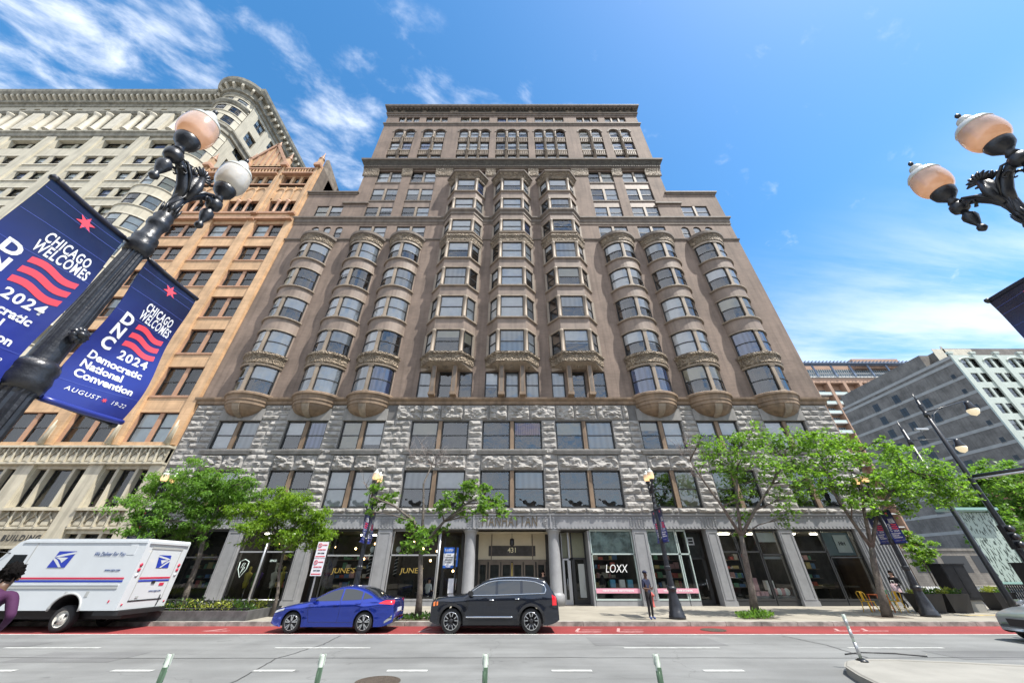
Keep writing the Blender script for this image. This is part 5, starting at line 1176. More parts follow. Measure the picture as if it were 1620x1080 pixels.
def make_banner(label, loc, sd, amp=1.0):
    mb = MB(); nx, nz = 12, 30; vs = []
    for q in (-.002, .002):
        for j in range(nz + 1):
            for i in range(nx + 1): x, y, z = bsurf(BW * i / nx, BH * j / nz, sd, amp); vs.append((x + q, y, z))
    n = (nx + 1) * (nz + 1); fs = []
    for j in range(nz):
        for i in range(nx):
            a = j * (nx + 1) + i; fs += [(a, a + 1, a + nx + 2, a + nx + 1), (n + a, n + a + nx + 1, n + a + nx + 2, n + a + 1)]
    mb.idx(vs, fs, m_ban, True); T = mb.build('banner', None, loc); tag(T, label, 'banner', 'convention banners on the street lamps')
    for v in (0, BH): mb = MB(); mb.tube([tuple(Vector(bsurf(BW * i / 8 , v, sd, amp)) + Vector((0, sd * .01, 0))) for i in range(9)], .024, m_hem if v == 0 else m_ban, 8); mb.build('sleeve', T)
    def place(me, m, name, cu, cv, face):
        bmx = bmesh.new(); bmx.from_mesh(me)
        for _ in range(2):
            es = [e for e in bmx.edges if e.calc_length() > .06]
            if es: bmesh.ops.subdivide_edges(bmx, edges=es, cuts=1); bmesh.ops.triangulate(bmx, faces=bmx.faces[:])
        for v in bmx.verts:
            u = cu + v.co.x; vv = cv - v.co.y; uu = u if face * sd > 0 else BW - u
            x, y, z = bsurf(uu, vv, sd, amp); v.co = Vector((x + face * (.0045 + abs(v.co.z) * .0), y, z))
        me2 = bpy.data.meshes.new(name); bmx.to_mesh(me2); bmx.free(); me2.materials.clear(); me2.materials.append(m); return link(name, me2, T)
    def flat(pts):
        me = bpy.data.meshes.new('x'); me.from_pydata([(a, b, 0) for a, b in pts], [], [tuple(range(len(pts)))]); return me
    def T_(s, size, **kw): return text_mesh(s, size, depth=0, **kw)
    star = [((.074 if k % 2 == 0 else .031) * math.sin(k * PI / 6 + .15), (.074 if k % 2 == 0 else .031) * math.cos(k * PI / 6 + .15)) for k in range(12)]
    for face in (1, -1):
        place(flat(star), m_bred, 'red_star', .33, .135, face)
        place(T_('CHICAGO', .128, xs=.50, bold=.003, spacing=1.12), m_bwht, 'lettering', .37, .43, face)
        place(T_('WELCOMES', .128, xs=.50, bold=.003, spacing=1.12), m_bwht, 'lettering', .385, .53, face)
        for i, ch_ in enumerate('DNC'): place(T_(ch_, .148, bold=.006), m_bwht, 'lettering', .14, .645 + i * .125, face)
        for i in range(3):
            c = .64 + i * .09; up = []; lo = []
            for q in range(13):
                f = q / 12; x = -.155 + .31 * f; w = .018 * math.sin(f * 2 * PI); up.append((x, .024 + w)); lo.append((x, -.028 + w))
            me = bpy.data.meshes.new('x'); me.from_pydata([(a, b, 0) for a, b in up + lo], [], [(q, q + 1, q + 14, q + 13) for q in range(12)]); place(me, m_bred, 'red_wave', .40, c, face)
        place(T_('2024', .115, spacing=1.15, bold=.003), m_bwht, 'lettering', .40, .925, face)
        for i, w_ in enumerate(('Democratic', 'National', 'Convention')): place(T_(w_, .092, bold=.003, align='LEFT'), m_bwht, 'lettering', .08, 1.035 + i * .088, face)
        place(T_('AUGUST', .052, shear=.2, spacing=1.2), m_bwht, 'lettering', .20, 1.35, face); place(T_('19-22', .052, shear=.2, spacing=1.1), m_bwht, 'lettering', .47, 1.35, face)
        place(flat([(a * .3, b * .3) for a, b in star]), m_bred, 'red_star', .355, 1.35, face)
        for v in (.09, .18, .34, .59, 1.28): place(flat([(-.3, -.001 - .02), (.3, -.001 + .02), (.3, .0015 + .02), (-.3, .0015 - .02)]), m_bblu, 'print_line', .305, v, face)
    return T
LAMPS = [(-3.6, 2.31, 'near left black twin-globe lamp post with one amber and one pale globe'), (5.45, 2.35, 'near black lamp post at right frame edge, only its two globes and arm showing'),
         (7.4, 19.75, 'black lamp post on the pavement beside the standing officer'), (-7.35, 20.0, 'black lamp post on the pavement behind the blue sedan'),
         (-19.0, 20.3, 'lamp post hidden behind the postal van, its globes above the tree'), (19.55, 20.6, 'black lamp post in front of the planters, beside the forked tree')]
lamp0 = make_lamp(LAMPS[0][2], (*LAMPS[0][:2], .15), second_pale=True)
for x, y, lb in LAMPS[1:2]: lampf = make_lamp(lb, (x, y, .15))
lampz = make_lamp(LAMPS[2][2], (LAMPS[2][0], LAMPS[2][1], .15), far=True)
for x, y, lb in LAMPS[3:]: copy_tree(lampz, (x, y, .15), 0, lb)
bn = make_banner('large navy banner at left edge reading Chicago Welcomes, cut by the frame', (-3.6, 2.31, .15), -1, .8)
bf = make_banner('navy blue convention banner hanging right of the near left lamp post', (-3.6, 2.31, .15), 1, 1.0)
BL = [('dark banner corner with a red star poking in at the right frame edge', 1, 1), ('', 1, -1),
      ('banner on the kerb side of the lamp post by the officer', 2, -1), ('banner on the building side of the lamp post by the officer', 2, 1),
      ('banner on the kerb side of the lamp post behind the blue sedan', 3, -1), ('banner on the building side of the lamp post behind the blue sedan', 3, 1),
      ('kerb side banner just above the roof of the postal van', 4, -1), ('building side banner just above the roof of the postal van', 4, 1),
      ('kerb side banner of the lamp post in front of the planters', 5, -1), ('building side banner of the lamp post in front of the planters', 5, 1)]
for lb, li, sd in BL:
    if not lb: continue
    copy_tree(bf if sd > 0 else bn, (LAMPS[li][0], LAMPS[li][1], .15), 0, lb)
# ------------------------------------------------------------------ tall twin pole with pear-shaped lamps and signal arm
m_pear = M('lit_pear_lamp', (.75, .68, .5), .3, emit=(1, .8, .5), es=.35); m_sigr = M('signal_red', (.4, .02, .03), .3, emit=(1, .05, .08), es=.5)
P1 = thing('signal_pole', 'tall black pole with a pear-shaped street light and a long signal arm at right', 'light pole', (26.3, 21.0, .15), 0, 'tall black poles at the crossing')
mb = MB(); mb.tube([(0, 0, 0), (0, 0, .6), (0, 0, 6.4), (0, 0, 11.0)], [.2, .15, .13, .09], m_cast, 12); mb.lathe([(.15, 9.9), (.15, 10.1), (.09, 10.2), (.14, 10.5), (.14, 10.6), (.03, 10.9), (.07, 11.0), (.01, 11.5)], m_cast, 10); mb.build('pole', P1)
mb = MB(); mb.tube([(0, 0, 10.2), (3.0, 0, 10.95)], .035, m_cast, 6); mb.tube([(.05, 0, 9.0), (.15, 0, 9.6), (.5, 0, 10.1), (1.0, 0, 10.4)], .03, m_cast, 6); mb.build('arm', P1)
mb = MB(); mb.lathe([(.1, .55), (.17, .45), (.17, .3), (.28, .05), (.28, 0)], m_cast, 14, (3.15, 0, 10.4)); mb.lathe([(.27, 0), (.29, -.08), (.2, -.3), (.02, -.42)], m_pear, 14, (3.15, 0, 10.4)); mb.build('lamp_head', P1)
mb = MB(); mb.tube([(0, 0, 6.3), (5.5, -4.0, 6.8)], .09, m_cast, 8); mb.tube([(.2, .4, 6.2), (6, -3.4, 6.75)], .05, m_alu, 8); mb.build('mast_arm', P1)
P2 = thing('signal_pole', 'lower black pole with a small camera and a pear-shaped lamp just behind the tall one', 'light pole', (26.0, 22.6, .15), 0, 'tall black poles at the crossing')
mb = MB(); mb.tube([(0, 0, 0), (0, 0, .6), (0, 0, 9.6)], [.2, .15, .1], m_cast, 12); mb.lathe([(.14, 8.6), (.14, 8.8), (.05, 9.2), (.1, 9.4), (.01, 10.2)], m_cast, 10); mb.build('pole', P2)
mb = MB(); mb.tube([(0, 0, 8.9), (3.0, 0, 9.0)], .03, m_cast, 6); mb.tube([(1.2, 0, 8.95), (1.2, 0, 9.6)], .02, m_cast, 6); mb.box(.9, 1.7, -.08, .08, 9.6, 9.72, m_alu); mb.build('arm', P2)
mb = MB(); mb.lathe([(.09, .5), (.15, .4), (.15, .28), (.26, .05), (.26, 0)], m_cast, 14, (3.1, 0, 8.5)); mb.lathe([(.25, 0), (.27, -.08), (.18, -.3), (.02, -.4)], m_pear, 14, (3.1, 0, 8.5)); mb.build('lamp_head', P2)
for i, (x, z, n) in enumerate(((25.9, 3.4, 2), (26.9, 2.7, 1))):
    S = thing('traffic_signal', ('black signal heads strapped low on the tall pole', 'single black signal head beside the pole foot')[i], 'traffic signal', (x, 20.9, z))
    mb = MB()
    mb.box(-.2, .2, -.35, -.1, -.55, .55, m_cast)
    for k in range(3): mb.lathe([(.14, 0), (.15, -.2)], m_cast, 12, (0, -.35, .36 - k * .36), axis='y'); mb.lathe([(.12, -.01), (.12, .0)], m_sigr if k == 0 else m_black, 12, (0, -.36, .36 - k * .36), axis='y')
    mb.build('housing', S); mb = MB()
    for k in (-.45, .45): mb.bar((0, -.2, k), (.4, .1, k), .05, .05, m_alu)
    mb.build('bracket', S)
# small far lamp + wires
# ------------------------------------------------------------------ signs
m_sw = M('white_sign_face', (.72, .72, .72), .4); m_sr = M('red_sign_print', (.6, .06, .08), .5); m_sb = M('blue_sign_face', (.03, .13, .5), .4); m_gal = M('galvanised_steel', (.4, .41, .42), .4, metal=.6)
S = thing('parking_sign', 'white sign with two red no-parking panels between the small tree and the sedan', 'street sign', (-8.95, 19.1, .15))
mb = MB(); mb.box(-.03, .03, -.02, .02, 0, 2.9, m_gal); mb.build('post', S)
for k, zt in enumerate((2.28, 1.60)):
    mb = MB(); mb.box(-.25, .25, -.045, -.02, zt, zt + .66, m_sw); o = mb.build('sign_panel', S)
    mb = MB(); P = [(-.12 + .08 * math.cos(a * PI / 8), -.052, zt + .52 + .08 * math.sin(a * PI / 8)) for a in range(17)]; mb.tube(P, .012, m_sr, 4); mb.bar((-.18, -.052, zt + .58), (-.06, -.052, zt + .46), .02, .01, m_sr); mb.box(-.22, .22, -.05, -.044, zt + .05, zt + .09, m_sr); mb.build('symbol', o)
    put_text('NO PARKING', .06, m_sr, o, (.1, -.05, zt + .53), xs=.6, bold=.002); put_text('LOADING ZONE', .07, m_sr, o, (0, -.05, zt + .34), xs=.7, bold=.002); put_text('TOW ZONE', .07, m_black, o, (0, -.05, zt + .2), xs=.8, bold=.002)
S = thing('bus_stop_sign', 'blue and white bus stop sign on thin post left of the entrance column', 'bus stop sign', (-2.95, 19.3, .15))
mb = MB(); mb.tube([(.3, 0, 0), (.3, 0, 2.75)], .03, m_cast, 8); mb.build('post', S)
mb = MB(); mb.box(-.28, .22, -.04, -.02, 1.9, 2.0, m_sb); mb.box(-.28, .22, -.04, -.02, 2.0, 2.48, m_sw); mb.box(-.28, .22, -.04, -.02, 2.48, 2.72, m_sb); mb.box(.33, .40, -.02, .02, 1.95, 2.72, m_sb); o = mb.build('sign_panel', S)
put_text('BUS STOP', .12, m_sw, o, (-.03, -.045, 2.6), xs=.75, bold=.003); 
for k in range(4): put_text(('22 CLARK', '24 WENTWORTH', '36 BROADWAY', '62 ARCHER')[k], .07, m_black, o, (-.03, -.045, 2.42 - k * .1), xs=.7)
put_text('TRANSIT', .07, m_sw, o, (-.03, -.045, 1.95), xs=.9, bold=.003)
mb = MB(); mb.box(.05, .3, -.1, -.07, .95, 1.5, m_sw); mb.build('paper_notice', S)
# ------------------------------------------------------------------ flexible posts in the bike lane
m_bg = M('green_band', (.10, .17, .11), .5); m_bwh = M('scuffed_white_plastic', (.46, .52, .46), .5, var=.15, vs=14)
def post(x, y, label, h=.98, tall=False):
    S = thing('flexible_post', label, 'flexible post', (x, y, .0 if not tall else .145), 0, 'flexible lane posts')
    mb = MB(); r = .034; zs = [0, .08, .26, .38, .52, .6, .72, .84, h]
    mb.lathe([(r, .02), (r, h - .02), (.02, h)], m_bwh, 12); mb.box(-.045, .045, -.012, .012, h - .12, h, m_bwh); mb.build('tube', S)
    mb = MB()
    for z0, z1 in ((.12, .36), (.44, .60), (.68, .80)): mb.lathe([(r + .002, z0), (r + .003, z0 + .001), (r + .003, z1)], m_bg if not tall else m_gal, 12)
    mb.box(-.02, r + .003, -.036, .0, .05, h - .14, m_bg) if not tall else None; mb.build('reflective_band', S)
    mb = MB(); mb.lathe([(.13, 0), (.12, .03), (.05, .06)], m_black, 14); mb.build('base', S); return S
for x, lb in ((-4.92, 'green and white flexible post, leftmost along the bottom edge'), (-2.72, 'second flexible post from the left, right of the lane dash'), (-.38, 'flexible post nearest the picture middle, right of the manhole'), (2.07, 'flexible post right of middle, below the standing officer')): post(x, 6.66, lb)
post(8.42, 11.2, 'taller white flexible post standing on the corner of the concrete island', .9, True)
# ------------------------------------------------------------------ trees
m_bark = M('grey_brown_bark', (.115, .098, .082), .9, var=.35, vs=5, bump=.9, bs=18, bd=.03)
m_twig = M('bare_twig', (.26, .22, .20), .9, var=.2, vs=6)
m_lf1 = leaf_mat('locust_leaf', (.10, .21, .03), (.22, .42, .05)); m_lf2 = leaf_mat('elm_leaf', (.095, .19, .028), (.22, .42, .04), .5); m_lf0 = leaf_mat('fresh_leaf', (.11, .21, .025), (.24, .42, .035))
def tree(name, label, loc, trunk, blobs, nleaf, size, mat, feather=False, seed=1, twigs=None, group='street trees along the pavement', r0=.14, dens=1.0):
    T = thing(name, label, 'tree', (loc[0], loc[1], loc[2]), 0, group); rd = random.Random(seed); L0 = Vector(loc)
    mb = MB(); P = [Vector(p) - L0 for p in trunk[0]]; fork = P[-1]; n = len(P)
    mb.tube(P, [r0 * (1.25 if i == 0 else 1) * (1 - .35 * i / (n - 1)) for i in range(n)], m_bark, 12)
    limbs = []
    for lb in trunk[1:]:
        Q = [fork] + [Vector(p) - L0 for p in lb]; mb.tube(Q, [r0 * .55 * (1 - .6 * i / (len(Q) - 1)) for i in range(len(Q))], m_bark, 8); limbs.append(Q)
    C = [(Vector((b[0], loc[1] + b[1], b[2])) - L0, b[3]) for b in blobs]
    pts = [q for l in limbs for q in l] or [fork]
    if not pts: pts = [fork]
    for c, r in C:
        a = min(pts, key=lambda q: (q - c).length + .25 * abs(q.z - c.z) + (1.5 if q.z > c.z else 0)); m1 = a.lerp(c, .5) + Vector((rd.uniform(-.15, .15), rd.uniform(-.15, .15), rd.uniform(.0, .3)))
        mb.tube([a, m1, c], [.042, .028, .012], m_bark, 6, smooth=True)
        for k in range(7):
            d = Vector((rd.gauss(0, 1), rd.gauss(0, 1), rd.gauss(.1, .6))).normalized(); mb.tube([m1.lerp(c, rd.random()), c + d * r * .5, c + d * r * .95 + Vector((0, 0, -.1))], [.014, .009, .004], m_bark, 4)
    if twigs:
        for tip in twigs:
            tp = Vector(tip) - L0; a = min(pts, key=lambda q: (q - tp).length)
            mid = a.lerp(tp, .5) + Vector((rd.uniform(-.2, .2), 0, rd.uniform(-.1, .2))); mb.tube([a, mid, tp], [.03, .018, .005], m_twig, 5)
            for k in range(16):
                b0 = a.lerp(tp, rd.uniform(.3, 1)); e = b0 + Vector((rd.uniform(-.6, .6), rd.uniform(-.5, .5), rd.uniform(.1, .9))); mb.tube([b0, b0.lerp(e, .5) + Vector((rd.uniform(-.1, .1), 0, .05)), e], [.011, .007, .003], m_twig, 3)
    mb.build('trunk', T)
    mb = MB(); tot = sum(r ** 2.3 for _, r in C); vs = []; fs = []; ms = []
    for c, r in C:
        k = int(nleaf * r ** 2.3 / tot); sub = [(c + Vector((rd.gauss(0, .5), rd.gauss(0, .5), rd.gauss(0, .42))) * r * 1.1, r * rd.uniform(.22, .5)) for _ in range(int(12 + 14 * r))]
        for i in range(k):
            sc, sr = rd.choice(sub); d = Vector((rd.gauss(0, 1), rd.gauss(0, 1), rd.gauss(0, .55))); p = sc + d * sr * .55
            if feather:
                ax = Vector((rd.gauss(0, 1), rd.gauss(0, 1), rd.uniform(-.9, .1))).normalized(); s = size * rd.uniform(.7, 1.2)
                side = ax.cross(Vector((rd.uniform(-.4, .4), rd.uniform(-.4, .4), 1))).normalized(); i0 = len(vs); w = s * .27
                vs += [p, p + ax * s * .5 + side * w, p + ax * s * 1.1 - Vector((0, 0, s * .25)), p + ax * s * .5 - side * w]; fs.append((i0, i0 + 1, i0 + 2, i0 + 3))
            else:
                nrm = Vector((rd.gauss(0, .7), rd.gauss(0, .7), 1)).normalized(); ax = nrm.cross(Vector((rd.gauss(0, 1), rd.gauss(0, 1), rd.gauss(0, .3)))).normalized(); sd = nrm.cross(ax); s = size * rd.uniform(.65, 1.25); i0 = len(vs)
                vs += [p - ax * s * .5, p + sd * s * .32 + nrm * s * .08, p + ax * s * .55, p - sd * s * .32 + nrm * s * .08]; fs.append((i0, i0 + 1, i0 + 2, i0 + 3))
    mb.v = [tuple(v) for v in vs]; mb.f = fs; mb.mats = [mat]; mb.m = [0] * len(fs); mb.sm = [False] * len(fs); mb.build('crown', T); return T
t1 = [(-18.9, -0.7, 4.6, 0.84), (-20.0, 0.7, 5.6, 0.9), (-18.8, 0.5, 6.0, 1.0), (-16.8, -0.5, 6.1, 0.89), (-15.9, -0.0, 5.7, 0.97), (-15.1, -0.1, 5.7, 0.69), (-17.4, 0.3, 4.9, 1.03), (-16.1, 0.6, 4.9, 0.97), (-17.6, -0.8, 4.0, 0.76), (-18.6, -0.9, 3.8, 0.56), (-15.1, 0.7, 5.2, 0.84), (-15.9, -0.1, 3.9, 0.71), (-17.4, 0.5, 3.6, 0.6), (-14.2, -.6, 5.9, 0.47)]
tree('street_tree', 'bushy feathery bright green tree right behind the postal van', (-15.5, 20.3, .15), [[(-15.3, 20.3, .15), (-15.45, 20.3, 1.2), (-15.5, 20.3, 2.4), (-15.75, 20.3, 3.5)], [(-16.5, 20.2, 4.3), (-17.6, 20.2, 5.0), (-18.9, 20.4, 5.6)], [(-15.7, 20.4, 4.6), (-15.6, 20.3, 5.6)], [(-16.6, 19.9, 4.0), (-18.2, 19.7, 4.2)]], t1, 21000, .15, m_lf1, True, 3)
t2 = [(-14.1, -0.7, 4.4, 0.59), (-13.9, 0.7, 4.9, 0.8), (-12.9, 0.5, 5.2, 0.78), (-11.3, -0.5, 4.8, 0.8), (-10.5, -0.0, 4.1, 0.8), (-12.5, -0.1, 4.2, 0.87), (-11.6, 0.3, 3.9, 0.81), (-10.2, 0.6, 3.7, 0.61), (-13.1, -0.8, 3.9, 0.7), (-11.0, -0.9, 3.3, 0.55), (-10.7, 0.7, 3.3, 0.6), (-9.7, -0.1, 3.4, 0.45), (-12.5, 0.5, 3.4, 0.4)]
tree('street_tree', 'smaller lime green feathery tree with a slim trunk left of the blue sedan', (-11.3, 20.6, .15), [[(-11.2, 20.6, .15), (-11.25, 20.6, 1.0), (-11.5, 20.6, 1.9), (-11.6, 20.6, 2.8)], [(-12.2, 20.6, 3.5), (-13.0, 20.7, 4.3), (-13.8, 21, 4.9)], [(-11.4, 20.5, 3.6), (-11.2, 20.4, 4.6)], [(-10.9, 20.6, 3.3), (-10.1, 20.7, 3.8)]], t2, 13000, .15, leaf_mat('lime_leaf', (.12, .22, .02), (.26, .44, .03)), True, 5, r0=.08)
t3 = [(-6.8, -0.7, 5.4, 0.36), (-6.7, 0.7, 5.1, 0.46), (-7.3, 0.5, 4.9, 0.33), (-3.5, -0.5, 4.6, 0.46), (-2.8, -0.0, 5.2, 0.45), (-2.2, -0.1, 5.6, 0.5), (-1.5, 0.3, 5.6, 0.4), (-0.8, 0.6, 5.0, 0.5), (-0.4, -0.8, 4.3, 0.33), (-1.5, -0.9, 4.6, 0.5), (-2.6, 0.7, 4.5, 0.45), (-4.8, -0.1, 3.7, 0.43), (-4.1, 0.5, 3.5, 0.44), (-4.2, -1.0, 3.1, 0.5), (-4.8, -0.1, 3.0, 0.4), (-3.5, 0.4, 3.7, 0.26), (-7.0, -0.5, 4.4, 0.22), (-5.6, 0.9, 4.2, 0.3)]
tree('street_tree', 'thin half bare tree between the blue sedan and the black SUV', (-4.3, 19.5, .15), [[(-4.15, 19.5, .15), (-4.2, 19.5, 1.2), (-4.35, 19.5, 2.4), (-4.4, 19.5, 2.9)], [(-4.9, 19.5, 4.0), (-6.0, 19.4, 4.7), (-7.2, 19.3, 5.1)], [(-4.5, 19.5, 4.4), (-4.7, 19.6, 5.8), (-4.4, 19.7, 6.8)], [(-3.4, 19.5, 4.0), (-2.4, 19.6, 4.8), (-1.4, 19.7, 5.3)]], t3, 3600, .19, m_lf2, False, 7, r0=.14, twigs=[(-6.0, 19.6, 7.6), (-5.1, 19.4, 7.9), (-3.9, 19.5, 7.5), (-2.8, 19.5, 6.6), (-7.8, 19.4, 5.8), (-5.5, 19.5, 6.9), (-3.4, 19.4, 6.9)])
t4 = [(10.5, -0.7, 7.9, 0.5), (11.9, 0.7, 7.6, 0.8), (13.1, 0.5, 8.3, 0.85), (13.8, -0.5, 8.4, 0.9), (15.1, -0.0, 8.1, 0.9), (16.0, -0.1, 7.9, 0.8), (12.3, 0.3, 6.8, 0.87), (11.0, 0.6, 7.0, 0.4), (13.1, -0.8, 6.9, 0.83), (14.2, -0.9, 6.4, 0.81), (16.5, 0.7, 7.0, 0.8), (12.0, -0.1, 5.1, 0.47), (12.3, 0.5, 4.4, 0.5), (13.9, -1.0, 5.0, 0.65), (15.4, -0.1, 5.6, 0.62), (14.5, 0.4, 4.3, 0.45), (15.8, -0.5, 6.0, 0.48), (12.1, 0.9, 3.6, 0.34), (13.4, 0.8, 6.1, 0.65)]
tree('street_tree', 'leafy forked tree with bare upper twigs right of the officer', (11.3, 20.2, .15), [[(11.15, 20.2, .15), (11.35, 20.2, 1.2), (11.5, 20.2, 2.4), (11.65, 20.2, 3.4)], [(11.2, 20.3, 4.8), (10.6, 20.4, 6.2), (10.2, 20.4, 7.2)], [(12.1, 20.3, 5.2), (12.7, 20.3, 6.8), (13.3, 20.4, 8.0)], [(12.8, 20.2, 4.6), (14.2, 20.1, 5.9), (15.6, 20.3, 7.2)]], t4, 5200, .18, m_lf2, False, 9, r0=.16, twigs=[(9.6, 20.3, 8.0), (10.4, 20.2, 8.6), (9.8, 20.3, 6.4), (11.2, 20.3, 8.3)])
t5 = [(17.1, -0.7, 8.3, 0.7), (19.2, 0.7, 8.4, 0.9), (20.2, 0.5, 8.3, 0.8), (19.6, -0.5, 7.4, 0.73), (18.4, -0.0, 7.2, 0.96), (17.1, -0.1, 6.2, 0.78), (18.7, 0.3, 5.9, 0.86), (22.0, 0.6, 6.8, 0.75), (21.6, -0.8, 7.5, 0.6), (21.2, -0.9, 8.0, 0.45), (23.2, 0.7, 7.1, 0.9), (23.6, -0.1, 6.7, 0.9), (24.8, 0.5, 6.2, 0.85), (23.9, -1.0, 5.5, 0.47), (22.2, -0.1, 5.8, 0.92), (21.1, 0.4, 5.4, 0.86), (18.9, -0.5, 5.0, 0.61), (24.3, 0.6, 5.5, 0.8), (25.3, 0.6, 5.4, 0.43), (17.8, -0.9, 4.8, 0.46), (19.7, -0.9, 6.0, 0.62), (21.3, 0.1, 4.9, 0.5)]
tree('street_tree', 'widest leafy tree, trunk splitting in two before the yellow chairs', (17.6, 20.6, .15), [[(17.35, 20.4, .15), (17.7, 20.5, 1.2), (18.1, 20.6, 2.3), (18.35, 20.6, 2.9)], [(18.0, 20.6, 4.2), (17.8, 20.7, 5.6), (18.2, 20.8, 7.4)], [(19.4, 20.7, 4.2), (21.0, 20.7, 5.6), (23.0, 20.7, 6.6)], [(18.9, 20.6, 4.6), (19.8, 20.7, 6.4), (20.6, 20.7, 7.8)]], t5, 10500, .18, leaf_mat('bright_elm_leaf', (.11, .23, .028), (.27, .5, .04), .5), False, 11, r0=.17)
t6 = [(45.6, -0.7, 9.1, 1.46), (47.5, 0.7, 9.6, 1.28), (44.9, 0.5, 7.1, 1.45), (44.1, -0.5, 5.6, 1.5), (43.8, -0.0, 4.4, 1.26), (44.8, -0.1, 3.9, 1.02), (43.0, 0.3, 4.9, 0.93)]
tree('street_tree', 'green tree beyond the crossing, just right of the frosted glass panel', (44.8, 36, 0), [[(44.8, 36, 0), (44.9, 36, 2), (45, 36, 3.4)], [(45.2, 36, 6), (45.4, 36, 8.5)], [(44.0, 36, 4.5)]], t6, 9000, .34, m_lf2, False, 13, group='trees beyond the crossing')
t7 = [(58.5, -0.7, 9.3, 1.61), (60.8, 0.7, 12.0, 1.44), (58.6, 0.5, 6.9, 1.74), (61.5, 0, 9, 1.6), (60, 0, 5, 1.4)]
tree('street_tree', 'green tree at the right frame edge behind the tall black poles', (59.5, 44, 0), [[(59.5, 44, 0), (59.5, 44, 2.5), (59.5, 44, 4)], [(60.2, 44, 8), (60.5, 44, 11)]], t7, 8000, .38, m_lf2, False, 15, group='trees beyond the crossing')
t8 = [(30.7, -0.7, 3.2, 0.8), (31.6, 0.5, 2.5, 0.6), (31.2, 0.3, 4.0, 0.72)]
tree('street_tree', 'small light green sapling between the shop corner and the banner lamp post', (31, 31, 0), [[(31, 31, 0), (31, 31, 1.2), (31, 31, 2)], [(31.2, 31, 3.6)]], t8, 2200, .22, m_lf0, False, 17, r0=.06, group='trees beyond the crossing')
# ------------------------------------------------------------------ cars
def catmull(P, x):
    for i in range(len(P) - 1):
        if x <= P[i + 1][0] or i == len(P) - 2:
            x0, y0 = P[i]; x1, y1 = P[i + 1]; t = min(1, max(0, (x - x0) / (x1 - x0)))
            m0 = (y1 - (P[i - 1][1] if i else y0)) / (x1 - (P[i - 1][0] if i else x0)) ; m1 = ((P[i + 2][1] if i + 2 < len(P) else y1) - y0) / ((P[i + 2][0] if i + 2 < len(P) else x1) - x0)
            h = x1 - x0; sl = (y1 - y0) / h
            if m0 * sl <= 0: m0 = 0
            if m1 * sl <= 0: m1 = 0
            m0 = max(-3 * abs(sl), min(3 * abs(sl), m0)); m1 = max(-3 * abs(sl), min(3 * abs(sl), m1))
            t2, t3 = t * t, t * t * t
            return (2 * t3 - 3 * t2 + 1) * y0 + (t3 - 2 * t2 + t) * h * m0 + (-2 * t3 + 3 * t2) * y1 + (t3 - t2) * h * m1
m_cgl = M('tinted_car_glass', (.008, .011, .014), .02, spec=.8, ior=1.7); m_tyre = M('tyre_rubber', (.02, .02, .021), .85, bump=.2, bs=40); m_dk = M('dark_plastic', (.018, .018, .02), .5)
m_chr = M('chrome_trim', (.75, .76, .78), .12, metal=1.0); m_rimb = M('gloss_black_rim', (.02, .02, .022), .2, coat=.5); m_rims = M('machined_rim', (.65, .66, .68), .22, metal=.9)
m_tl = M('red_tail_lamp', (.55, .01, .02), .12, coat=1, emit=(1, .02, .03), es=.12); m_hl = M('headlamp_glass', (.55, .56, .58), .08, coat=1, spec=1); m_amb = M('amber_lamp', (.85, .22, .06), .2, coat=1, emit=(1, .25, .05), es=.4)
m_plate = M('number_plate', (.6, .62, .65), .4)
def paint(name, col, met=.55, rough=.3): return M(name, col, rough, metal=met, coat=1.0, spec=.6)
def wheel(T, x, y, r, w, style, sgn):
    mb = MB(); mb.lathe([(r * .62, -w / 2), (r * .9, -w / 2), (r * .98, -w / 2 + .03), (r, -w / 2 + .06), (r, w / 2 - .06), (r * .98, w / 2 - .03), (r * .9, w / 2), (r * .62, w / 2)], m_tyre, 40, axis='y', cap=False); o = mb.build('wheel', T, (x, y, r))
    mb = MB(); yo = -w / 2 * sgn; R_ = r * .70
    mb.lathe([(R_, yo), (R_, yo + sgn * .012), (R_ * .93, yo + sgn * .02), (R_ * .9, yo + sgn * .07), (.02, yo + sgn * .075)], m_rimb, 36, axis='y', cap=False)
    mb.lathe([(R_ * .95, yo - sgn * .001), (R_, yo - sgn * .001), (R_, yo + sgn * .01), (R_ * .95, yo + sgn * .01)], m_rims, 36, axis='y', cap=False)
    n = 5
    for k in range(n):
        for d in (-.19, .19) if style != 'truck' else ():
            a0 = 2 * PI * k / n + PI / 2 + d * .4; a1 = 2 * PI * k / n + PI / 2 + d * (1.45 if style == 'suv' else 1.0)
            p = Vector((math.cos(a0) * r * .16, yo + sgn * .015, math.sin(a0) * r * .16)); q = Vector((math.cos(a1) * R_ * .95, yo + sgn * .008, math.sin(a1) * R_ * .95)); wd = .05 if style == 'suv' else .035
            mb.bar(p, q, wd * .35 if style == 'suv' else wd, .03, m_rimb if style == 'suv' else m_rims, up=(0, 1, 0))
            if style == 'suv': mb.bar(p.lerp(q, .35) - Vector((0, sgn * .012, 0)), q - Vector((0, sgn * .012, 0)), .028, .04, m_rims, up=(0, 1, 0))
    mb.lathe([(r * .17, yo), (r * .15, yo - sgn * .012), (.01, yo - sgn * .014)], m_rimb, 16, axis='y')
    if style == 'truck':
        mb = MB(); mt = M('white_steel_wheel', (.62, .60, .54), .5, var=.15, vs=8); mb.lathe([(R_, yo), (R_ * .9, yo + sgn * .03), (R_ * .62, yo + sgn * .08), (R_ * .5, yo + sgn * .02), (.02, yo + sgn * .02)], mt, 32, axis='y', cap=False); 
        for k in range(2): a = .7 + k * PI; mb.lathe([(.05, -.005), (.05, .005)], m_black, 12, (R_ * .55 * math.cos(a), yo + sgn * .01, R_ * .55 * math.sin(a)), axis='y')
    mb.build('rim', o); return o
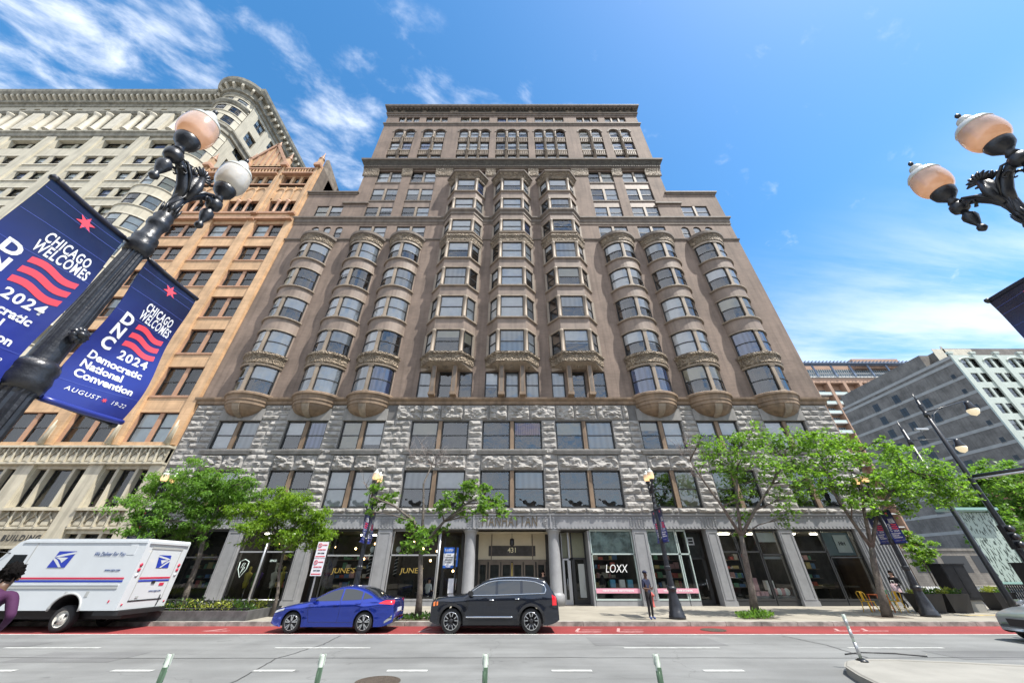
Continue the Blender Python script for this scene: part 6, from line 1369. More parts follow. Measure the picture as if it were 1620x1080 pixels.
def car(name, label, loc, S, group=None):
    T = thing(name, label, 'car', loc, 0, group); L, W, TP, r, xs_w = S['L'], S['W'], S['top'], S['r'], S['wheels']; hw = W / 2; x0, x1 = TP[0][0], TP[-1][0]
    belt = lambda x: S['belt'][0] + (S['belt'][1] - S['belt'][0]) * (x - x0) / (x1 - x0); Tz = lambda x: catmull(TP, x)
    def plan(x):
        e = max(0, (x0 + .75) - x) / .75; e2 = max(0, x - (x1 - .65)) / .65; return 1 - .20 * e ** 2.2 - .15 * e2 ** 2.2
    def Y(x, z):
        b = belt(x); y = hw * (.94 + .06 * min(1, max(0, (z - .22) / .35)) ** .7); y -= .018 * math.exp(-((z - .52) / .07) ** 2)
        if z > b - .12: y -= (z - b + .12) ** 2 * .6 if z < b else .0086 + (z - b) * S['tumble']
        y += .02 * math.exp(-((z - (b - .13)) / .05) ** 2)
        for xw in xs_w:
            d = math.hypot(x - xw, z - r); y += .03 * math.exp(-((d - r * 1.22) / .1) ** 2)
        y *= plan(x); rr = S.get('round', .10); h = max(0, Tz(x) - z)
        if h < rr: y -= rr - math.sqrt(max(0, rr * rr - (rr - h) ** 2))
        return max(y, .05)
    Ra = r * 1.16; zc = r * 1.0; zb0 = S['clear']
    def Bz(x):
        z = zb0 + .10 * max(0, (x0 + .5 - x) / .5) ** 2 + .14 * max(0, (x - x1 + .5) / .5) ** 2
        for xw in xs_w:
            if abs(x - xw) < Ra: z = max(z, zc + math.sqrt(Ra * Ra - (x - xw) ** 2))
        return z
    st = {round(x0 + (x1 - x0) * i / 84, 4) for i in range(85)}
    for e in (.01, .03, .06, .1, .15, .2): st |= {round(x0 + e, 4), round(x1 - e, 4)}
    for xw in xs_w:
        for k in range(25): st.add(round(xw - Ra * math.cos(PI * k / 24), 4))
        st |= {round(xw - Ra - .001, 4), round(xw + Ra + .001, 4)}
    st = sorted(st); NZ = 22; NT = 8; mb = MB(); vs = []; ringn = 2 * NZ + 2 + NT - 1
    for x in st:
        b, t_ = Bz(x), Tz(x); ring = []
        for k in range(NZ + 1):
            f = k / NZ; f = 1 - (1 - f) ** 1.6; z = b + (t_ - b) * f; ring.append((x, -Y(x, z), z))
        yt = Y(x, t_)
        for k in range(1, NT): y = -yt + 2 * yt * k / NT; ring.append((x, y, t_ + S.get('crown', .03) * (1 - (y / yt) ** 2)))
        for k in range(NZ, -1, -1):
            f = k / NZ; f = 1 - (1 - f) ** 1.6; z = b + (t_ - b) * f; ring.append((x, Y(x, z), z))
        vs += ring
    n = len(ring); fs = []
    for i in range(len(st) - 1):
        for k in range(n - 1): fs.append((i * n + k, i * n + k + 1, (i + 1) * n + k + 1, (i + 1) * n + k))
    fs.append(tuple(range(n))); fs.append(tuple((len(st) - 1) * n + k for k in range(n - 1, -1, -1)))
    pm = S['paint']; mb.idx(vs, fs, pm, True); body = mb.build('body', T)
    mb = MB(); mb.box(x0 + .25, x1 - .25, -hw * .8, hw * .8, zb0 + .03, .62, m_dk)
    mb.build('underbody', T)
    if S.get('cladding'):
        mb = MB()
        for sg in (-1, 1):
            for xw in xs_w:
                A = [PI * k / 20 for k in range(21)]
                for a, b in zip(A, A[1:]):
                    q = []
                    for rr_, ang in ((Ra, a), (Ra + .09, a), (Ra + .09, b), (Ra, b)):
                        x = xw - rr_ * math.cos(ang); z = zc + rr_ * math.sin(ang); q.append((x, sg * (Y(x, z) + .012), z))
                    mb.face(q, m_dk, True)
            X = [xs_w[0] + Ra + (xs_w[1] - xs_w[0] - 2 * Ra) * k / 10 for k in range(11)]
            for a, b in zip(X, X[1:]): mb.face([(a, sg * (Y(a, zb0) + .01), zb0), (b, sg * (Y(b, zb0) + .01), zb0), (b, sg * (Y(b, zb0 + .17) + .012), zb0 + .17), (a, sg * (Y(a, zb0 + .17) + .012), zb0 + .17)], m_dk)
        mb.build('cladding', T)
    def patch(name, lo, up, xa, xb, m, sg, off=.005, nx=16, nz=4, parent=T):
        mb = MB(); vs = []
        for i in range(nx + 1):
            x = xa + (xb - xa) * i / nx; a = catmull(lo, x) if hasattr(lo, '__len__') else lo; b = catmull(up, x) if hasattr(up, '__len__') else up
            for j in range(nz + 1): z = a + (b - a) * j / nz; vs.append((x, sg * (Y(x, z) + off), z))
        fs = [(i * (nz + 1) + j, (i + 1) * (nz + 1) + j, (i + 1) * (nz + 1) + j + 1, i * (nz + 1) + j + 1) for i in range(nx) for j in range(nz)]
        mb.idx(vs, fs, m, True); return mb.build(name, parent)
    def line(pts, m, sg, w=.012, off=.004, name='trim', parent=T):
        mb = MB(); P = []
        for (xa, za), (xb, zb) in zip(pts, pts[1:]):
            nn = max(1, int(math.hypot(xb - xa, zb - za) / .06))
            for k in range(nn): t = k / nn; x = xa + (xb - xa) * t; z = za + (zb - za) * t; P.append((x, sg * (Y(x, z) + off), z))
        x, z = pts[-1]; P.append((x, sg * (Y(x, z) + off), z)); mb.tube(P, w / 2, m, 6); return mb.build(name, parent)
    lo, up = S['dlo']
    for sg in (-1, 1):
        for xa, xb in S['side_glass']: patch('side_window', lo, up, xa, xb, m_cgl, sg)
        if S.get('chrome'):
            P = [(x, catmull(lo, x) - .015) for x in [S['side_glass'][0][0] + (S['side_glass'][-1][1] - S['side_glass'][0][0]) * k / 16 for k in range(17)]]; Q = [(x, catmull(up, x) + .015) for x, _ in P]
            line(P + [(P[-1][0] + .05, (P[-1][1] + Q[-1][1]) / 2)] + Q[::-1], m_chr, sg, .035, .006)
            X = [x0 + .9 + (x1 - x0 - 1.6) * k / 12 for k in range(13)]
            line([(x, Tz(x) + .0) for x in [S['rail'][0] + (S['rail'][1] - S['rail'][0]) * k / 10 for k in range(11)]], m_chr, sg, .04, .05, 'roof_rail'); line([(xs_w[0] + Ra + .1, .5), (xs_w[1] - Ra - .25, .5)], m_chr, sg, .05, .02)
        for P in S['seams']: line(P, m_dk, sg, .009, .0, 'door_seam')
        for hx, hz in S['handles']: mb = MB(); y = Y(hx, hz); mb.tube([(hx - .09, sg * (y + .0), hz), (hx - .07, sg * (y + .03), hz), (hx + .07, sg * (y + .03), hz), (hx + .09, sg * y, hz)], .014, pm if not S.get('chrome') else m_chr, 6); mb.build('handle', T)
        mx, mz = S['mirror']; mb = MB(); y = Y(mx, mz); mb.tube([(mx, sg * y, mz - .02), (mx + .0, sg * (y + .1), mz)], .02, m_dk, 6)
        c = (mx, sg * (y + .16), mz + .03); mb.idx([(c[0] + .07 * a, c[1] + .10 * b, c[2] + .07 * d) for a in (-1, 1) for b in (-1, 1) for d in (-1, 1)] + [(c[0] - .13, c[1], c[2])], [(0, 1, 8), (1, 3, 8), (3, 2, 8), (2, 0, 8), (4, 6, 7, 5), (0, 4, 5, 1), (2, 3, 7, 6), (0, 2, 6, 4), (1, 5, 7, 3)], pm if not S.get('chrome') else m_dk); mb.build('mirror', T)
        for nm, lo2, up2, xa, xb, mt in S['lamps']: patch(nm, lo2, up2, xa, xb, mt, sg, .012)
        for xw in xs_w: wheel(T, xw, sg * (hw - .12), r, .22, S['style'], -sg)
    def topglass(name, xa, xb, kw=.93):
        mb = MB(); vs = []; nx, ny = 10, 8
        for i in range(nx + 1):
            x = xa + (xb - xa) * i / nx; yt = Y(x, Tz(x)) * kw
            for j in range(ny + 1): y = -yt + 2 * yt * j / ny; vs.append((x, y, Tz(x) + S.get('crown', .03) * (1 - (y / (yt / kw)) ** 2) + .006))
        mb.idx(vs, [(i * (ny + 1) + j, (i + 1) * (ny + 1) + j, (i + 1) * (ny + 1) + j + 1, i * (ny + 1) + j + 1) for i in range(nx) for j in range(ny)], m_cgl, True); return mb.build(name, T)
    topglass('windscreen', *S['ws']); topglass('rear_window', *S['rw'])
    mb = MB(); mb.box(x0 - .01, x0 + .03, -hw * .45, hw * .45, .42, .62, m_dk); mb.build('grille', T); mb = MB(); mb.box(x1 - .02, x1 + .015, -.26, .26, .62 if not S.get('chrome') else .8, .74 if not S.get('chrome') else .92, m_plate); mb.build('number_plate', T)
    return T
SED = dict(L=4.6, W=1.80, r=.33, wheels=(-1.47, 1.24), clear=.2, tumble=.42, belt=(.86, .98), paint=paint('metallic_blue_paint', (.02, .05, .40), .75, .2), style='sedan', round=.11,
    top=[(-2.32, .46), (-2.30, .60), (-2.22, .70), (-1.9, .80), (-1.45, .89), (-1.05, .95), (-.75, 1.09), (-.35, 1.29), (.05, 1.41), (.4, 1.44), (.8, 1.41), (1.2, 1.29), (1.6, 1.09), (1.85, 1.02), (2.13, 1.01), (2.24, .93), (2.29, .72), (2.30, .45)],
    dlo=([(-.82, .97), (0, .985), (1.0, 1.02), (1.45, 1.08)], [(-.82, 1.0), (-.45, 1.18), (-.1, 1.31), (.3, 1.355), (.7, 1.33), (1.1, 1.23), (1.45, 1.10)]), side_glass=[(-.80, .20), (.26, 1.0), (1.06, 1.42)],
    seams=[[(-.92, .92), (-.95, .7), (-.85, .35)], [(.23, 1.0), (.25, .6), (.22, .3)], [(1.06, 1.02), (1.0, .78), (.82, .6)], [(-.85, .34), (.8, .34)]], handles=[(.1, .86), (.92, .90)], mirror=(-.78, .99),
    lamps=[('tail_lamp', [(1.72, .90), (2.26, .86)], [(1.72, .92), (1.95, 1.0), (2.26, 1.0)], 1.72, 2.26, m_tl), ('headlamp', [(-2.28, .60), (-1.85, .70)], [(-2.28, .67), (-1.85, .76)], -2.26, -1.85, m_hl), ('lower_bumper', [(2.0, .30), (2.25, .42)], [(2.0, .36), (2.25, .55)], 2.0, 2.25, m_chr)], ws=(-1.0, -.12), rw=(.95, 1.66))
car('sedan', 'metallic blue sedan parked facing left between the tree and the van', (-6.82, 17.55, 0), SED)
SUVS = dict(L=4.95, W=1.97, r=.385, wheels=(-1.62, 1.38), clear=.26, tumble=.26, belt=(1.08, 1.16), paint=paint('black_blue_paint', (.006, .009, .018), .3, .22), style='suv', round=.10, chrome=True, cladding=True, rail=(-.25, 1.75),
    top=[(-2.46, .55), (-2.45, .85), (-2.38, 1.0), (-2.1, 1.08), (-1.5, 1.14), (-1.15, 1.17), (-.85, 1.36), (-.5, 1.57), (-.1, 1.68), (.5, 1.73), (1.2, 1.73), (1.75, 1.68), (2.0, 1.60), (2.2, 1.35), (2.36, 1.12), (2.43, .95), (2.45, .6)],
    dlo=([(-1.0, 1.17), (0, 1.18), (2.0, 1.24)], [(-1.0, 1.20), (-.6, 1.43), (-.15, 1.58), (.5, 1.62), (1.5, 1.58), (2.0, 1.42)]), side_glass=[(-.95, .02), (.12, .98), (1.08, 1.93)],
    seams=[[(-1.02, 1.12), (-1.05, .8), (-.95, .45)], [(.07, 1.15), (.1, .45)], [(1.03, 1.15), (1.05, .9), (.9, .7)], [(-1.6, 1.05), (-1.15, 1.1)]], handles=[(-.12, 1.02), (.86, 1.05)], mirror=(-.92, 1.2),
    lamps=[('tail_lamp', [(2.12, .85), (2.38, .85)], [(2.12, 1.22), (2.38, 1.1)], 2.2, 2.37, m_tl), ('amber_lamp', [(-2.36, .82), (-2.27, .84)], [(-2.36, .94), (-2.27, .98)], -2.36, -2.28, m_amb), ('amber_lamp', [(-2.24, .84), (-2.16, .86)], [(-2.24, .96), (-2.16, .97)], -2.23, -2.17, m_amb)], ws=(-1.1, -.2), rw=(2.0, 2.34))
car('suv', 'glossy black three-row SUV with chrome trim parked in the red lane', (-.66, 17.55, 0), SUVS)
SV = dict(SED); SV['paint'] = paint('silver_paint', (.42, .45, .48), .7); SV['lamps'] = SED['lamps'][:2] + [('fog_grille', .36, .5, -2.2, -1.95, m_dk)]
car('sedan', 'silver car nosing into the frame at the right edge', (18.95, 14.5, 0), SV)
# far vehicle beyond crossing
FV = dict(SUVS); FV['paint'] = paint('white_far_paint', (.5, .52, .55), .2); 
car('suv', 'pale car far off beyond the crossing under the tree', (47.2, 30.5, 0), FV)
# ------------------------------------------------------------------ postal van
V = thing('postal_van', 'white postal step van with blue eagle panels and red and blue stripes', 'van', (-18.9, 17.85, 0)); vx, vy = -18.9, 17.85
m_vw = M('white_van_paint', (.56, .59, .61), .35, coat=.4, var=.03, vs=1); m_vb = M('van_blue', (.02, .045, .36), .35); m_vr = M('van_red', (.52, .03, .07), .35); m_van = M('grey_moulding', (.38, .39, .38), .4); m_txt = M('slate_blue_letter', (.08, .12, .25), .4)
Y0, Y1 = 16.72 - vy, 18.95 - vy; xr = -15.15 - vx
out = [(xr, .68), (xr, 3.0), (xr - .05, 3.07), (-20.2 - vx, 3.07), (-20.5 - vx, 2.95), (-21.25 - vx, 1.85), (-22.2 - vx, 1.55), (-22.45 - vx, .7)]
wv = (-17.15 - vx, -21.3 - vx); bot = []
for xw in (wv[1], wv[0]): bot += [(xw - .56 * math.cos(PI * k / 12), .68 + (.0 if k in (0, 12) else .5 * math.sin(PI * k / 12))) for k in range(13)]
poly = out + bot; mb = MB(); n = len(poly)
mb.face([(x, Y0, z) for x, z in poly], m_vw); mb.face([(x, Y1, z) for x, z in poly[::-1]], m_vw)
for i in range(n):
    a, b = poly[i], poly[(i + 1) % n]
    if (a[1] < .75 and b[1] < .75) or i >= len(out) - 1: mt = m_dk
    else: mt = m_vw
    mb.face([(a[0], Y0, a[1]), (a[0], Y1, a[1]), (b[0], Y1, b[1]), (b[0], Y0, b[1])], mt)
body = mb.build('body', V)
mb = MB(); mb.box(-22.2 - vx, xr - .1, Y0 + .5, Y1 - .5, .38, .66, m_dk); mb.box(-16.0 - vx, xr + .12, Y0 + .05, Y1 - .05, .52, .66, m_dk); mb.build('chassis', V)
mb = MB(); s = Y0 - .012
for z0, z1, mt in ((1.67, 1.73, m_vr), (1.575, 1.635, m_vb)): mb.box(-20.3 - vx, xr - .28, s, Y0, z0, z1, mt)
mb.box(-20.3 - vx, xr - .35, s - .01, Y0, 1.36, 1.47, m_van); mb.box(-20.3 - vx, xr - .35, s - .02, Y0, 1.47, 1.52, m_vw)
for z0, z1, mt in ((1.67, 1.73, m_vr), (1.575, 1.635, m_vb)): mb.box(xr, xr + .012, Y0 + .35, Y1 - .35, z0, z1, mt)
mb.build('stripe', V)
mb = MB(); mb.box(-19.72 - vx, -19.68 - vx, s, Y0, .75, 2.95, m_van); mb.box(-20.3 - vx, xr - .02, Y0 - .03, Y0, 2.92, 2.99, m_vw); mb.build('panel_seam', V)
mb = MB(); mb.face([(-20.55 - vx, s, 1.78), (-19.85 - vx, s, 1.78), (-19.85 - vx, s, 2.5), (-20.42 - vx, s, 2.5)], m_cgl); mb.build('side_window', V)
mb = MB(); q = .05
a, b = (-20.53 - vx, 2.9), (-21.22 - vx, 1.9); mb.face([(a[0] - .012, Y0 + .15, a[1]), (a[0] - .012, Y1 - .15, a[1]), (b[0] - .012, Y1 - .15, b[1]), (b[0] - .012, Y0 + .15, b[1])], m_cgl); mb.build('windscreen', V)
mb = MB(); mb.tube([(-20.6 - vx, Y0, 2.55), (-21.0 - vx, Y0 - .28, 2.62), (-21.05 - vx, Y0 - .28, 2.0), (-20.95 - vx, Y0, 1.75)], .018, m_dk, 6); mb.box(-21.15 - vx, -21.0 - vx, Y0 - .42, Y0 - .2, 2.05, 2.5, m_dk); mb.build('mirror', V)
for xw in wv: 
    for sg in (-1, 1): wheel(V, xw, sg * (Y1 - .2), .42, .28, 'truck', -sg)
    mb = MB(); P = [(xw - .6 * math.cos(PI * k / 14), Y0 - .01, .66 + .55 * math.sin(PI * k / 14)) for k in range(15)]; mb.tube(P, .035, m_van, 6); mb.build('wheel_arch', V)
def eagle(face, cx, cz, w, h, flip=1):
    mb = MB(); mw = MB()
    def pt(u, v, o):
        x = cx + flip * (u - .5) * w + .18 * (v - .5) * w * flip * 1.0; z = cz + (v - .5) * h
        return (x, s - .004 - o, z) if face == 'side' else (xr + .014 + o, x, z)
    mb.face([pt(0, 0, 0), pt(1, 0, 0), pt(1, 1, 0), pt(0, 1, 0)], m_vb)
    for P in ([(.0, .62), (.08, .72), (.3, .80), (1.0, .97), (1.02, .84), (.45, .69), (.22, .63)], [(.26, .62), (.78, .60), (.62, .28), (.45, .44), (.3, .52), (.14, .56)], [(.0, .60), (.02, .48), (.14, .40), (.62, .02), (.78, .02), (.30, .44), (.12, .54)]):
        mw.face([pt(u, v, .004) for u, v in P], m_vw)
    o = mb.build('emblem', V); mw.build('eagle_mark', o)
eagle('side', -18.33 - vx, 2.34, .72, .56); eagle('rear', (Y0 + Y1) / 2 + .05, 2.28, .62, .46, -1)
put_text('We Deliver For You', .21, m_txt, V, (-16.5 - vx, s, 2.52), shear=.25, xs=.72); put_text('www.usps.com', .12, m_txt, V, (-16.05 - vx, s, 1.98), xs=.85)
put_text('www.usps.com', .11, m_txt, V, (xr + .014, .25, 1.25), rot=(PI / 2, 0, PI / 2), xs=.9)
mb = MB()
for p, q, z0, z1 in ((Y0 + .33, Y0 + .36, .95, 2.75), (Y1 - .36, Y1 - .33, .95, 2.75)): mb.box(xr, xr + .014, p, q, z0, z1, m_van)
mb.box(xr, xr + .014, Y0 + .33, Y1 - .33, .93, .97, m_dk); mb.box(xr, xr + .02, Y0 + .3, Y1 - .3, 2.72, 2.80, m_van); mb.box(xr, xr + .06, Y0 + .1, Y1 - .1, 2.9, 2.98, m_vw); mb.build('rear_door_outline', V)
for y in (Y0 + .16, Y1 - .16):
    for z, mt in ((2.15, m_vr), (1.98, m_vr), (1.8, m_plate)):
        mb = MB(); mb.lathe([(.065, 0), (.065, .02), (.01, .028)], mt, 16, (xr, y, z), axis='x'); mb.build('rear_lamp', V)
for y in (Y0 + .14, Y1 - .14): mb = MB(); mb.lathe([(.035, 0), (.035, .02)], m_vr, 10, (xr, y, .85), axis='x'); mb.build('marker_lamp', V)
mb = MB(); mb.tube([(xr + .03, Y1 - .5, 1.1), (xr + .06, Y1 - .5, .95), (xr + .03, Y1 - .5, .72)], .018, m_dk, 6); mb.box(xr, xr + .03, -.1, .06, 1.5, 1.6, m_dk); mb.box(xr, xr + .02, -.55, -.42, 1.03, 1.1, m_van); mb.build('door_handle', V)
mb = MB(); mb.box(xr, xr + .014, .32, .55, 1.42, 1.52, m_vr); mb.box(-16.62 - vx, -16.5 - vx, s, Y0, 1.1, 1.28, m_van); mb.box(-15.6 - vx, -15.55 - vx, s, Y0, .92, 1.0, m_vr); mb.box(-15.8 - vx, -15.5 - vx, s, Y0, 2.5, 2.9, m_vw); mb.build('decal', V)
put_text('31', .14, m_van, V, (-17.4 - vx, s, 1.22), shear=.2)
# ------------------------------------------------------------------ people
m_sk1 = M('dark_brown_skin', (.10, .055, .035), .5); m_sk2 = M('light_skin', (.45, .27, .2), .5); m_navy = M('navy_uniform', (.012, .018, .05), .8, bump=.3, bs=30); m_blk = M('black_cloth', (.012, .012, .014), .85, bump=.3, bs=30)
m_pur = M('purple_sweatshirt', (.05, .008, .048), .85, bump=.5, bs=12, bd=.02); m_shoe = M('blue_shoe', (.02, .05, .2), .6); m_hair = M('black_hair', (.006, .005, .005), .95, bump=1, bs=60, spec=.15); m_wsh = M('white_shirt', (.6, .62, .62), .8, bump=.3, bs=14); m_jean = M('dark_jeans', (.03, .04, .07), .8)
def skinmesh(V_, E_, Rd, root=0, sub=2):
    me = bpy.data.meshes.new('body'); me.from_pydata(V_, E_, []); o = bpy.data.objects.new('body', me); COL.objects.link(o)
    md = o.modifiers.new('s', 'SKIN'); sl_ = me.skin_vertices[0].data
    for i, r in enumerate(Rd): sl_[i].radius = r if hasattr(r, '__len__') else (r, r); sl_[i].use_root = (i == root)
    md.use_smooth_shade = True; o.modifiers.new('b', 'SUBSURF').levels = sub
    dg = bpy.context.evaluated_depsgraph_get(); m2 = bpy.data.meshes.new_from_object(o.evaluated_get(dg)); bpy.data.objects.remove(o); return m2
def person(label, loc, rz, J, mats, hair='short', cap=None, group=None, h=1.0):
    """J: joint name -> (x, y, z); figure faces -Y"""
    T = thing('person', label, 'person', loc, rz, group)
    names = ['pelvis', 'waist', 'chest', 'neck', 'chin', 'skull', 'top', 'shL', 'elL', 'wrL', 'haL', 'shR', 'elR', 'wrR', 'haR', 'hipL', 'knL', 'anL', 'toL', 'hipR', 'knR', 'anR', 'toR']
    rad = dict(pelvis=(.155, .11), waist=(.135, .10), chest=(.165, .115), neck=(.058, .06), chin=(.062, .07), skull=(.078, .092), top=(.05, .06), sh=(.068, .068), el=(.046, .046), wr=(.028, .03), ha=(.04, .02), hip=(.098, .1), kn=(.062, .064), an=(.042, .046), to=(.045, .03))
    V_ = [J[n] for n in names]; idx = {n: i for i, n in enumerate(names)}
    E_ = [('pelvis', 'waist'), ('waist', 'chest'), ('chest', 'neck'), ('neck', 'chin'), ('chin', 'skull'), ('skull', 'top'), ('chest', 'shL'), ('shL', 'elL'), ('elL', 'wrL'), ('wrL', 'haL'), ('chest', 'shR'), ('shR', 'elR'), ('elR', 'wrR'), ('wrR', 'haR'), ('pelvis', 'hipL'), ('hipL', 'knL'), ('knL', 'anL'), ('anL', 'toL'), ('pelvis', 'hipR'), ('hipR', 'knR'), ('knR', 'anR'), ('anR', 'toR')]
    Rd = [rad.get(n) or rad[n[:-1]] for n in names]; me = skinmesh(V_, [(idx[a], idx[b]) for a, b in E_], Rd)
    slots = []
    for k in ('skin', 'shirt', 'pants', 'shoe'): me.materials.append(mats[k])
    reg = {('chest', 'neck'): 0, ('neck', 'chin'): 0, ('chin', 'skull'): 0, ('skull', 'top'): 0, ('wrL', 'haL'): 0, ('wrR', 'haR'): 0, ('elL', 'wrL'): mats['fore'], ('elR', 'wrR'): mats['fore'], ('pelvis', 'hipL'): 2, ('hipL', 'knL'): 2, ('knL', 'anL'): 2, ('pelvis', 'hipR'): 2, ('hipR', 'knR'): 2, ('knR', 'anR'): 2, ('anL', 'toL'): 3, ('anR', 'toR'): 3}
    for p in me.polygons:
        c = p.center; best = None
        for a, b in E_:
            A, B_ = Vector(J[a]), Vector(J[b]); d = B_ - A; t = max(0, min(1, (c - A).dot(d) / d.length_squared)); q = (c - (A + d * t)).length
            if best is None or q < best[0]: best = (q, (a, b), t)
        k = reg.get(best[1], 1)
        if best[1] == ('chest', 'neck'): k = 0 if best[2] > .8 else 1
        p.material_index = k; p.use_smooth = True
    # fingers, nose, ears, eyes joined into the body
    mb = MB(); n0 = len(me.vertices); vs = [v.co.copy() for v in me.vertices]; fs = [tuple(p.vertices) for p in me.polygons]; mi = [p.material_index for p in me.polygons]
    for s in 'LR':
        w_, h_ = Vector(J['wr' + s]), Vector(J['ha' + s]); d = (h_ - w_).normalized(); sd = d.cross(Vector((0, 1, .3))).normalized(); up = sd.cross(d)
        for f, (o_, ln) in enumerate(((-.03, .062), (-.011, .075), (.009, .07), (.028, .055))):
            b = h_ + sd * o_ + d * .015; mb.tube([b, b + d * ln * .5 + up * .006, b + d * ln * .85 - up * .018], [.010, .009, .007], mats['skin'], 6)
        b = w_.lerp(h_, .6) - sd * .03; mb.tube([b, b - sd * .03 + d * .03, b - sd * .032 + d * .06], [.012, .011, .008], mats['skin'], 6)
    ch, sk = Vector(J['chin']), Vector(J['skull']); fd = Vector(mats.get('face', (0, -1, 0))).normalized(); rt = fd.cross(Vector((0, 0, 1))); mid = ch.lerp(sk, .55)
    mb.tube([mid + fd * .085 + Vector((0, 0, .03)), mid + fd * .112, mid + fd * .09 - Vector((0, 0, .02))], [.008, .014, .008], mats['skin'], 6)
    for q in (-1, 1): mb.lathe([(.012, -.02), (.018, 0), (.012, .03)], mats['skin'], 6, tuple(mid + rt * q * .088)); mb.lathe([(.004, -.006), (.008, 0), (.004, .006)], m_blk, 6, tuple(mid + fd * .085 + rt * q * .03 + Vector((0, 0, .04))))
    mb.box(*[v for a in zip(mid + fd * .08 - Vector((.02, .008, .047)), mid + fd * .08 + Vector((.02, .008, -.040))) for v in a], m_sr if False else mats['skin'])
    A = MB(); A.mats = [mats['skin'], mats['shirt'], mats['pants'], mats['shoe'], m_blk]; A.v = [tuple(v) for v in vs]; A.f = fs; A.m = mi; A.sm = [True] * len(fs)
    for f, k, sm in zip(mb.f, mb.m, mb.sm): A.face([mb.v[i] for i in f], mb.mats[k], sm)
    A.build('body', T)
    hm = MB(); c = sk + Vector((0, 0, .03)) - fd * .012; n = 14; vs = []
    def blob(c, rx, ry, rz_, m, z0=-1, nn=12, rough=0):
        vs = []; 
        for j in range(nn + 1):
            ph = PI * j / nn
            for i in range(nn * 2):
                a = PI * i / nn; x, y, z = math.sin(ph) * math.cos(a), math.sin(ph) * math.sin(a), max(z0, math.cos(ph)); k = 1 + rough * mn.noise(Vector((x * 4, y * 4, z * 4))); vs.append((c[0] + rx * x * k, c[1] + ry * y * k, c[2] + rz_ * z * k))
        hm.idx(vs, [(j * nn * 2 + i, j * nn * 2 + (i + 1) % (nn * 2), (j + 1) * nn * 2 + (i + 1) % (nn * 2), (j + 1) * nn * 2 + i) for j in range(nn) for i in range(nn * 2)], m, True)
    if hair == 'curly': blob(c - fd * .01, .10, .105, .108, m_hair, -.9, 18, .5)
    elif hair == 'long':
        blob(c, .092, .105, .10, m_hair, -.3); 
        hm.tube([tuple(c - fd * .05), tuple(c - fd * .085 - Vector((0, 0, .15))), tuple(c - fd * .09 - Vector((0, 0, .32))), tuple(c - fd * .08 - Vector((0, 0, .42)))], [.09, .1, .09, .04], m_hair, 10)
    else: blob(c, .088, .104, .092, m_hair, -.15)
    hm.build('hair', T)
    if cap: hm = MB(); blob(c + Vector((0, 0, .02)), .098, .112, .085, cap, -.05); b = c + fd * .1 + Vector((0, 0, .015)); hm.idx([tuple(b - rt * .07 - fd * .02), tuple(b + rt * .07 - fd * .02), tuple(b + rt * .05 + fd * .065 - Vector((0, 0, .012))), tuple(b - rt * .05 + fd * .065 - Vector((0, 0, .012)))] + [tuple(Vector(p) + Vector((0, 0, .008))) for p in (b - rt * .07 - fd * .02, b + rt * .07 - fd * .02, b + rt * .05 + fd * .065 - Vector((0, 0, .012)), b - rt * .05 + fd * .065 - Vector((0, 0, .012)))], [(0, 3, 2, 1), (4, 5, 6, 7), (0, 1, 5, 4), (1, 2, 6, 5), (2, 3, 7, 6), (3, 0, 4, 7)], cap); hm.build('cap', T)
    return T
def pose(**kw):
    J = dict(pelvis=(0, 0, .96), waist=(0, 0, 1.10), chest=(0, .01, 1.34), neck=(0, 0, 1.50), chin=(0, -.02, 1.57), skull=(0, -.015, 1.68), top=(0, -.01, 1.75), shL=(.19, .01, 1.42), elL=(.24, .03, 1.13), wrL=(.25, -.03, .88), haL=(.25, -.05, .80),
             shR=(-.19, .01, 1.42), elR=(-.24, .03, 1.13), wrR=(-.25, -.03, .88), haR=(-.25, -.05, .80), hipL=(.09, 0, .90), knL=(.10, -.01, .50), anL=(.10, .03, .09), toL=(.12, -.10, .04), hipR=(-.09, 0, .90), knR=(-.10, -.01, .50), anR=(-.10, .03, .09), toR=(-.12, -.10, .04))
    J.update(kw); return J
person('officer in navy uniform and cap standing on the kerb with forearms raised in front', (6.15, 19.4, .15), R(32), pose(elL=(.25, .02, 1.13), wrL=(.12, -.2, 1.12), haL=(.05, -.25, 1.14), elR=(-.25, .02, 1.13), wrR=(-.12, -.2, 1.10), haR=(-.05, -.24, 1.10)),
       dict(skin=m_sk1, shirt=m_navy, pants=m_blk, shoe=m_shoe, fore=0), cap=m_navy)
m_bag = M('pink_white_bag', (.62, .45, .47), .7)
wk = person('walker in black with long dark hair passing the café chairs', (22.0, 24.3, .15), R(-70), pose(knL=(.10, -.26, .52), anL=(.10, -.34, .12), toL=(.11, -.46, .06), knR=(-.10, .02, .50), anR=(-.10, .36, .16), toR=(-.11, .28, .05), wrL=(.16, -.22, 1.08), haL=(.10, -.27, 1.08), wrR=(-.16, -.22, 1.05), haR=(-.1, -.27, 1.05)),
       dict(skin=m_sk2, shirt=m_blk, pants=m_blk, shoe=m_blk, fore=1), 'long')
bg_ = thing('tote_bag', 'pink and white tote bag held in front by the walker in black', 'bag', (21.75, 24.15, 1.12)); mb = MB(); mb.idx([(-.22, -.08, -.2), (.22, -.08, -.2), (.22, .08, -.2), (-.22, .08, -.2), (-.19, -.03, .2), (.19, -.03, .2), (.19, .03, .2), (-.19, .03, .2)], [(0, 3, 2, 1), (4, 5, 6, 7), (0, 1, 5, 4), (1, 2, 6, 5), (2, 3, 7, 6), (3, 0, 4, 7)], m_bag); mb.build('pouch', bg_)
mb = MB(); mb.tube([(-.1, 0, .2), (-.08, 0, .34), (.08, 0, .34), (.1, 0, .2)], .012, m_wlet, 6); mb.build('strap', bg_)
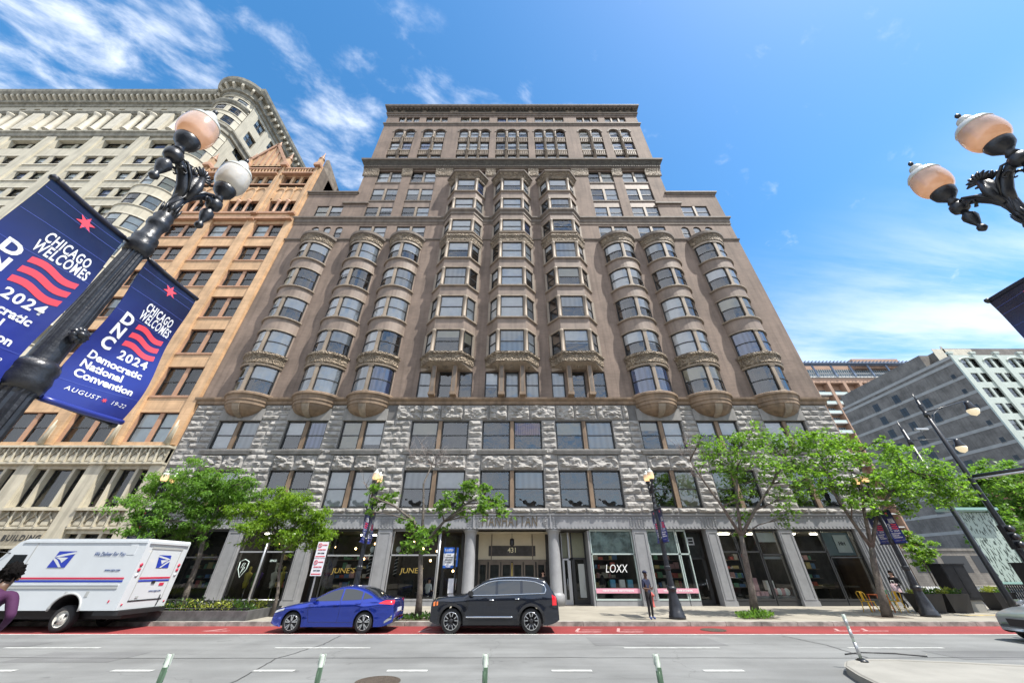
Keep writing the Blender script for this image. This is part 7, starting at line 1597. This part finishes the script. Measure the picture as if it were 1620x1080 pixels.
person('person in a purple sweatshirt with dark curly hair leaning at the left frame edge', (-6.63, 5.4, .30), R(205), pose(waist=(0, -.03, 1.12), chest=(0, -.12, 1.34), neck=(0, -.2, 1.48), chin=(0, -.25, 1.53), skull=(0, -.27, 1.64), top=(0, -.27, 1.7), shL=(.2, -.12, 1.42), elL=(.34, -.02, 1.2), wrL=(.22, -.2, 1.08), haL=(.15, -.26, 1.06), shR=(-.2, -.12, 1.42), elR=(-.36, -.0, 1.2), wrR=(-.24, -.2, 1.06), haR=(-.17, -.27, 1.04)),
       dict(skin=m_sk1, shirt=m_pur, pants=m_wsh, shoe=m_blk, fore=1), 'curly')
person('person in black with long dark hair waiting in the building entrance', (2.0, 26.9, .15), R(-30), pose(wrL=(.1, -.2, 1.15), haL=(.05, -.27, 1.18)), dict(skin=m_sk2, shirt=m_blk, pants=m_blk, shoe=m_blk, fore=1), 'long')
person('person in a white shirt sitting in the barber shop window', (-5.35, 27.15, .15), R(150), pose(pelvis=(0, 0, .55), waist=(0, 0, .7), chest=(0, -.02, .95), neck=(0, -.04, 1.1), chin=(0, -.07, 1.16), skull=(0, -.07, 1.27), top=(0, -.06, 1.34), shL=(.19, -.02, 1.02), elL=(.24, -.05, .75), wrL=(.18, -.3, .68), haL=(.16, -.37, .68), shR=(-.19, -.02, 1.02), elR=(-.24, -.05, .75), wrR=(-.18, -.3, .68), haR=(-.16, -.37, .68), hipL=(.1, -.05, .52), knL=(.12, -.46, .5), anL=(.12, -.48, .1), toL=(.12, -.6, .05), hipR=(-.1, -.05, .52), knR=(-.12, -.46, .5), anR=(-.12, -.48, .1), toR=(-.12, -.6, .05)),
       dict(skin=m_sk2, shirt=m_wsh, pants=m_blk, shoe=m_blk, fore=0))
sc_ = thing('stool', 'low dark stool under the seated person in the barber shop', 'stool', (-5.35, 27.15, .16)); mb = MB(); mb.lathe([(.2, .36), (.21, .38), (.21, .43), (.19, .45)], m_black, 16); mb.build('seat', sc_); mb = MB(); mb.lathe([(.22, 0), (.2, .03), (.03, .05), (.03, .36)], m_alu, 14); mb.build('base', sc_)
# ------------------------------------------------------------------ planting bed on the left
bd = thing('planting_bed', 'low stone edged planting bed behind the blue sedan and the van', 'planter', (-15, 20.3, .15))
m_dkst = M('dark_granite_edge', (.09, .09, .09), .6, var=.3, vs=3)
mb = MB()
for a, b, c_, d in ((-26, 3.6, -1.35, -1.15), (-26, 3.6, 1.1, 1.3), (3.4, 3.6, -1.15, 1.1)): 
    n = max(1, int((b - a) / 1.8))
    for i in range(n): mb.box(a + (b - a) * i / n + .004, a + (b - a) * (i + 1) / n - .004, c_, d, 0, .34, m_dkst)
mb.build('stone_edge', bd); m_soil = M('dark_soil', (.04, .03, .022), .95, var=.3, vs=8); mb = MB(); mb.box(-26, 3.4, -1.15, 1.1, 0, .26, m_soil); mb.build('soil', bd)
mb = MB()
for i in range(58):
    x = -26 + i * .51; mb.tube([(x + .22 * math.cos(PI - PI * k / 8), -1.22, .34 + .2 * math.sin(PI * k / 8) + (.14 if 0 < k < 8 else 0)) for k in range(9)], .014, m_black, 4)
mb.tube([(-26, -1.22, .42), (3.5, -1.22, .42)], .012, m_black, 4); mb.build('hoop_fence', bd)
m_pl = leaf_mat('bed_leaf', (.05, .12, .02), (.1, .2, .02)); m_py = leaf_mat('yellow_green_leaf', (.30, .34, .05), (.35, .4, .05), .5); m_fl = M('white_petal', (.7, .7, .6), .7)
rd = random.Random(21)
def clump(name, label, n, xr, yr, zr, mats, loc, size=.09, kind=None, parent=None):
    mb = MB(); vs = []
    for i in range(n):
        x, y = rd.uniform(*xr), rd.uniform(*yr); g = mn.noise(Vector((x * 1.3, y * 1.3, 3))); z = rd.uniform(0, 1) ** .8 * (zr * (.55 + .7 * g + .2)); 
        if z < 0: continue
        p = Vector((x, y, z)); ax = Vector((rd.gauss(0, .6), rd.gauss(0, .6), rd.uniform(.1, 1))).normalized(); sd = ax.cross(Vector((rd.gauss(0, 1), rd.gauss(0, 1), .2))).normalized(); s = size * rd.uniform(.6, 1.5)
        k = 0 if mn.noise(Vector((x * .8, 9, y))) < .08 or len(mats) == 1 else 1
        mb.face([p, p + ax * s * .5 + sd * s * .28, p + ax * s * 1.1, p + ax * s * .5 - sd * s * .28], mats[k])
    o = mb.build(name, parent, loc); 
    if label: tag(o, label, 'plants', None, kind)
    return o
clump('ground_cover', 'mixed green and yellow bedding plants filling the stone edged bed', 9000, (-26, 3.4), (-1.1, 1.0), .42, [m_pl, m_py], (-15, 20.3, .42), .10, 'stuff')
clump('weed_tuft', 'green weed tuft at the foot of the leafy forked tree', 500, (-.75, .75), (-.3, .3), .28, [m_lf2], (10.9, 19.8, .16), .1)
clump('weed_tuft', 'green weeds around the foot of the thin half bare tree', 420, (-.9, .9), (-.4, .4), .2, [m_pl], (-4.3, 19.5, .16), .09)
m_pit = M('tree_pit_soil', (.10, .08, .06), .95, var=.3, vs=6)
for x, y in ((-4.2, 19.5), (11.2, 20.1), (17.4, 20.4)):
    mb = MB(); mb.box(x - .75, x + .75, y - .45, y + .6, .151, .158, m_pit); tag(mb.build('tree_pit'), kind='structure')
# ------------------------------------------------------------------ planters, café furniture, hydrant
m_plb = M('black_planter', (.018, .018, .02), .5); 
for i, (x, y, lb) in enumerate(((21.3, 22.3, 'black tapered planter nearest the café chairs'), (22.75, 22.4, 'second black planter from the café, left of the lamp post'), (26.6, 23.6, 'black planter right of the tall black cabinet'))):
    T = thing('planter', lb, 'planter', (x, y, .15), 0, 'black tapered planters on the corner'); w0, w1 = .45, .6
    mb = MB(); mb.idx([(-w0, -.35, 0), (w0, -.35, 0), (w0, .35, 0), (-w0, .35, 0), (-w1, -.45, .8), (w1, -.45, .8), (w1, .45, .8), (-w1, .45, .8), (-w1 + .06, -.39, .8), (w1 - .06, -.39, .8), (w1 - .06, .39, .8), (-w1 + .06, .39, .8), (-w1 + .06, -.39, .7), (w1 - .06, -.39, .7), (w1 - .06, .39, .7), (-w1 + .06, .39, .7)],
        [(0, 1, 5, 4), (1, 2, 6, 5), (2, 3, 7, 6), (3, 0, 4, 7), (4, 5, 9, 8), (5, 6, 10, 9), (6, 7, 11, 10), (7, 4, 8, 11), (12, 13, 14, 15), (8, 9, 13, 12), (9, 10, 14, 13), (10, 11, 15, 14), (11, 8, 12, 15)], m_plb); mb.build('pot', T)
    clump('plants', None, 500, (-.5, .5), (-.35, .35), .26, [m_py, m_pl], (0, 0, .74), .09, None, T)
def cafe_chair(lb, loc, rz, m):
    T = thing('cafe_chair', lb, 'chair', loc, rz, 'metal café chairs'); mb = MB()
    mb.sweep([(-.2, -.2), (.2, -.2)], [(0, .44), (0, .46), (-.4, .46), (-.4, .44)], m, closed=True, caps=True); mb.build('seat', T)
    for sx in (-1, 1):
        for sy in (-1, 1): mb = MB(); mb.tube([(sx * .17, sy * .17, .44), (sx * .23, sy * .24, 0)], [.022, .016], m, 6); mb.build('leg', T)
    mb = MB(); mb.tube([(-.2, .18, .45), (-.21, .25, .8), (-.12, .27, .87), (.12, .27, .87), (.21, .25, .8), (.2, .18, .45)], .016, m, 6); mb.box(-.06, .06, .2, .22, .46, .85, m)
    for k in range(1): mb.tube([(0, .2, .46), (0, .26, .86)], .03, m, 6)
    mb.build('backrest', T); return T
m_ych = M('yellow_enamel', (.72, .42, .02), .35); m_oen = M('orange_enamel', (.75, .14, .02), .35); m_gch = M('green_enamel', (.06, .32, .1), .35)
cafe_chair('yellow metal chair left of the orange table', (18.55, 22.6, .15), R(100), m_ych); cafe_chair('yellow metal chair right of the orange table', (20.0, 22.6, .15), R(-80), m_ych); cafe_chair('green metal chair behind the planters', (20.3, 23.4, .15), R(-60), m_gch)
T = thing('cafe_table', 'orange metal table between the yellow chairs', 'table', (19.3, 22.7, .15)); mb = MB(); mb.box(-.3, .3, -.3, .3, .72, .745, m_oen); mb.build('tabletop', T)
for sx in (-1, 1):
    for sy in (-1, 1): mb = MB(); mb.tube([(sx * .26, sy * .26, .72), (sx * .28, sy * .28, 0)], .02, m_oen, 6); mb.build('leg', T)
H = thing('standpipe', 'small red standpipe against the grey pilaster behind the officer', 'standpipe', (8.3, 25.5, .15)); m_hy = M('faded_red_iron', (.42, .08, .07), .6)
mb = MB(); mb.lathe([(.09, 0), (.09, .04), (.06, .06), (.06, .5), (.09, .55), (.1, .62), (.05, .7), (.01, .72)], m_hy, 14); mb.build('pipe', H)
for s in (-1, 1): mb = MB(); mb.lathe([(.05, 0), (.065, .1), (.065, .16)], m_hy, 12, (0, -.02, 0), axis='x'); o = mb.build('outlet', H, (0, 0, .56), (0, 0, R(-60 if s > 0 else 240)))
for i, (x, y, w_, h_, lb) in enumerate(((24.0, 22.9, .62, 2.05, 'tall black cabinet right of the lamp post by the planters'), (28.6, 22.6, .9, 2.1, 'wide black cabinet near the foot of the tall poles'))):
    T = thing('utility_cabinet', lb, 'cabinet', (x, y, .15)); mb = MB(); mb.box(-w_, w_, -.35, .35, .5, h_, m_black); mb.box(-w_ - .04, w_ + .04, -.4, .4, h_, h_ + .06, m_black); mb.build('housing', T); mb = MB(); mb.box(-w_ * .9, w_ * .9, -.3, .3, 0, .5, m_walkc if i == 0 else m_black); mb.build('plinth', T)
    mb = MB(); mb.box(-w_ + .05, -.01, -.365, -.35, .6, h_ - .1, m_black); mb.box(.01, w_ - .05, -.365, -.35, .6, h_ - .1, m_black); mb.build('door', T)
# stairwell canopy: frosted patterned glass in a teal frame, and its fence and stone flank
m_tealf = M('teal_frame_paint', (.25, .42, .38), .4)
m_fro = bpy.data.materials.new('patterned_frosted_glass'); m_fro.use_nodes = True; t = m_fro.node_tree; p = t.nodes['Principled BSDF']; p.inputs['Roughness'].default_value = .25
tcx = N(t, 'ShaderNodeTexCoord'); mp = N(t, 'ShaderNodeMapping'); mp.inputs['Scale'].default_value = (5, 5, 1.3); t.links.new(tcx.outputs['Object'], mp.inputs[0]); n_ = N(t, 'ShaderNodeTexNoise'); n_.inputs['Scale'].default_value = 2.4; n_.inputs['Detail'].default_value = 2; t.links.new(mp.outputs[0], n_.inputs['Vector'])
mx = N(t, 'ShaderNodeMix', data_type='RGBA'); t.links.new(smooth_(t, n_.outputs[0], .54, .58), mx.inputs['Factor']); mx.inputs[6].default_value = (.36, .44, .40, 1); mx.inputs[7].default_value = (.05, .07, .06, 1); t.links.new(mx.outputs[2], p.inputs['Base Color'])
T = thing('stair_shelter', 'tall frosted patterned glass panel in a pale teal frame beyond the planters', 'shelter', (30.6, 25.6, .15)); mb = MB(); mb.box(-1.15, 1.15, -.02, .02, 1.2, 5.0, m_fro); mb.build('glass_panel', T)
mb = MB(); mb.box(-1.25, -1.15, -.06, .06, .0, 5.1, m_tealf); mb.box(1.15, 1.25, -.06, .06, .0, 5.1, m_tealf); mb.box(-1.8, 1.3, -.5, .5, 5.1, 5.25, m_tealf); mb.box(-1.15, 1.15, -.05, .05, 1.1, 1.2, m_tealf); mb.build('frame', T)
mb = MB(); 
for k in range(16): mb.box(-1.1 + k * .145, -1.04 + k * .145, -.03, .03, .3, 1.1, m_black)
mb.build('grille', T)
T = thing('stone_wall', 'low stepped pale stone wall beside the frosted glass panel', 'wall', (32.4, 25.4, .15)); mb = MB(); mb.idx([(-.4, -.25, 0), (1.4, -.25, 0), (1.4, -.25, .5), (.6, -.25, .9), (-.4, -.25, 1.5), (-.4, .25, 0), (1.4, .25, 0), (1.4, .25, .5), (.6, .25, .9), (-.4, .25, 1.5)], [(0, 1, 2, 3, 4), (9, 8, 7, 6, 5), (2, 7, 8, 3), (3, 8, 9, 4), (1, 6, 7, 2), (0, 4, 9, 5)], m_walkc); mb.build('wall', T)
T = thing('picket_fence', 'white picket fence behind the planters and lamp post', 'fence', (27, 26.6, .15)); mb = MB()
for k in range(34): mb.box(-2.4 + k * .16, -2.32 + k * .16, -.02, .02, .05, .95 , m_wlet)
mb.build('picket', T); mb = MB()
for z in (.25, .8): mb.box(-2.5, 3.1, .02, .05, z, z + .08, m_wlet)
mb.build('rail', T)
T = thing('concrete_barrier', 'long dark parapet wall across the crossing behind the fence', 'wall', (62, 58, 0)); mb = MB(); mb.box(-28, 30, 0, .6, 0, 4.2, m_gw); mb.box(-28, 30, -.1, .7, 4.2, 4.5, m_gw); mb.build('wall', T)
mb = MB()
for k in range(13): mb.box(-27 + 4.3 * k, -23.5 + 4.3 * k, -.02, .1, 1.6, 3.6, m_dwin)
mb.build('panel', T)
# blue buckets in the white-framed shop window
for x, mt in ((6.35, M('sky_blue_tub', (.10, .38, .62), .5)), (6.95, m_bw), (7.45, M('sky_blue_tub2', (.12, .4, .6), .5))): mb = MB(); mb.box(x - .16, x + .16, .6, .85, 1.05, 1.45, mt); mb.build('product_box', B)
mb = MB(); mb.lathe([(.1, 0), (.22, .3), (.2, .5), (.1, .6), (.11, .72), (.03, .8)], m_blk, 12, (5.75, .8, .9)); mb.build('mannequin', B)
